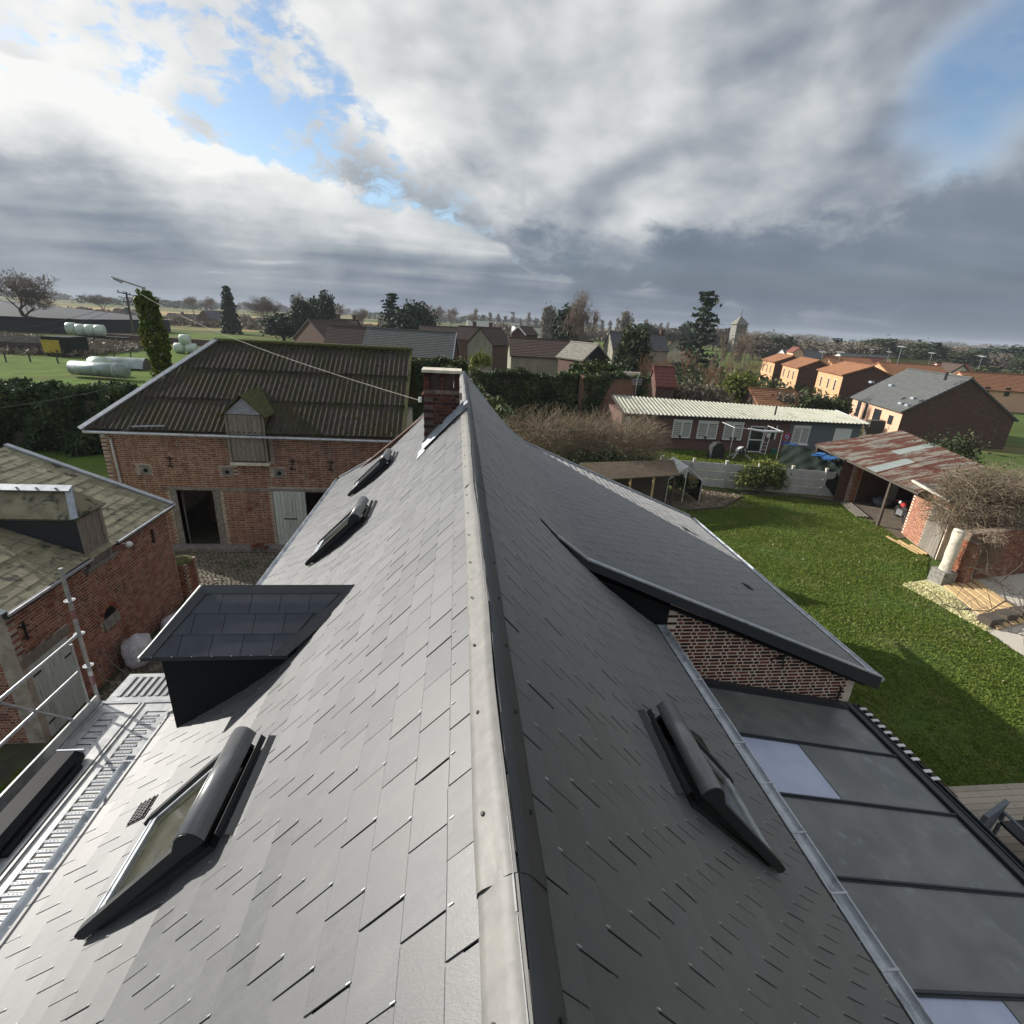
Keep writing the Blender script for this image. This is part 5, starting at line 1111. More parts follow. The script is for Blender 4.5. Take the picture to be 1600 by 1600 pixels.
for i in range(11): b = MB(); wbox(b, SG_ + .01, LB_ - .26, .0105, .022, .12 + i * .235, .12 + i * .235 + .225); b.build('cladding_board', 'greywall', cl_)
RB0, RB1 = ay(955, 617, 46.2), ay(1306, 642, 45.2)
E0, E1_ = WA + wn * .45 + Vector((0, 0, 2.80)), WB + wn * .45 + Vector((0, 0, 2.80)); RZ_ = (RB0.z + RB1.z) / 2
b = MB(); nrib = 62
def rr(s, v, h): a = E0.lerp(E1_, s); c = RB0.lerp(RB1, s); q = a.lerp(c, v); return q + Vector((0, 0, h))
vs = []; prf = [(0, 0), (.50, 0), (.60, .065), (.84, .065), (.95, 0)]
for i in range(nrib):
    for f, h in prf: vs.append(((i + f) / nrib, h))
vs.append((1, 0)); m_ = len(vs)
b.add([rr(s, v, h) for v in (0, .5, 1) for s, h in vs], [(j * m_ + i, j * m_ + i + 1, (j + 1) * m_ + i + 1, (j + 1) * m_ + i) for j in range(2) for i in range(m_ - 1)]); rfb = b.build('roof', 'ribroof', bu)
b = MB(); b.prism([rr(0, 0, -.03), rr(1, 0, -.03), rr(1, 1, -.03), rr(0, 1, -.03)], (0, 0, -.09)); b.build('roof_edge', 'iron', bu)
b = MB(); b.beam(rr(1, 0, .05), rr(1, 1, .07), .14, .05); b.build('verge_strip', 'white', bu); b = MB(); b.beam(rr(0, 0, .05), rr(0, 1, .05), .10, .08); b.build('verge_strip', 'tile_brown', bu)
fl = onw(1215, 650); q_ = rr((su(1215, 668)) / LB_, .28, 0); b = MB(); b.tube([q_, q_ + Vector((0, 0, .85))], .07, 8); b.build('flue', 'iron', bu)
def bwin(px0, px1, z0, z1, blind=True, nm='window'):
    s0, s1 = su(px0, 675), su(px1, 675); w = MB()
    for a, c, z, zz in ((s0, s1, z0, z0 + .10), (s0, s1, z1 - .10, z1), (s0, s0 + .08, z0 + .1, z1 - .1), (s1 - .08, s1, z0 + .1, z1 - .1), ((s0 + s1) / 2 - .05, (s0 + s1) / 2 + .05, z0 + .1, z1 - .1)): wbox(w, a, c, -.02, .04, z, zz)
    w = w.build(nm, 'white', bu)
    b = MB(); wbox(b, s0 + .06, s1 - .06, -.019, .016, z0 + .06, z1 - .06); b.build('pane', 'glass', w)
    if blind:
        for k in range(7): b = MB(); h = (z1 - z0 - .24) / 7; wbox(b, s0 + .09, s1 - .09, .0165, .026, z0 + .12 + k * h, z0 + .12 + (k + .8) * h); b.build('blind_slat', 'blind', w)
    b = MB(); wbox(b, s0 - .1, s1 + .1, -.01, .13, z0 - .09, z0 - .003); b.build('sill', 'tile_brown' if px1 < 1229 else 'white', w)
    b = MB(); wbox(b, s0 - .02, s1 + .02, -.01, .06, z1 + .003, z1 + .16); b.build('shutter_case', 'white', w)
bwin(1050, 1079, .95, 2.30); bwin(1089, 1120, .95, 2.30); bwin(1130, 1160, .95, 2.30); bwin(1239, 1265, .85, 2.25)
s0, s1 = su(1168, 690), su(1191, 690); w = MB()
for a, c, z, zz in ((s0, s1, 0, .1), (s0, s1, 2.1, 2.2), (s0, s0 + .09, .1, 2.1), (s1 - .09, s1, .1, 2.1), (s0 + .09, s1 - .09, 1.0, 1.1)): wbox(w, a, c, -.02, .05, z, zz)
w = w.build('door', 'white', bu); b = MB(); wbox(b, s0 + .05, s1 - .05, -.019, .02, .06, 2.15); b.build('pane', 'glass', w)
s0, s1 = su(1203, 676), su(1213, 676); b = MB(); wbox(b, s0, s1, -.01, .03, 1.2, 2.25); w = b.build('window', 'glass', bu); b = MB(); wbox(b, s1 - .12, s1, .031, .06, 1.15, 2.3); b.build('frame', 'white', w)
s0, s1 = su(1300, 690), su(1326, 690); b = MB(); wbox(b, s0, s1, -.01, .04, .6, 2.3); b.build('closed_shutter', 'white', bu)
b = MB(); wbox(b, 0.4, .8, -.02, .06, .3, 2.55); b.build('corner_post', 'white', bu)
poly('terrace', [(20.4, 39.6), (29.5, 39.0), (29.3, 36.6), (20.6, 37.2)], 'concrete', .012)
poly('back_garden', [(12, 40.2), (34, 39.1), (36, 26.5), (25, 27.6), (12.5, 30.5)], 'lawn', .004)
g2 = rgn.uniform(0, 1, (26000, 2)) * np.array([17, 9.5]) + np.array([15, 29.8]); put('grass', leaf_mesh('grass', np.c_[g2, np.full(len(g2), .04)], .11, 'grass', 17, 2, .8), kind='stuff')
def atw(px, py, off): q = onw(px, py, off); return q
q0 = gz(1120, 718); t = thing('covered_barbecue', 'barbecue under a black cover on the bungalow terrace', 'barbecue', (q0.x, q0.y, 0))
b = MB(); b.prism([(q0.x - .55, q0.y, 0), (q0.x + .55, q0.y, 0), (q0.x + .48, q0.y, .9), (q0.x + .2, q0.y, 1.28), (q0.x - .2, q0.y, 1.28), (q0.x - .5, q0.y, .95)], (0, .6, 0)); b.build('cover', 'tyre', t)
q0 = gz(1155, 716); t = thing('drum_mixer', 'white and black drum on splayed legs by the bungalow door', 'drum', (q0.x, q0.y, 0))
b = MB(); b.blob((q0.x, q0.y, .62), (.42, .34, .34), 12); b.build('drum', 'pvc', t); b = MB(); b.disc((q0.x - .1, q0.y - .3, .62), (-.3, -1, .2), 0, .25, .08, 14); b.build('drum_mouth', 'tyre', t); b = MB(); b.disc((q0.x + .1, q0.y - .25, .62), (.3, -1, .2), .22, .34, .06, 14); b.build('drum_band', 'iron', t)
for sx, sy in ((-1, -1), (1, -1), (-1, 1), (1, 1)): b = MB(); b.tube([(q0.x + sx * .2, q0.y, .5), (q0.x + sx * .8, q0.y + sy * .35, 0)], .03, 6); b.build('leg', 'white', t)
q0 = gz(1193, 713); t = thing('step_ladder', 'aluminium ladder with a bucket leaning on the bungalow wall', 'ladder', (q0.x, q0.y, 0))
la, lb = gz(1190, 712), onw(1200, 680, .1); lb.z = 2.3
for o in (-.22, .22): b = MB(); b.tube([la + wd * o, Vector((lb.x, lb.y, lb.z)) + wd * o], .03, 6); b.build('rail', 'chrome', t)
for k in range(8): f = (k + .7) / 8.5; q = la.lerp(lb, f); b = MB(); b.tube([q - wd * .22, q + wd * .22], .02, 6); b.build('rung', 'chrome', t)
q = la.lerp(lb, .68); b = MB(); b.tube([q + wn * .15 + Vector((0, 0, -.15)), q + wn * .15 + Vector((0, 0, .15))], [.13, .16], 10); solo(b.build('bucket', 'pvc'), 'white bucket hanging on the ladder', 'bucket')
t = thing('awning_frame', 'thin awning frame with rolled white sheet over the bungalow terrace', 'awning', tuple(gz(1175, 720)))
pa, pb2 = gz(1138, 718), gz(1212, 722); ta, tb = pa + Vector((0, 0, 2.5)), pb2 + Vector((0, 0, 2.4))
for a, c in ((pa, ta), (pb2, tb)): b = MB(); b.tube([a, c], .03, 6); b.build('pole', 'galv', t)
b = MB(); b.tube([ta.lerp(tb, .28), ta.lerp(tb, .6) + Vector((0, 0, -.1)), tb], [.06, .10, .07], 8); b.build('rolled_sheet', 'white', t); b = MB(); b.tube([ta, tb], .025, 6); b.build('beam', 'white', t)
for a in (ta, tb): b = MB(); b.tube([a, a + bk * 2.2], .025, 6); b.build('rafter', 'white', t)
# round no-stopping sign fixed to the pole
sp_ = pb2 + wd * .35 + wn * .05; t = thing('no_stopping_sign', 'round blue sign with red ring on a pole at the grey wall', 'sign', (sp_.x, sp_.y, 0))
b = MB(); b.tube([sp_, sp_ + Vector((0, 0, 2.35))], .025, 6); b.build('pole', 'galv', t)
c_ = sp_ + wn * .04 + Vector((0, 0, 2.05)); b = MB(); b.disc(c_, wn, 0, .30, .01, 24); b.build('disc', 'blue', t); b = MB(); b.disc(c_ + wn * .012, wn, .22, .31, .006, 24); b.build('ring', 'red', t)
b = MB(); b.beam(c_ + wn * .02 + wd * .16 + Vector((0, 0, .16)), c_ + wn * .02 - wd * .16 - Vector((0, 0, .16)), .06, .006, wn); b.build('slash', 'red', t); b = MB(); b.obox(c_ - wd * .22 - Vector((0, 0, .62)), wd * .44, wn * .01, (0, 0, .22)); b.build('plate', 'blue', t)
b = MB(); b.disc(c_ + wn * .0185, wn, .10, .15, .002, 16); b.build('sign_mark', 'white', t)
for px, py, mt, lb_ in ((1250, 713, 'tile_red', 'small terracotta pot at the foot of the grey wall'), (1262, 714, 'tyre', 'small black pot at the foot of the grey wall'), (1208, 709, 'brushgreen', 'green watering can by the ladder')):
    q = gz(px, py); b = MB(); b.tube([(q.x, q.y, .0), (q.x, q.y, .38)], [.18, .24], 10); solo(b.build('flower_pot' if mt != 'brushgreen' else 'watering_can', mt), lb_, 'pot' if mt != 'brushgreen' else 'watering can')
for px0 in (1062, 1102, 1143, 1149):
    q = onw(px0, 684, .08); b = MB(); b.tube([(q.x, q.y, 1.0), (q.x, q.y, 1.16)], [.09, .12], 8); solo(b.build('sill_pot', 'tyre'), 'small dark pot on the sill of the ' + {1062: 'first window from the left', 1102: 'second window from the left', 1143: 'third window, left side', 1149: 'third window, right side'}[px0], 'pot')
b = MB(); q = gz(985, 672); b.tube([q, q + Vector((0, 0, 4.9))], .04, 6); t = thing('aerial_mast', 'thin mast with a small aerial beside the bungalow roof', 'mast', tuple(q)); b.build('pole', 'galv', t); b = MB()
for k in range(4): b.tube([q + Vector((-.5, 0, 4.3 + k * .15)), q + Vector((.5, 0, 4.3 + k * .15))], .02, 5)
b.build('aerial', 'galv', t)
for i, (px, py, mt, lb_) in enumerate(((925, 668, 'wood_green', 'grey green bin left of the bungalow'), (935, 665, 'concrete', 'pale bin left of the bungalow'), (952, 660, 'blue', 'blue bin left of the bungalow'))):
    q = gz(px, py, .6); b = MB(); b.box(q.x - .3, q.x + .3, q.y, q.y + .6, 0, 1.1); w = thing('wheelie_bin', lb_, 'bin', (q.x, q.y, 0)); b.build('body', mt, w); b = MB(); b.box(q.x - .33, q.x + .33, q.y - .04, q.y + .62, 1.101, 1.2); b.build('lid', 'tyre', w)

# ---- open shed with rusty roof
rs = thing('rusty_shed', 'open fronted shed with rust streaked corrugated roof by the lawn', 'shed', (25, 26, 0))
A_, C_, D_, E_ = Vector((23.6, 31.1, 2.62)), Vector((21.85, 21.0, 2.62)), Vector((26.6, 22.4, 3.62)), Vector((29.8, 31.4, 3.70))
def rs_p(u, v, h=0.): return (A_.lerp(C_, u)).lerp(E_.lerp(D_, u), v) + Vector((0, 0, h))
rg = random.Random(71); nc = 12
for i in range(nc):
    for k, (v0, v1) in enumerate(((0, .53), (.5, 1.))):
        b = MB(); u0, u1 = i / nc - .004, (i + 1) / nc + .004; dz_ = rg.uniform(0, .02)
        b.sheet(lambda u, v: rs_p(u0 + (u1 - u0) * u, v0 + (v1 - v0) * v, .02 * math.sin(u * 6.283 * 7) + .03 * (1 - v) + dz_), 42, 2)
        b.build('corrugated_sheet', 'rust_pale' if (i, k) in ((7, 0), (5, 1)) else 'rust', rs, True)
for u, v in ((.02, .9), (.78, .03), (.5, .9)): q = rs_p(u, v); b = MB(); b.box(q.x, q.x + .12, q.y - .06, q.y + .06, 0, q.z - .05); b.build('post', 'wood_dark', rs)
b = MB(); b.beam(rs_p(0, .02, -.08), rs_p(1, .02, -.08), .10, .12); b.build('front_beam', 'wood_dark', rs)
b = MB(); b.prism([(29.6, 31.3, 0), (26.5, 22.5, 0), (26.6, 22.5, 0), (29.7, 31.3, 0)], (0, 0, 3.5)); b.build('back_wall', 'wall_brown', rs)
b = MB(); b.box(23.55, 24.1, 27.1, 27.6, 0, 2.5); pw = b.build('brick_pier', 'mortar', rs); brickwork(pw, (23.55, 27.1, 0), (1, 0, 0), (0, -1, 0), .55, 2.5, M['brick_sun'], None, .2, .06, .012, 120, .012, 72); brickwork(pw, (23.55, 27.6, 0), (0, -1, 0), (-1, 0, 0), .5, 2.5, M['brick_sun'], None, .2, .06, .012, 120, .012, 73)
poly('shed_floor', [(22.9, 26.9), (29.5, 31), (26.4, 22.6), (22.2, 21.6)], 'soil', .014)
b = MB(); b.prism([(23.7, 31.0, 0), (29.6, 31.3, 0), (29.6, 31.2, 0), (23.7, 30.9, 0)], (0, 0, 2.6)); b.build('end_wall', 'wall_brown', rs)
b = MB(); b.prism([(22.9, 27.35, 0), (29.3, 27.9, 0), (29.3, 27.8, 0), (24.1, 27.25, 0)], (0, 0, 2.6)); b.build('inner_wall', 'wall_brown', rs)
def tarp(name, label, P0, P1, z0, z1, mt, seed, bulge=.5):
    q = random.Random(seed); ph = [q.uniform(0, 6) for _ in range(4)]; P0, P1 = Vector(P0), Vector(P1); d = (P1 - P0); n_ = Vector((d.y, -d.x, 0)).normalized(); b = MB()
    def f(u, v):
        fold = .17 * math.sin(u * 13 + ph[0] + 5 * v + 2 * math.sin(6 * u + 3 * v)) + .05 * math.sin(u * 29 + ph[1] - 9 * v + 2 * math.sin(5 * v)) + .06 * math.sin(v * 13 + 9 * u + ph[2])
        o = bulge * math.sin(math.pi * min(1, v * 1.05)) ** .8 * (.7 + .3 * math.sin(u * 7 + ph[3])) + fold
        return P0 + d * u + n_ * o + Vector((0, 0, z0 + (z1 - z0) * v))
    b.sheet(f, 60, 24); return solo(b.build(name, mt, None, True), label, 'tarpaulin')
tarp('tarpaulin', 'dark green tarpaulin bulging from the end of the rusty shed', (22.1, 31.9, 0), (23.55, 27.9, 0), 0, 2.5, 'tarp', 3, .55)
tarp('tarpaulin', 'strip of bright blue tarpaulin under the rusty roof edge', (22.75, 29.5, 0), (22.95, 28.1, 0), 2.22, 2.52, 'tarp_blue', 6, .42)
tarp('tarpaulin', 'scrap of blue sheet at the far corner of the rusty shed', (22.5, 31.9, 0), (22.6, 31.3, 0), 2.2, 2.55, 'tarp_blue', 8, .35)
q0 = gz(1405, 812); mb_ = thing('motorbike', 'old motorbike with red tank parked under the rusty roof', 'motorbike', (q0.x, q0.y, 0))
for o in (-.65, .65):
    b = MB(); c0 = Vector((q0.x + o * .45, q0.y + o * .9, .31)); ax_n = Vector((.9, -.45, 0)); b.disc(c0 - ax_n * .05, ax_n, .2, .31, .11, 20); wh = b.build('wheel', 'tyre', mb_); b = MB(); b.disc(c0 - ax_n * .03, ax_n, .17, .205, .06, 20); b.disc(c0 - ax_n * .04, ax_n, 0, .06, .09, 10)
    for k in range(8): a = k * .785; b.tube([c0, c0 + Vector((.45 * math.cos(a), .9 * math.cos(a), math.sin(a))) * .18], .006, 4)
    b.build('rim', 'chrome', wh)
P_ = lambda f, z, s=0.: Vector((q0.x + f * .45 + s * .9, q0.y + f * .9 - s * .45, z))
b = MB(); b.tube([P_(-.25, .72), P_(0, .86), P_(.28, .82)], [.08, .15, .09], 10); b.build('tank', 'red', mb_); b = MB(); b.tube([P_(-.75, .74), P_(-.2, .76)], [.07, .12], 8); b.build('seat', 'tyre', mb_)
b = MB(); b.tube([P_(.65, .31), P_(.42, .95)], .03, 6); b.build('fork', 'chrome', mb_); b = MB(); b.tube([P_(.40, 1.0, -.34), P_(.44, .98), P_(.40, 1.0, .34)], .018, 6); b.build('handlebar', 'chrome', mb_); b = MB(); b.blob(P_(.55, .85), (.1, .1, .1), 10); b.build('headlight', 'pvc', mb_)
b = MB(); b.box(q0.x - .16, q0.x + .16, q0.y - .2, q0.y + .2, .28, .6); b.build('engine', 'galv', mb_); b = MB(); b.tube([P_(.1, .35, .15), P_(-.85, .33, .15)], .05, 8); b.build('exhaust', 'chrome', mb_)
q0 = gz(1375, 790); b = MB(); b.blob((q0.x, q0.y, .25), (.55, .4, .28), 14, random.Random(4), .15); solo(b.build('bundle', 'greywall', None, True), 'grey wrapped bundle on the shed floor', 'bundle')
q0 = gz(1398, 775); b = MB(); b.disc((q0.x, q0.y, .35), (.6, -.7, .2), .24, .34, .12, 18); solo(b.build('old_tyre_ring', 'tyre', None, True), 'old tyre standing inside the rusty shed', 'tyre')
q0 = gz(1392, 764, .8); b = MB(); b.box(q0.x, q0.x + .5, q0.y, q0.y + .5, 0, 1.6); solo(b.build('cabinet', 'concrete'), 'pale cabinet inside the rusty shed', 'cabinet')
for i in range(4): b = MB(); b.obox((22.3 + .12 * i, 24.6 - .1 * i, .03 + .03 * i), (.1, 0, 0), (.75, 2.3, 0), (0, 0, .04)); solo(b.build('old_board', 'wood_grey'), ['first', 'second', 'third', 'fourth'][i] + ' grey board from the lawn at the shed front', 'board', 'boards lying at the shed front')
# ---- brick hut, door, stone pillar, garden wall
hu = thing('brick_hut', 'small orange brick hut with grey door at the right edge of the lawn', 'hut', (23.8, 20.9, 0))
HP0, HP1 = Vector((23.0, 22.3, 0)), Vector((22.0, 19.2, 0)); hd_ = (HP1 - HP0).normalized(); hn = Vector((hd_.y, -hd_.x, 0)); hn = hn if hn.x < 0 else -hn; HL = (HP1 - HP0).length
b = MB(); b.prism([HP0, HP1, HP1 - hn * 4, HP0 - hn * 4], (0, 0, 2.75)); hw = b.build('wall', 'mortar_pale', hu)
HDs = 1.75
brickwork(hw, HP0 + Vector((0, 0, .02)), hd_, hn, HL, 2.75, M['brick_sun'], lambda s, z: s < HDs or z > 2.35, .215, .062, .013, 300, .013, 81)
b = MB(); b.obox(HP0 + hd_ * (HDs + .03) + hn * .002, hd_ * (HL - HDs - .1), hn * .03, (0, 0, 2.3)); hdr = b.build('door', 'wood_dark', hu)
for i in range(6): w_ = (HL - HDs - .1) / 6; b = MB(); b.obox(HP0 + hd_ * (HDs + .03 + i * w_) + hn * .033 + Vector((0, 0, .05)), hd_ * (w_ - .012), hn * .02, (0, 0, 2.2)); b.build('plank', 'wood_grey', hdr)
rh0 = Vector((0, 0, 2.76)); b = MB(); b.sheet(lambda u, v: HP0 + hn * .25 + (HP1 - HP0) * u - hn * 4.6 * v + Vector((0, 0, 2.80 + .75 * v + .025 * math.sin(u * 6.283 * 18))), 18 * 6, 2); b.build('roof', 'tile_dark', hu, True)
b = MB(); b.beam(HP0 + hn * .28 + Vector((0, 0, 2.83)), HP1 + hn * .28 + Vector((0, 0, 2.80)), .10, .10); b.build('roof_edge', 'stone_white', hu)
pl_ = thing('stone_pillar', 'white stone gate pillar at the corner of the garden wall', 'pillar', (20.2, 17.1, 0))
b = MB(); b.sheet(lambda u, v: Vector((20.2 + .18 * math.cos(u * 6.283) * (1 + .12 * math.sin(9 * v + 3 * u)), 17.1 + .22 * math.sin(u * 6.283) * (1 + .1 * math.sin(13 * v + 2)), .55 + 1.75 * v)), 12, 10); b.prism([(20.2 + .18 * math.cos(a), 17.1 + .22 * math.sin(a), 2.28) for a in np.linspace(0, 5.76, 12)], (0, 0, .06)); b.build('shaft', 'stone_white', pl_, True); b = MB(); b.box(19.9, 20.5, 16.78, 17.42, 0, .56); b.build('base', 'stone', pl_)
gwl = thing('garden_wall', 'brick garden wall in shade behind the bramble bush', 'wall', (24, 17.6, 0))
GA, GB = Vector((20.75, 17.05, 0)), Vector((31.5, 19.1, 0)); gd = (GB - GA).normalized(); gn = Vector((gd.y, -gd.x, 0)); b = MB(); b.prism([GA, GB, GB - gn * .35, GA - gn * .35], (0, 0, 2.2)); gc = b.build('core', 'mortar_red', gwl)
brickwork(gc, GA + Vector((0, 0, .02)), gd, gn, (GB - GA).length, 2.2, M['brick_barn'], None, .215, .062, .013, 300, .013, 83)
b = MB(); b.obox(GA - gd * .02 - gn * .36, gd * .4, gn * .7, (0, 0, 1.9)); bp = b.build('end_pier', 'mortar_red', gwl); e0 = GA - gd * .02 - gn * .36; brickwork(bp, e0 + gn * .7, -gn, -gd, .7, 1.9, M['brick_sun'], None, .215, .062, .013, 150, .013, 84); brickwork(bp, e0 + gn * .7, gd, gn, .4, 1.9, M['brick_sun'], None, .19, .062, .013, 60, .013, 85)
cb = ay(1545, 770, 19.0); stem_bush('bramble_bush', 'huge bare bramble bush sprawling over the brick hut', (cb.x + .35, 19.2, 3.1), (2.5, 1.7, 1.6), 3300, 87, mat('bramble_stems', (.235, .205, .125), (.17, .145, .09), scale=2, c=(.12, .125, .05), cs=.8) and 'twig_pale', 'bush', .25, .42, .014, droop=.12)
cb2 = ay(1515, 840, 17.6); stem_bush('trailing_bramble', 'drooping bramble stems hanging in front of the garden wall', (cb2.x, 17.0, 1.9), (.9, .6, .9), 420, 88, 'twig_pale', 'bramble', -.2, .35, .012, droop=.2)
bush('bramble_leaves', 'sparse olive leaves among the bramble stems', (cb.x + .35, 19.2, 3.1), (2.4, 1.6, 1.5), 1300, 'evergreen', .05, 89, 'leaves', 90, False, None, .2)
# bare fruit tree reaching in from the right
ft = thing('fruit_tree', 'bare fruit tree branches reaching in over the gravel from the right', 'tree', tuple(gz(1690, 1040)))
def Z(px, py, z): return gz(px, py, z)
b = MB()
main = [gz(1690, 1040), Z(1680, 1000, .8), Z(1640, 965, 1.5), Z(1600, 955, 1.7), Z(1572, 938, 1.75)]
b.tube(main, [.09, .075, .055, .045, .036], 8)
for pts, r in (([(1572, 938, 1.75), (1545, 955, 1.7), (1500, 952, 1.6), (1470, 944, 1.6)], .022), ([(1572, 938, 1.75), (1562, 910, 2.1), (1540, 893, 2.3), (1543, 880, 2.4)], .024), ([(1562, 910, 2.1), (1600, 880, 2.6), (1650, 850, 2.9)], .024), ([(1600, 955, 1.7), (1590, 930, 1.9), (1620, 900, 2.2)], .02)):
    q = [Z(*p) for p in pts]; b.tube(q, [r * (1 - .7 * i / (len(q) - 1)) for i in range(len(q))], 6)
me = bpy.data.meshes.new('trunk'); o_ = org(ft); me.from_pydata([tuple(Vector(v) - o_) for v in b.v], [], b.f); me.materials.append(M['bark']); put('trunk', me, ft)
q = random.Random(17); S = []
for px, py, z, n_ in ((1500, 952, 1.6, 6), (1470, 944, 1.6, 5), (1545, 955, 1.7, 7), (1540, 893, 2.3, 5), (1562, 910, 2.1, 7), (1600, 955, 1.7, 7), (1590, 930, 1.9, 6), (1600, 880, 2.6, 5), (1640, 965, 1.5, 6), (1520, 953, 1.65, 5), (1585, 990, 1.5, 5)):
    for i in range(n_):
        p = Z(px, py, z) + Vector((q.gauss(0, .1), q.gauss(0, .1), 0)) - o_; d = Vector((q.gauss(-.2, .8), q.gauss(.1, .8), q.gauss(.25, .45))).normalized(); r = .011
        for k in range(5):
            e = p + d * q.uniform(.12, .3); S.append((p, e, r, r * .8)); p = e; r *= .8; d = (d + Vector((q.gauss(0, .3), q.gauss(0, .3), q.gauss(0, .25)))).normalized()
put('crown', segs_mesh('crown', S, 'bark', 4, .003), ft)
# ---- timber terrace and garden furniture at the right edge
tr = thing('timber_terrace', 'weathered board terrace beside the conservatory', 'terrace', (11, 6, 0))
for i in range(26): b = MB(); y = 7.35 - i * .15; b.box(8.3, 14.5 - max(0, 7.0 - i * .6) * 0, y, y + .14, .02, .07); b.build('board', 'wood_deck', tr)
gc_ = thing('garden_chair', 'dark garden armchair on the terrace at the right edge', 'chair', (11.2, 6.05, 0))
b = MB(); b.box(10.9, 11.45, 5.75, 6.35, .40, .46); b.build('seat', 'iron', gc_)
for i in range(6): b = MB(); b.box(10.92 + i * .09, 10.98 + i * .09, 5.70, 5.73, .47, .95); b.build('back_slat', 'capdark', gc_)
for x in (10.88, 11.44):
    for y in (5.72, 6.32): b = MB(); b.box(x, x + .05, y, y + .05, 0.07, .40); b.build('leg', 'greywall', gc_)
    b = MB(); b.box(x, x + .06, 5.70, 6.40, .66, .69); b.box(x, x + .05, 6.33, 6.38, .461, .659); b.build('arm', 'greywall', gc_)
b = MB(); b.prism([(10.05, 6.2, .07), (10.85, 6.5, .07), (10.9, 6.45, .95), (10.1, 6.15, .95)], (.03, -.08, 0)); solo(b.build('seat_cushion', 'greywall'), 'grey cushion propped beside the garden chair', 'cushion')

# ================================================================== village, trees and fields beyond
def house(name, label, P1, az, L, w, rise, wall, roof, over=.3, win=(), chim=(), gable=None, cat='house', wmat='glass', group=None, frame='white', verge=None, zb=0.):
    """gabled house: P1 near ridge end, az ridge direction from +Y towards +X, w half width, rise ridge above eave"""
    a = Vector((math.sin(R(az)), math.cos(R(az)), 0)); p = Vector((a.y, -a.x, 0)); P1 = Vector(P1); ze = P1.z - rise
    c = P1 + a * L / 2; t = thing(name, label, cat, (c.x, c.y, zb), group); B = Vector((P1.x, P1.y, 0))
    q = lambda s, o, z: B + a * s + p * o + Vector((0, 0, z))
    ov = .18; b = MB(); iw = w - over; zi = ze + rise * over / w - .12
    b.prism([q(ov, -iw, zb), q(ov, iw, zb), q(ov, iw, zi), q(ov, 0, P1.z - .16), q(ov, -iw, zi)], a * (L - 2 * ov)); wl = b.build('wall', wall, t)
    if gable: b = MB(); b.prism([q(ov - .03, -iw + .01, zb), q(ov - .03, iw - .01, zb), q(ov - .03, iw - .01, zi), q(ov - .03, 0, P1.z - .17), q(ov - .03, -iw + .01, zi)], a * .029); b.build('gable_face', gable, wl)
    sl_ = math.hypot(w, rise); n = max(4, int(sl_ / .36)); up = []; lo = []
    for sg in (-1, 1):
        pr = []
        for i in range(n):
            f0, f1 = i / n, (i + 1) / n
            pr += [(sg * w * f0, P1.z - rise * f0), (sg * w * f1, P1.z - rise * f1 + .06), (sg * w * f1, P1.z - rise * f1)]
        up = ([(0, P1.z + .02)] + pr) if sg == 1 else up
        if sg == -1: left = pr
    poly_ = [q(0, o, z) for o, z in reversed(left)] + [q(0, o, z) for o, z in up] + [q(0, w - .05, ze - .12), q(0, 0, P1.z - .15), q(0, -w + .05, ze - .12)]
    b = MB(); b.prism(poly_, a * L); rf = b.build('roof', roof, t)
    b = MB(); b.beam(q(-.02, 0, P1.z + .05), q(L + .02, 0, P1.z + .05), .22, .10); b.build('ridge', roof, rf)
    if verge:
        for sg in (-1, 1): b = MB(); b.beam(q(-.05, sg * w, ze - .02), q(-.05, 0, P1.z - .01), .12, .25); b.build('bargeboard', verge, t)
    for s, o, h, sz in chim:
        z0 = P1.z - rise * abs(o) / w - .3; b = MB(); cq = q(s, o, z0); b.obox(cq - a * sz / 2 - p * sz / 2, a * sz, p * sz, (0, 0, h + .3)); b.obox(cq - a * (sz / 2 + .05) - p * (sz / 2 + .05) + Vector((0, 0, h + .301)), a * (sz + .1), p * (sz + .1), (0, 0, .12)); b.build('chimney', 'wall_brown', rf)
    for side, s, z, ww, hh in win:
        b = MB()
        if side == 'G': o = q(ov - .035, s - ww / 2, z); u = p * ww; nn = -a
        else: sg = -1 if side == 'L' else 1; o = q(s - ww / 2, sg * (iw), z); u = a * ww; nn = p * sg
        b.obox(o, u, nn * .03, (0, 0, hh)); f = b.build('window', frame, t)
        b = MB(); un = u.normalized(); b.obox(o + un * .07 + nn * .031 + Vector((0, 0, .07)), un * (ww - .14), nn * .01, (0, 0, hh - .14)); b.build('pane', wmat, f)
    return t
def hp(name, label, apex, eave, y, az, L, *a_, **k):
    P = ay(*apex, y); a = R(az); E = ay(*eave, y)
    for _ in range(4):
        w = abs(E.x - P.x) / math.cos(a); E = ay(*eave, y + (w * math.sin(a) if E.x < P.x else -w * math.sin(a)))
    return house(name, label, P, az, L, w, P.z - E.z, *a_, **k)
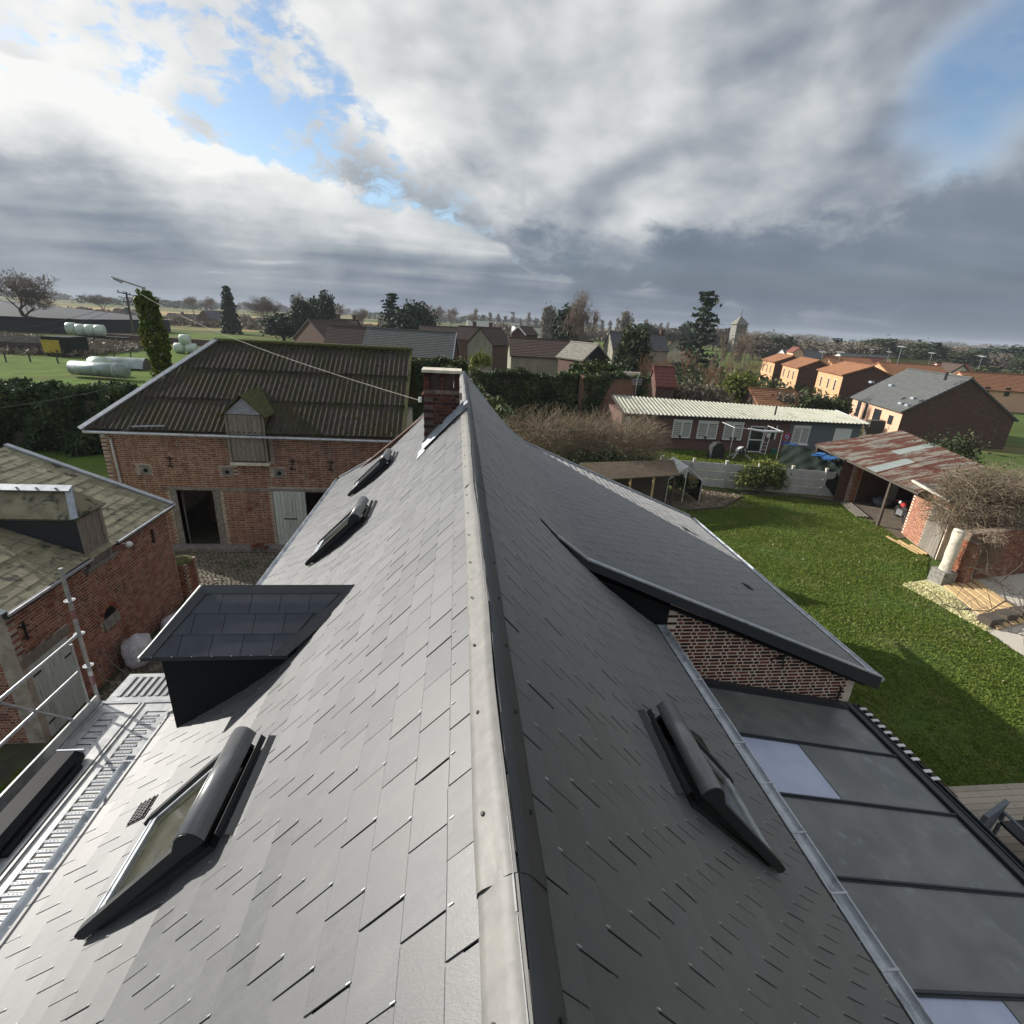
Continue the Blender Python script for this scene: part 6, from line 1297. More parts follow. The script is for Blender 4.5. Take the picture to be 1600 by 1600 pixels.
# near group on the right
hp('brick_gable_house', 'low house with dark brick gable and grey tiled roof behind the rusty shed', (1520, 591), (1407, 644), 45., 16, 11.5, 'wall_pink', 'tile_grey', gable='wall_brown',
   win=[('L', 2.0, 1.3, .9, .9), ('L', 4.9, .4, 1.6, 2.0), ('L', 7.6, .9, .6, 1.7), ('L', 9.4, .9, .9, 1.7)], frame='anthra')
ORF = dict(win=[('L', 2.2, 2.5, .6, 1.5), ('L', 4.6, 2.5, .6, 1.5), ('L', 7.4, 2.5, .6, 1.5), ('L', 2.2, .4, .6, 1.3), ('L', 4.6, .4, .6, 1.3), ('L', 7.4, .4, .6, 1.3)], frame='wall_white')
hp('orange_house', 'nearest orange rendered house with dark brick gable and three tall windows', (1365, 572), (1315, 586), 64., 17, 9.5, 'wall_orange', 'tile_orange', gable='wall_brown', group='orange rendered houses', **ORF)
hp('orange_house', 'second orange house, between the nearest orange one and the leftmost one', (1281, 563), (1246, 575), 78., 17, 9., 'wall_orange', 'tile_orange', gable='wall_brown', group='orange rendered houses', **ORF)
hp('orange_house', 'leftmost orange house, half hidden behind the birches', (1240, 556), (1209, 566), 90., 17, 9., 'wall_orange', 'tile_orange', gable='wall_brown', group='orange rendered houses', **ORF)
P = ay(1498, 580, 76.); house('salmon_house', 'salmon coloured house with orange tile roof at the right edge', P, 96, 16, 4.2, 2.3, 'wall_pink', 'tile_orange', win=[('R', s, 2.3, .8, 1.3) for s in (2, 5.2, 8.4, 11.6, 14.5)], frame='anthra')
b = MB(); b.box(0, 0, 0, 0, 0, 0)
for i, (px, py, y, az, L, w, r, wm, rm, lb) in enumerate((
    (1372, 566, 88, 98, 11, 4.2, 1.8, 'wall_orange', 'tile_orange', 'orange roofed house directly behind the dark brick gable house'),
    (1290, 556, 105, 98, 9, 4.2, 1.8, 'wall_orange', 'tile_orange', 'orange roofed house behind the second orange house'),
    (1345, 558, 118, 98, 8, 4.0, 2.0, 'wall_brown', 'tile_red', 'dark red roofed house left of the long mossy roof'),
    (1388, 559, 112, 98, 10, 4.2, 2.2, 'wall_brown', 'moss', 'house with long dark mossy roof under the aerials'),
    (1462, 566, 108, 98, 7, 4.0, 2.2, 'wall_white', 'tile_red', 'red roofed house left of the pale gable'),
    (1222, 545, 165, 98, 12, 4.2, 2.2, 'wall_white', 'tile_dark', 'dark roofed house left of the small red gable by the tree belt'),
    (1200, 536, 190, 98, 12, 4.4, 2.5, 'wall_brown', 'tile_brown', 'brown roofed house in front of the tree belt'),
    (1310, 551, 150, 98, 16, 4.0, 1.6, 'wall_white', 'tile_grey', 'low pale building with flat grey roof by the tree belt'))):
    house('village_house', lb, ay(px, py, y), az, L, w, r, wm, rm, win=[('R', L * .3, .8, .9, 1.2), ('R', L * .7, .8, .9, 1.2)])
hp('small_red_gable_house', 'small house with salmon gable and red roof by the tree belt', (1250, 543), (1238, 551), 150., 20, 8, 'wall_pink', 'tile_red')
hp('pale_gable_house', 'pale gabled house with brown beams between red roofs', (1506, 570), (1485, 582), 100., 20, 9, 'wall_white', 'tile_brown', verge='wood_dark')
house('low_tile_barn', 'low red tiled outhouse left of the nearest orange house', ay(1170, 606, 58), 96, 5.5, 3.2, 1.5, 'wall_brown', 'tile_orange')
# centre
house('slate_roof_house', 'house with grey slate roof and white verge in the middle distance', ay(713, 520, 82), -84, 13.4, 4.8, 3.5, 'wall_brown', 'tile_grey', verge='zinc_old', chim=[(5.5, 1.2, .9, .5)])
hp('brown_gable_house', 'brown tiled house with brick gable facing the camera, left of centre', (481, 499), (456, 529), 108., 42, 9, 'wall_brown', 'tile_brown')
house('long_brown_house', 'long low brown tiled house beside the brick gable', ay(513, 508, 100), 92, 11, 4.6, 3.4, 'wall_brown', 'tile_brown')
house('farm_house', 'dark brown roof with two chimneys behind the long brown house', ay(522, 498, 140), 92, 6, 4, 2.5, 'wall_brown', 'tile_brown', chim=[(1, 0, 1, .8), (5, 0, 1, .8)])
house('village_house', 'brown roof behind the grey slate roof, by the spreading tree', ay(655, 508, 135), 92, 11, 4, 2.6, 'wall_brown', 'tile_brown')
house('village_house', 'narrow brown roof with two stacks left of the rendered gable', ay(716, 509, 118), 92, 8, 4, 2.6, 'wall_brown', 'tile_brown', chim=[(3.5, 0, .9, .8), (7, 0, .9, .8)])
hp('rendered_gable_house', 'grey rendered gable house with brown tile roof right of the slate roof', (750, 512), (727, 537), 78., 24, 9, 'wall_brown', 'tile_brown', gable='render_grey')
hp('white_bargeboard_house', 'small brick house with white bargeboards far in the centre', (810, 510), (797, 522), 120., 30, 8, 'wall_brown', 'tile_brown', verge='white', win=[('G', -.6, 3.6, .6, .9), ('G', .7, 3.6, .6, .9)])
house('low_brown_house', 'long low brown roofed house behind the ivy hedge', ay(795, 527, 72), 92, 11.5, 4, 2.1, 'render_grey', 'tile_brown')
hp('old_slate_shed', 'old shed with pale slate roof and dark open gable above the ivy', (936, 538), (955, 563), 58., -30, 4.6, 'wall_brown', 'tile_lichen', gable='black')
house('dark_roof_house', 'dark slate roofed house with end chimney right of the bare tree', ay(952, 518, 112), 92, 12, 4.4, 3.2, 'render_grey', 'tile_dark', chim=[(11.4, 0, .8, .8)])
house('white_gable_house', 'small pale house with brown roof left of the tall cedar', ay(1060, 528, 140), 35, 9, 3.2, 2.8, 'render_grey', 'tile_brown')
house('garden_outhouse', 'small red tiled outhouse beyond the ivy wall', ay(1021, 572, 54), 92, 2.3, 1.6, 1.9, 'wall_brown', 'tile_red')
# left, far farm buildings
house('farm_cottage', 'long low grey roofed cottages in the fields by the spruce', ay(262, 489, 330), 92, 26, 5, 3.5, 'wall_brown', 'tile_brown', chim=[(8, 0, 1, 1)])
house('farm_cottage', 'grey farm cottage in the fields left of the ivy post', ay(178, 482, 330), 92, 22, 6, 5, 'wall_white', 'tile_grey')
house('white_shed', 'tiny white roofed shed in the fields', ay(148, 490, 300), 92, 8, 4, 2, 'wall_white', 'white')
house('farm_cottage', 'dark gabled cottage right of the spruce', ay(316, 485, 300), 20, 14, 5, 4, 'wall_brown', 'tile_dark')
c0, c1, r0_, r1_ = ay(126, 499, 150), ay(-260, 492, 138), ay(-20, 466, 166), ay(-240, 460, 156); c1.z = c0.z; r1_.z = r0_.z; dk = Vector((6, 34, 0))
bb = thing('black_barn', 'big black clad barn with grey sheet roof at the left edge', 'barn', (c0.x - 25, 155, 0)); b = MB(); b.prism([(c0.x - .6, c0.y + .6, 0), (c1.x, c1.y + .6, 0), (c1.x + 6, c1.y + 33, 0), (c0.x + 5, c0.y + 33, 0)], (0, 0, c0.z - .1)); b.build('wall', 'barnblack', bb)
b = MB(); b.add([c0, c1, c1 + dk, c0 + dk, r0_, r1_], [(1, 0, 4, 5), (0, 3, 4), (3, 2, 5, 4)]); b.build('roof', 'barnroof', bb)
# church tower
q = ay(1153, 520, 250); ct = thing('church_tower', 'pale church tower with pointed slate spire', 'church tower', (q.x, q.y, 0)); zt = ay(1153, 507, 250).z; za = ay(1153, 493, 250).z
b = MB(); b.box(q.x - 2.7, q.x + 2.7, q.y - 2.7, q.y + 2.7, 0, zt); tb = b.build('tower', 'stone', ct)
for k in range(3): b = MB(); b.box(q.x - 2.2 + k * 1.6, q.x - 1.1 + k * 1.6, q.y - 2.73, q.y - 2.69, zt - 4, zt - .9); b.build('louvre', 'wood_dark', tb)
b = MB(); b.add([(q.x - 3.4, q.y - 3.4, zt), (q.x + 3.4, q.y - 3.4, zt), (q.x + 3.4, q.y + 3.4, zt), (q.x - 3.4, q.y + 3.4, zt), (q.x, q.y, za)], [(3, 2, 1, 0), (0, 1, 4), (1, 2, 4), (2, 3, 4), (3, 0, 4)]); b.build('spire', 'tile_lichen', ct); b = MB(); b.tube([(q.x, q.y, za), (q.x, q.y, za + 3)], .12, 5); b.build('cross', 'iron', ct)
# low white industrial halls far off
for i, (px, py, y, L, h) in enumerate(((730, 500, 620, 60, 7), (790, 501, 640, 40, 7), (805, 510, 300, 14, 5), (838, 512, 320, 12, 6))):
    p = ay(px, py, y); b = MB(); b.box(p.x, p.x + L, y, y + 20, 0, max(4, p.z)); t = thing('industrial_hall', ['long white hall far behind the fields', 'second white hall far behind the fields', 'white box building left of the poplars', 'white block right by the poplars'][i], 'hall', (p.x, y, 0)); b.build('wall', 'wall_white', t); b = MB(); b.box(p.x - .3, p.x + L + .3, y - .3, y + 20.3, max(4, p.z) + .01, max(4, p.z) + .5); b.build('roof', 'barnroof', t)
# ---- walls under ivy
def ivy_on(name, label, A, B, h0, h1, th, n, size, leaf, seed, cat='ivy hedge', bare=None, core='wood_dark', lump=.35):
    A, B = Vector(A), Vector(B); d = (B - A); n_ = Vector((d.y, -d.x, 0)).normalized(); L = d.length
    t = thing(name, label, cat, tuple((A + B) / 2)); b = MB(); b.prism([A, B, B + Vector((0, 0, h1)), A + Vector((0, 0, h0))], -n_ * .5); b.build('wall', core, t)
    rg = np.random.default_rng(seed); u = rg.random(n); v = rg.random(n) ** .8; kind_ = rg.random(n) < .22
    hh = h0 + (h1 - h0) * u; z = np.where(kind_, hh + rg.normal(size=n) * .12, hh * v); ph = rg.random(6) * 6
    ob_ = th * (.5 + .5 * np.sin(u * L * .9 + ph[0]) * np.sin(z * 1.3 + ph[1])) + lump * .4 * np.sin(u * L * 2.3 + z * 1.9 + ph[2]); ob_ = np.where(kind_, rg.uniform(-.5, .3, n) + ob_ * .5, ob_) + rg.normal(size=n) * .10
    z = z + np.where(kind_, .22 * np.sin(u * L * 1.1 + ph[3]) + .12 * np.sin(u * L * 3.1), 0)
    P = np.array(A)[None] + u[:, None] * np.array(d)[None] + np.array(n_)[None] * ob_[:, None]; P[:, 2] = z
    if bare: k = bare(u, z, rg); P = P[k]
    put('ivy', leaf_mesh('ivy', P - np.array(org(t)), size, leaf, seed, 1.2, .4), t); return t
ivy_on('ivy_hedge', 'long dark ivy hedge across the middle distance', (1.2, 47.0, 0), (13.5, 48.5, 0), 4.9, 4.6, .8, 16000, .20, 'ivy_dark', 91)
ivy_on('ivy_hedge', 'ivy clad wall running back beside the slate roof', (-1.2, 50.0, 0), (3.3, 31.0, 0), 5.2, 3.8, .9, 16000, .19, 'ivy_dark', 92)
ivy_on('ivy_hedge', 'sunlit ivy top left of the chimney', (-6.0, 49.0, 0), (1.0, 49.5, 0), 5.4, 5.2, .8, 9000, .20, 'ivy', 93)
ivy_on('ivy_brick_wall', 'brick wall half covered with ivy behind the bungalow', (11.5, 47.2, 0), (19.0, 50.8, 0), 4.9, 4.7, .3, 6500, .18, 'ivy_dark', 94, 'wall', lambda u, z, rg: (u < .42 - (4.6 - z) * .06) | (u > .80) | (z > 4.55), 'brick_sun' and mat('old_red_wall', (.25, .135, .085), (.18, .095, .06), scale=3, detail=9, c=(.13, .09, .06), cs=.8, stretch=(1, 1, 2.5)))
bush('ivy_mound', 'ivy mound growing over the old slate shed gable', tuple(ay(930, 566, 53)[:2]) + (4.7,), (3.2, 1, .9), 3200, 'ivy', .2, 95, 'ivy', 40, False)
b = MB(); w0 = ay(985, 570, 53); b.box(w0.x - 1.0, w0.x + 1.2, 53, 53.4, 0, 4.9); solo(b.build('wall_stub', 'stone_white'), 'sunlit pale wall stub above the bungalow', 'wall')
# ---- conifer hedge, ivy grown lamp post and lines on the left
hd2 = thing('conifer_hedge', 'thick dark conifer hedge behind the outbuilding on the left', 'hedge', (-28, 35.5, 0))
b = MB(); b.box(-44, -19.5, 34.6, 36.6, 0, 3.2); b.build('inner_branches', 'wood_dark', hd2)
rg = np.random.default_rng(14); n = 80000; u = rg.random(n); x = -45 + 26.5 * u; z = 4.2 * rg.random(n) ** .75; top = 3.75 + .35 * np.sin(x * 1.1) + .25 * np.sin(x * 2.7 + 1) + .25 * np.sin(x * 6.1)
z = np.minimum(z, top + rg.normal(size=n) * .12); y = 34.1 + .5 * np.sin(x * .9 + z) + .35 * np.sin(x * 2.2 - z * 1.7) + np.where(z > 3.2, rg.uniform(0, 2.6, n), 0) + rg.normal(size=n) * .15
put('foliage', leaf_mesh('foliage', np.c_[x, y, z] - np.array(org(hd2)), .14, 'cypress', 15, 2.4, .8), hd2)
poly('shaded_grass', [(-44, 26), (-13.4, 26), (-13.4, 33), (-19, 34.5), (-44, 34.5)], 'meadow', .004); poly('shaded_grass', [(-44, 12), (-12.6, 12), (-12.6, 26), (-44, 26)], 'meadow', .003)
lp = thing('street_lamp', 'leaning street lamp post thickly grown with ivy', 'street lamp', tuple(ay(266, 604, 32.5)[:2]) + (0,))
T0, T1 = Vector(org(lp)), ay(226, 459, 32.5); T1.y = 32.5; b = MB(); b.tube([T0, T1, T1 + Vector((0, 0, .35))], [.16, .11, .10], 8); b.build('post', 'concrete', lp)
rg = np.random.default_rng(21); n = 5200; v = rg.random(n); w_ = .52 + .30 * np.sin(v * 7 + .6) * 0 + .12 * np.sin(v * 19) + .45 * (1 - v) ** 2 + .1 * (v > .86); a = rg.random(n) * 6.283; r_ = w_ * (.65 + .4 * rg.random(n)) * np.where(v > .97, .6, 1)
P_i = np.array(T0)[None] + v[:, None] * np.array(T1 - T0 + Vector((0, 0, .1)))[None] + np.c_[r_ * np.cos(a), r_ * np.sin(a), rg.normal(size=n) * .05]
put('ivy', leaf_mesh('ivy', P_i - np.array(T0), .17, 'ivy_bright', 22, 1.3, .3), lp)
H_ = ay(172, 432, 31.5); b = MB(); b.tube([T1 + Vector((0, 0, .3)), H_], .04, 6); b.build('arm', 'galv', lp); b = MB(); hv = (H_ - T1).normalized(); b.beam(H_ - hv * .1, H_ + hv * .35 - hv * .9, .16, .09); b.build('lamp_head', 'zinc_old', lp)
def cable(name, label, A, B, sag, r=.018, mt='galv', n=24):
    A, B = Vector(A), Vector(B); b = MB(); b.tube([A.lerp(B, i / n) - Vector((0, 0, sag * 4 * (i / n) * (1 - i / n))) for i in range(n + 1)], r, 5); return solo(b.build(name, mt), label, 'cable')
cable('overhead_cable', 'pale cable sagging from the ivy post to the chimney', ay(208, 452, 32.3), (-.62, 9.6, 7.82), .35, .008, 'stone'); b = MB(); b.disc((-.66, 9.62, 7.80), (0, 0, 1), 0, .03, .09, 8); solo(b.build('insulator', 'white'), 'white insulator on the left side of the chimney', 'insulator')
cable('overhead_cable', 'dark cable from the ivy post out to the left edge', ay(226, 594, 32.4), ay(-120, 652, 26), .2, .010, 'stone')
for k in range(2): cable('overhead_cable', ['upper', 'lower'][k] + ' thin cable crossing in front of the black barn', ay(196, 470 + 6 * k, 118), ay(-80, 528 + 22 * k, 60), .8, .03, 'iron')
up_ = gz(211, 533); pt = ay(197, 456, up_.y); up = thing('utility_pole', 'dark utility pole with crossarm and transformer in the meadow', 'utility pole', tuple(up_)); pt.y = up_.y
b = MB(); b.tube([up_, pt], [.28, .2], 8); b.build('pole', 'wood_dark', up); dv = (pt - up_)
b = MB(); c_ = pt - dv * .04; b.beam(c_ + Vector((-1.9, 0, .3)), c_ + Vector((1.0, 0, -.2)), .2, .2); b.build('crossarm', 'iron', up); b = MB(); c_ = pt - dv * .2; b.beam(c_ + Vector((-1.0, 0, .1)), c_ + Vector((.9, 0, 0)), .2, .2); b.build('crossarm', 'iron', up)
for k in range(3): b = MB(); c_ = pt - dv * .04 + Vector((-1.7 + k * 1.2, 0, .25 - k * .2)); b.tube([c_, c_ + Vector((0, 0, .5))], .12, 6); b.build('insulator', 'stone', up)
b = MB(); c_ = pt - dv * .36; b.tube([c_ + Vector((-.5, -.3, -.5)), c_ + Vector((-.5, -.3, .5))], .38, 10); b.build('transformer', 'greywall', up)
# ---- meadow gear
def roll(name, label, p, L, r, az, mt, cat, bands=0):
    a = Vector((math.cos(R(az)), math.sin(R(az)), 0)); t = thing(name, label, cat, (p[0], p[1], 0)); c = Vector((p[0], p[1], (p[2] if len(p) > 2 else 0) + r)); b = MB(); b.tube([c, c + a * .12, c + a * (L - .12), c + a * L], [r * .8, r, r, r * .8], 16); b.build('body', mt, t, True)
    for k in range(bands): b = MB(); b.disc(c + a * (L * (k + .5) / bands), a, r * .9, r * 1.015, .05, 16); b.build('band', 'wall_white', t)
    return t
q1, q2 = gz(116, 588), gz(200, 594); az_ = math.degrees(math.atan2(q2.y - q1.y, q2.x - q1.x)); roll('metal_tank', 'long dull aluminium tank lying behind the hedge', (q1.x, q1.y, .2), (q2 - q1).length, .85, az_, 'alu', 'tank', 3); roll('wrapped_bale', 'round pale bale behind the aluminium tank', (q1.x + .5, q1.y + 3, 0), 2, 1.1, az_, 'wrap', 'bale')
q = gz(160, 577); t = thing('field_shelter', 'small arched metal shelter in the meadow', 'shelter', (q.x, q.y, 0)); b = MB(); b.sheet(lambda u, v: Vector((q.x + 5.2 * u, q.y + 2.6 * v, .25 + 1.35 * math.sin(math.pi * v) ** .7)), 2, 12); b.build('roof', 'alu', t); b = MB(); b.prism([(q.x + 5.15, q.y + 2.6 * v, .0 + (.25 + 1.35 * math.sin(math.pi * v) ** .7)) for v in np.linspace(.02, .98, 11)] + [(q.x + 5.15, q.y + 2.5, 0), (q.x + 5.15, q.y + .1, 0)], (-.05, 0, 0)); b.build('end_wall', 'wood_dark', t)
q = gz(128, 533); t = thing('bale_trailer', 'flat trailer loaded with pale wrapped bales in the meadow', 'trailer', (q.x, q.y, 0)); b = MB(); b.box(q.x - 1, q.x + 9, q.y, q.y + 2.5, .9, 1.15); b.build('bed', 'tarp', t)
for k in range(4): b = MB(); b.disc((q.x + .5 + k * 2.6, q.y - .1, .5), (0, -1, 0), 0, .5, .3, 14); b.build('wheel', 'tyre', t)
for k in range(4): roll('wrapped_bale', ['leftmost', 'second', 'third', 'rightmost'][k] + ' pale wrapped bale on the trailer', (q.x - 2.6 + k * 1.9, q.y + .2, 1.16 + .2 * (k == 0)), 1.75, 1.2, 12, 'wrap', 'bale')
q = gz(283, 552)
for k, (dx_, dz_, lb) in enumerate(((0, 0, 'left pale bale beside the barn ridge'), (2.2, 0, 'right pale bale beside the barn ridge'), (1.2, 1.6, 'top pale bale of the small stack by the barn ridge'))): roll('wrapped_bale', lb, (q.x - 1.0 + dx_, q.y, dz_), 1.7, .95, 8, 'wrap', 'bale')
q = gz(70, 556); t = thing('farm_container', 'dark container with yellow end among the weeds', 'container', (q.x, q.y, 0)); b = MB(); b.box(q.x + .05, q.x + 4, q.y, q.y + 4.5, .3, 3.0); b.build('body', 'tarp', t); b = MB(); b.box(q.x, q.x + 2.6, q.y - .06, q.y - .003, .5, 2.5); b.build('end_panel', 'yellow', t)
q = gz(20, 552); t = thing('farm_trailer', 'old grey trailer among weeds at the left edge', 'trailer', (q.x, q.y, 0)); b = MB(); b.box(q.x - 5, q.x + 4.5, q.y + 2, q.y + 4.5, .9, 1.6); b.build('bed', 'wood_dark', t); b = MB(); b.box(q.x - 5, q.x + 4.5, q.y + 1.95, q.y + 1.995, 1.6, 2.6); b.build('side', 'stone', t)
for k in range(3): b = MB(); b.disc((q.x - 3 + k * 3, q.y + 1.9, .55), (0, -1, 0), 0, .55, .3, 12); b.build('wheel', 'tyre', t)
fp = MB(); fp.box(-.07, .07, -.07, .07, 0, 1.5); fpm = fp.mesh('fence_post', 'wood_dark')
for k, (px, py) in enumerate([(10, 566), (48, 566), (91, 568), (122, 555), (148, 560), (168, 562), (180, 563), (206, 564), (236, 566)]):
    q = gz(px, py); solo(put('fence_post', fpm, None, tuple(q)), 'wooden post of the meadow fence, ' + ['first', 'second', 'third', 'fourth', 'fifth', 'sixth', 'seventh', 'eighth', 'ninth'][k] + ' from the left', 'fence post', 'wooden posts of the meadow fence')
w = rgn.random((9000, 2)); xx = -120 + 60 * w[:, 0]; yy = 92 + 45 * w[:, 1] * (1 - w[:, 0] * .4); put('dry_weeds', leaf_mesh('dry_weeds', np.c_[xx, yy, rgn.uniform(.1, .9, 9000)], .38, 'bare_far', 31, 2.8, 0), None, kind='stuff')
b = MB(); b.beam((-52, 118, .7), (-20, 108, .7), 1.5, 1.4); b.beam((-84, 136, .7), (-52, 128, .7), 1.2, 1.4); solo(b.build('silage_bank', 'wall_brown', kind='stuff'), 'low dark earth bank across the meadow', 'bank')
# ---- trees
def tree_proto(kind, seed):
    q = np.random.default_rng(seed); rr = random.Random(seed)
    if kind in ('bare', 'birch', 'scrub'):
        lv = {'bare': 5, 'birch': 5, 'scrub': 4}[kind]
        big, small = branches(seed, 10, lv, {'bare': .60, 'birch': .38, 'scrub': .6}[kind], 3 if kind != 'bare' else 4, {'bare': .20, 'birch': .34, 'scrub': .16}[kind], .13 if kind == 'bare' else .11, .35 if kind != 'birch' else .5, .22)
        if len(small) > 6500: keep_ = [s for s in small if s[2] > .02]; rest_ = [s for s in small if s[2] <= .02]; rr.shuffle(rest_); small = (keep_ + rest_)[:6500]
        tr = segs_mesh('trunk', big, 'birch' if kind == 'birch' else 'bark', 6, .03); cr = segs_mesh('crown', small, 'twig' if kind == 'bare' else ('twig_red' if kind == 'scrub' else 'twig'), 3, .011)
        v = np.array([(e[1][0], e[1][1], e[1][2]) for e in small]); ext = (np.percentile(np.hypot(v[:, 0], v[:, 1]), 97), v[:, 2].max()); return tr, cr, ext
    pts = []; h = 10.
    if kind in ('spruce', 'cedar', 'sparse'):
        whorls = {'spruce': 34, 'cedar': 17, 'sparse': 15}[kind]
        for i in range(whorls):
            z0 = .8 + (h - .9) * (i / whorls); R_ = (1 - z0 / h) ** (.75 if kind != 'sparse' else .55) * 2.2 + .12
            for j in range({'spruce': 11, 'cedar': 7, 'sparse': 5}[kind]):
                a = q.random() * 6.283; L = R_ * q.uniform(.65, 1.12) if kind != 'sparse' else R_ * q.uniform(.35, 1.15); m = int(9 + L * {'spruce': 9, 'cedar': 16, 'sparse': 7}[kind])
                f = q.random(m) ** (.7 if kind != 'sparse' else .35); d = f * L; w = .10 + .16 * f
                pts.append(np.c_[d * np.cos(a) + q.normal(size=m) * w, d * np.sin(a) + q.normal(size=m) * w, z0 + (-.28 if kind == 'spruce' else .10) * d - .05 * d * d * (kind == 'cedar') + q.normal(size=m) * {'spruce': .10, 'cedar': .05, 'sparse': .10}[kind]])
        lm = leaf_mesh('crown', np.concatenate(pts), {'spruce': .34, 'cedar': .30, 'sparse': .32}[kind], 'conifer', seed, 2.0, .6)
    elif kind == 'round': lm = leaf_mesh('crown', clumps(5200, 70, 2.7, 2.7, 4.2, .55, seed, (0, 0, 5.2), .5, -.8), .42, 'evergreen' if seed % 2 else 'conifer', seed, 1.7)
    elif kind == 'spread': lm = leaf_mesh('crown', clumps(5200, 80, 6, 4, 3.4, .7, seed, (0, 0, 5.8), .45, -.4), .5, 'conifer', seed, 1.8)
    elif kind == 'poplar': lm = leaf_mesh('crown', clumps(2600, 60, .9, .9, 4.6, .35, seed, (0, 0, 5.3), .3), .30, 'bare_far', seed, 3.0, 2.0)
    else: lm = leaf_mesh('crown', clumps(3600, 90, 3.6, 3.6, 4.2, .75, seed, (0, 0, 5.0), .35, -.6), .30, 'bare_far', seed, 2.6, .5)
    b = MB(); b.tube([(0, 0, 0), (0.05, 0, 4), (0, 0, 9.3)], [.26, .17, .04], 7); tm_ = b.mesh('trunk', 'bark')
    return tm_, lm, ({'spruce': 2.2, 'cedar': 2.3, 'sparse': 2.2, 'round': 3.0, 'spread': 6.3, 'poplar': 1.1}.get(kind, 4.0), {'spread': 9.4}.get(kind, 10.))
PROTO = {}
TN = {'bare': 'bare_tree', 'birch': 'birch_tree', 'scrub': 'bare_shrub', 'spruce': 'spruce_tree', 'cedar': 'cedar_tree', 'sparse': 'cedar_tree', 'round': 'evergreen_tree', 'spread': 'evergreen_tree', 'poplar': 'poplar_tree', 'haze': 'winter_tree'}
def tree(kind, seed, px, top, y, wpx, label, group=None, base=0., cat='tree'):
    k = (kind, seed)
    if k not in PROTO: PROTO[k] = tree_proto(kind, seed)
    tr, cr, (er, eh) = PROTO[k]; P = ay(px, top, y); W_ = (ay(px + wpx / 2, top, y).x - ay(px - wpx / 2, top, y).x) / 2
    t = thing(TN[kind], label, cat, (P.x, y, base), group); t.scale = (W_ / er, W_ / er, (P.z - base) / eh); t.rotation_euler.z = (seed * 37 + px) % 6.28
    for nm, me in (('trunk', tr), ('crown', cr)): o = bpy.data.objects.new(nm, me); COL.objects.link(o); o.parent = t
    return t
tree('bare', 1, 22, 418, 150, 150, 'broad bare tree behind the black barn at the left edge'); tree('spruce', 1, 353, 446, 190, 32, 'tall narrow spruce standing alone left of centre')
tree('bare', 2, 408, 461, 210, 66, 'bare tree left of the dark evergreens'); tree('round', 2, 440, 489, 165, 62, 'low rounded dark evergreen left of the group'); tree('round', 4, 470, 469, 160, 34, 'left of the tall dark evergreens'); tree('round', 6, 489, 463, 162, 28, 'middle one of the tall dark evergreens'); tree('round', 8, 508, 460, 158, 32, 'rightmost of the tall dark evergreens'); tree('bare', 3, 466, 452, 175, 34, 'thin bare tree rising behind the dark evergreens')
tree('cedar', 1, 612, 455, 150, 56, 'pointed dark cedar in the centre distance'); tree('spread', 1, 645, 481, 146, 78, 'low spreading dark evergreen right of the cedar'); tree('bare', 4, 566, 479, 220, 42, 'small bare tree between brown roofs and cedar')
for k, (px, tp, y, w_) in enumerate(((668, 472, 380, 30), (688, 477, 380, 24), (706, 478, 390, 30), (742, 487, 400, 24), (530, 472, 420, 26), (300, 462, 420, 30), (325, 462, 420, 26), (160, 458, 330, 60), (60, 470, 260, 60), (112, 482, 230, 60))): tree('bare', 1 + k % 4, px, tp, y, w_, 'far bare field tree, ' + ['first right of the cedar', 'second right of the cedar', 'third right of the cedar', 'above the slate roof verge', 'left of the small bare tree', 'left of the spruce', 'nearest to the spruce', 'behind the utility pole', 'right of the broad bare tree', 'in the weeds behind the trailer'][k])
for k, (px, tp, w_) in enumerate(((854, 480, 7), (860, 478, 8), (866, 484, 6), (979, 487, 10), (877, 486, 6))): tree('poplar', 1, px, tp, 260, w_ * 1.4, 'slim bare poplar, ' + ['leftmost of the three', 'tallest of the three', 'rightmost of the three', 'alone right of the bare tree', 'by the evergreen'][k])
tree('round', 10, 888, 480, 120, 52, 'dark rounded evergreen left of the tall bare tree'); tree('bare', 5, 928, 450, 108, 80, 'tall bare tree in the centre right distance'); tree('round', 13, 995, 499, 76, 52, 'pointed dark green yew beside the dark roof'); tree('sparse', 1, 1108, 450, 118, 64, 'tall sparse cedar near the church')
for k, (px, tp, y, w_) in enumerate(((1122, 512, 62, 46), (1150, 508, 60, 56), (1176, 520, 64, 40))): tree('birch', 1 + k, px, tp, y, w_, ['left', 'middle', 'right'][k] + ' white stemmed birch of the three')
for k, (px, tp, y, w_) in enumerate(((1010, 550, 62, 46), (1040, 545, 66, 52), (1075, 540, 70, 60), (1068, 575, 56, 70), (1105, 560, 60, 60), (1140, 552, 66, 54), (1010, 585, 57, 40), (1190, 555, 80, 50))): tree('scrub', 1 + k % 3, px, tp, y, w_, 'reddish bare shrub, ' + ['leftmost of the thicket', 'second from the left', 'tallest in the middle', 'in front of the thicket', 'right of the middle', 'behind the birches', 'by the red outhouse', 'right of the birches'][k], 'reddish shrubs beyond the bungalow', cat='shrub')
bush('golden_hedge', 'golden brown thicket behind the bungalow roof', tuple(ay(1085, 600, 56)[:2]) + (1.6,), (5.2, 1.6, 2.0), 4200, 'bare_far', .22, 101, 'thicket', 80, False)
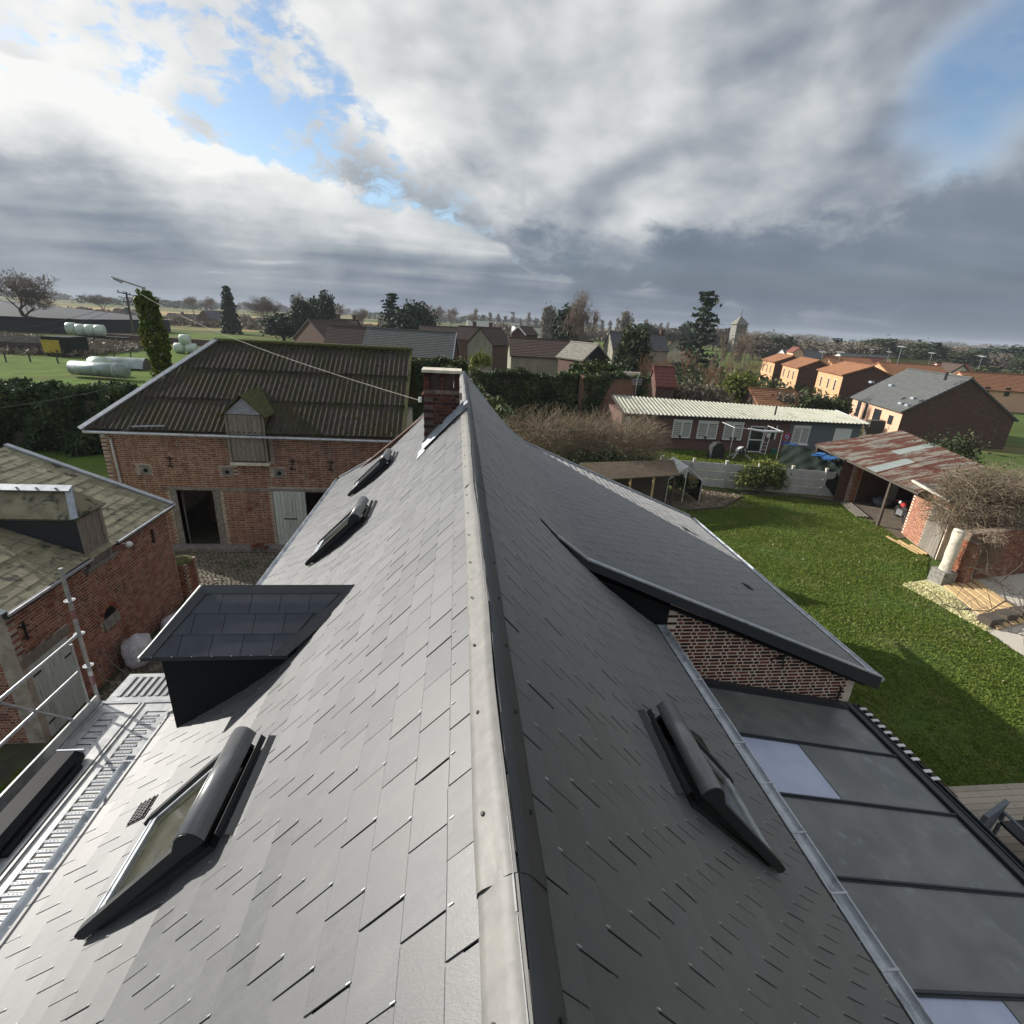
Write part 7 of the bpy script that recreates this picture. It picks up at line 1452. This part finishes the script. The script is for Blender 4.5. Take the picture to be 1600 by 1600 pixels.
bush('green_willow', 'yellow green willow bush right of the birches', tuple(ay(1162, 590, 60)[:2]) + (2.4,), (2.2, 1.5, 2.8), 3600, 'bamboo', .22, 102, 'bush'); bush('evergreen_hedge', 'dark green hedge between bungalow and orange houses', tuple(ay(1285, 626, 52)[:2]) + (1.8,), (3.4, 1.2, 1.5), 3200, 'evergreen', .2, 103, 'hedge', 50, False); bush('dry_hedge', 'golden dry hedge left of the green hedge', tuple(ay(1240, 622, 56)[:2]) + (1.6,), (3.0, 1.2, 1.5), 2600, 'bare_far', .2, 104, 'hedge', 50, False)
bush('yellow_shrub', 'bright yellow green shrub before the rendered gable', tuple(ay(752, 562, 58)[:2]) + (4.4,), (1.4, .8, 1.3), 1500, 'bamboo', .16, 105, 'shrub', 30, False)
ORD = ['first', 'second', 'third', 'fourth', 'fifth', 'sixth', 'seventh', 'eighth', 'ninth', 'tenth', 'eleventh', 'twelfth', 'thirteenth', 'fourteenth', 'fifteenth', 'sixteenth', 'seventeenth', 'eighteenth', 'nineteenth', 'twentieth', 'twenty first', 'twenty second']
rr = random.Random(77); kinds = ['haze', 'haze', 'round', 'haze', 'spruce', 'haze', 'round', 'sparse']; lbl = {}
for k in range(34):
    px = 1180 + k * 13.2 + rr.uniform(-5, 5); base_ = 532 + (px - 1180) * .052; kd = kinds[rr.randrange(8)]; y = rr.uniform(170, 290); lbl[kd] = lbl.get(kd, 0) + 1; nth = ORD[lbl[kd] - 1]; tree(kd, {'haze': 1 + k % 3, 'round': 14 + k % 2, 'spruce': 1, 'sparse': 1}[kd], px, base_ + rr.uniform(-14, 4), y, rr.uniform(36, 64) * (.55 if kd in ('spruce', 'sparse') else 1), {'haze': nth + ' brown leafless tree from the left in the tree belt behind the orange houses', 'round': nth + ' dark rounded evergreen from the left in the tree belt behind the orange houses', 'spruce': nth + ' dark pointed conifer from the left in the tree belt behind the orange houses', 'sparse': nth + ' sparse dark pine from the left in the tree belt behind the orange houses'}[kd], {'haze': 'leafless trees of the tree belt', 'round': 'rounded evergreens of the tree belt', 'spruce': 'pointed conifers of the tree belt', 'sparse': 'sparse pines of the tree belt'}[kd])
for k, px in enumerate(range(1010, 1190, 22)): tree('haze' if k % 3 else 'round', 1 + k % 3 if k % 3 else 14, px, 506 + (px - 1010) * .06 + rr.uniform(-4, 6), 260, 36, 'tree in the belt behind the tall cedar, ' + ['first', 'second', 'third', 'fourth', 'fifth', 'sixth', 'seventh', 'eighth', 'ninth'][k] + ' from the left')
# far woods and hedgerows that read as one mass
def belt(name, x0, x1, y, h, n, size, leaf, seed, gapk=.0):
    rg = np.random.default_rng(seed); x = rg.uniform(x0, x1, n); hh = h * (.55 + .45 * np.abs(np.sin(x / (h * 2.1) + seed) * np.sin(x / (h * .77))) + .25 * rg.random(n) * np.sin(x / h * .4) ** 2)
    k = np.sin(x / (h * 6.0) + seed * 2) > gapk; x, hh = x[k], hh[k]; put(name, leaf_mesh(name, np.c_[x, y + rg.normal(size=len(x)) * h * .6, rg.random(len(x)) ** .8 * hh], size, leaf, seed, 1.6), None, kind='stuff')
belt('distant_woods', -1500, 1600, 1150, 14, 42000, 2.4, 'bare_far', 41, -.75); belt('distant_woods', -900, 1000, 800, 10, 20000, 2.0, 'evergreen', 42, .1); belt('distant_hedgerow', -420, -40, 300, 4.0, 12000, .8, 'bare_far', 43, -.5); belt('distant_hedgerow', -330, -60, 235, 3.2, 9000, .7, 'bare_far', 44, -.2); belt('distant_hedgerow', 20, 420, 330, 8, 18000, 1.1, 'bare_far', 45, -.8); belt('distant_hedgerow', -60, 130, 420, 5, 3000, 1.6, 'bare_far', 46, -.3); belt('distant_hedgerow', 120, 300, 140, 3.5, 3500, 1.0, 'evergreen', 47, -.5)
rgp = np.random.default_rng(48); xs = np.repeat(np.arange(20, 260, 9.0), 60); put('poplar_row', leaf_mesh('poplar_row', np.c_[xs + rgp.normal(size=len(xs)) * 1.0, 640 + rgp.normal(size=len(xs)), rgp.random(len(xs)) * 18 * (.8 + .2 * np.sin(xs))], 2.0, 'bare_far', 48, 2.5, 1.5), None, kind='stuff')
rgp = np.random.default_rng(49); put('rooftop_scrub', leaf_mesh('rooftop_scrub', np.c_[rgp.uniform(-16, 60, 9000), rgp.uniform(56, 120, 9000), rgp.uniform(.1, 2.2, 9000)], .45, 'evergreen', 49, 1.5), None, kind='stuff')
for k, (x0, x1, y0, y1, mt) in enumerate(((-330, -40, 380, 520, 'tan'), (-30, 160, 330, 520, 'tan'), (-200, 60, 560, 700, 'lawn'), (60, 160, 210, 300, 'meadow'))): poly('far_field', [(x0, y0), (x1, y0 + 15), (x1 + 30, y1), (x0 - 30, y1 - 10)], mt, .02 + k * .004)
# aerials on the roofs
def aerial(px, py, y, h, label):
    p = ay(px, py, y); t = thing('tv_aerial', label, 'aerial', (p.x, p.y, p.z)); b = MB(); b.tube([p, p + Vector((0, 0, h))], .05, 5); b.build('mast', 'galv', t); b = MB(); b.tube([p + Vector((-.7, 0, h - .1)), p + Vector((.7, .4, h - .1))], .035, 5); b.build('boom', 'galv', t)
    for k in range(5): b = MB(); c = p + Vector((-.6 + k * .3, -.1 + k * .09, h - .1)); b.tube([c - Vector((0, .4, 0)), c + Vector((0, .4, .15))], .025, 4); b.build('element', 'galv', t)
for px, py, y, h, lb in ((1283, 563, 78, 1.3, 'aerial on the second orange house'), (1310, 566, 70, 1.4, 'aerial between the two nearer orange houses'), (1401, 570, 70, 2.5, 'tall aerial above the grey tiled ridge'), (1450, 572, 88, 2.3, 'aerial on the orange roof left of the pale gable'), (1386, 564, 112, 2.0, 'aerial on the mossy roof'), (1528, 577, 76, 2.0, 'aerial on the white and orange house'), (1360, 556, 118, 1.5, 'aerial on the dark red roof')): aerial(px, py, y, h, lb)
q = ay(1476, 594, 46.2); b = MB(); b.tube([q, q + Vector((0, 0, .75))], .12, 8); t = thing('roof_flue', 'black flue pipe on the grey tiled roof', 'flue', tuple(q)); b.build('pipe', 'iron', t)
for k, (px, py) in enumerate(((1393, 602), (1362, 597), (1427, 622), (1408, 630), (1418, 633))):
    q = ay(px, py, [47.6, 50.5, 45.6, 45.4, 44.9][k]); b = MB(); b.box(q.x - .18, q.x + .22, q.y - .2, q.y + .2, q.z - .1, q.z + .10); solo(b.build('roof_ventilator', 'zinc_old'), 'small pale ventilator on the grey tiled roof, ' + ['upper right', 'upper left', 'lower right', 'lower left', 'lowest'][k], 'ventilator')
q = gz(1373, 690, .4); b = MB(); b.tube([(q.x, q.y, .1), (q.x, q.y, 1.2)], .55, 14); solo(b.build('water_butt', 'blue'), 'bright blue plastic barrel behind the rusty roof', 'barrel'); b = MB(); q2 = gz(1373, 676, 1.5); b.box(q2.x - .2, q2.x + 1.3, q2.y + 1, q2.y + 1.6, 0, 2.4); solo(b.build('garden_cabinet', 'wood_dark'), 'brown cabinet behind the blue barrel', 'cabinet'); b = MB(); q2 = gz(1360, 682, 1.4); b.blob((q2.x, q2.y, 1.4), (.35, .3, .2), 8); solo(b.build('yellow_cover', 'yellow', None, True), 'small yellow cover left of the blue barrel', 'cover')
g0, g1 = gz(1437, 690), gz(1485, 694); t = thing('goal_frame', 'rusty football goal frame before the brick gable', 'goal', tuple(g0)); b = MB(); b.tube([g0, g0 + Vector((0, 0, 2.1)), g1 + Vector((0, 0, 2.1)), g1], .05, 6); b.build('frame', 'tile_brown', t); b = MB(); b.tube([g0 + Vector((0, 0, 2.1)), g0 + Vector((-.4, 1.2, 0))], .04, 6); b.build('stay', 'tile_brown', t)
q = gz(1540, 694); t = thing('garden_machine', 'dark mower with bright hood at the foot of the brick gable', 'mower', tuple(q)); b = MB(); b.box(q.x - 1.8, q.x + .2, q.y, q.y + 1, .3, .9); b.build('body', 'tyre', t); b = MB(); b.blob((q.x + 1.2, q.y + .4, .75), (.7, .5, .45), 10); b.build('hood', 'yellow', t)
for o in (-1.5, 0, 1.4): b = MB(); b.disc((q.x + o, q.y - .1, .35), (0, -1, 0), .1, .35, .2, 12); b.build('wheel', 'tyre', t)

# ------------------------------------------------------------------ air: far things fade to blue grey
hm = bpy.data.materials.new('haze'); hm.use_nodes = True; t = NT(hm.node_tree); t.n.clear()
pv = t.new('ShaderNodeVolumePrincipled'); pv.inputs['Color'].default_value = (.80, .88, 1.0, 1); pv.inputs['Density'].default_value = 0.00019; pv.inputs['Anisotropy'].default_value = 0.0
o = t.new('ShaderNodeOutputMaterial'); t.l.new(pv.outputs[0], o.inputs['Volume'])
b = MB(); b.box(-2300, 2500, -70, 2000, -1.1, 26); hz_ = b.build('haze', hm, kind='stuff')
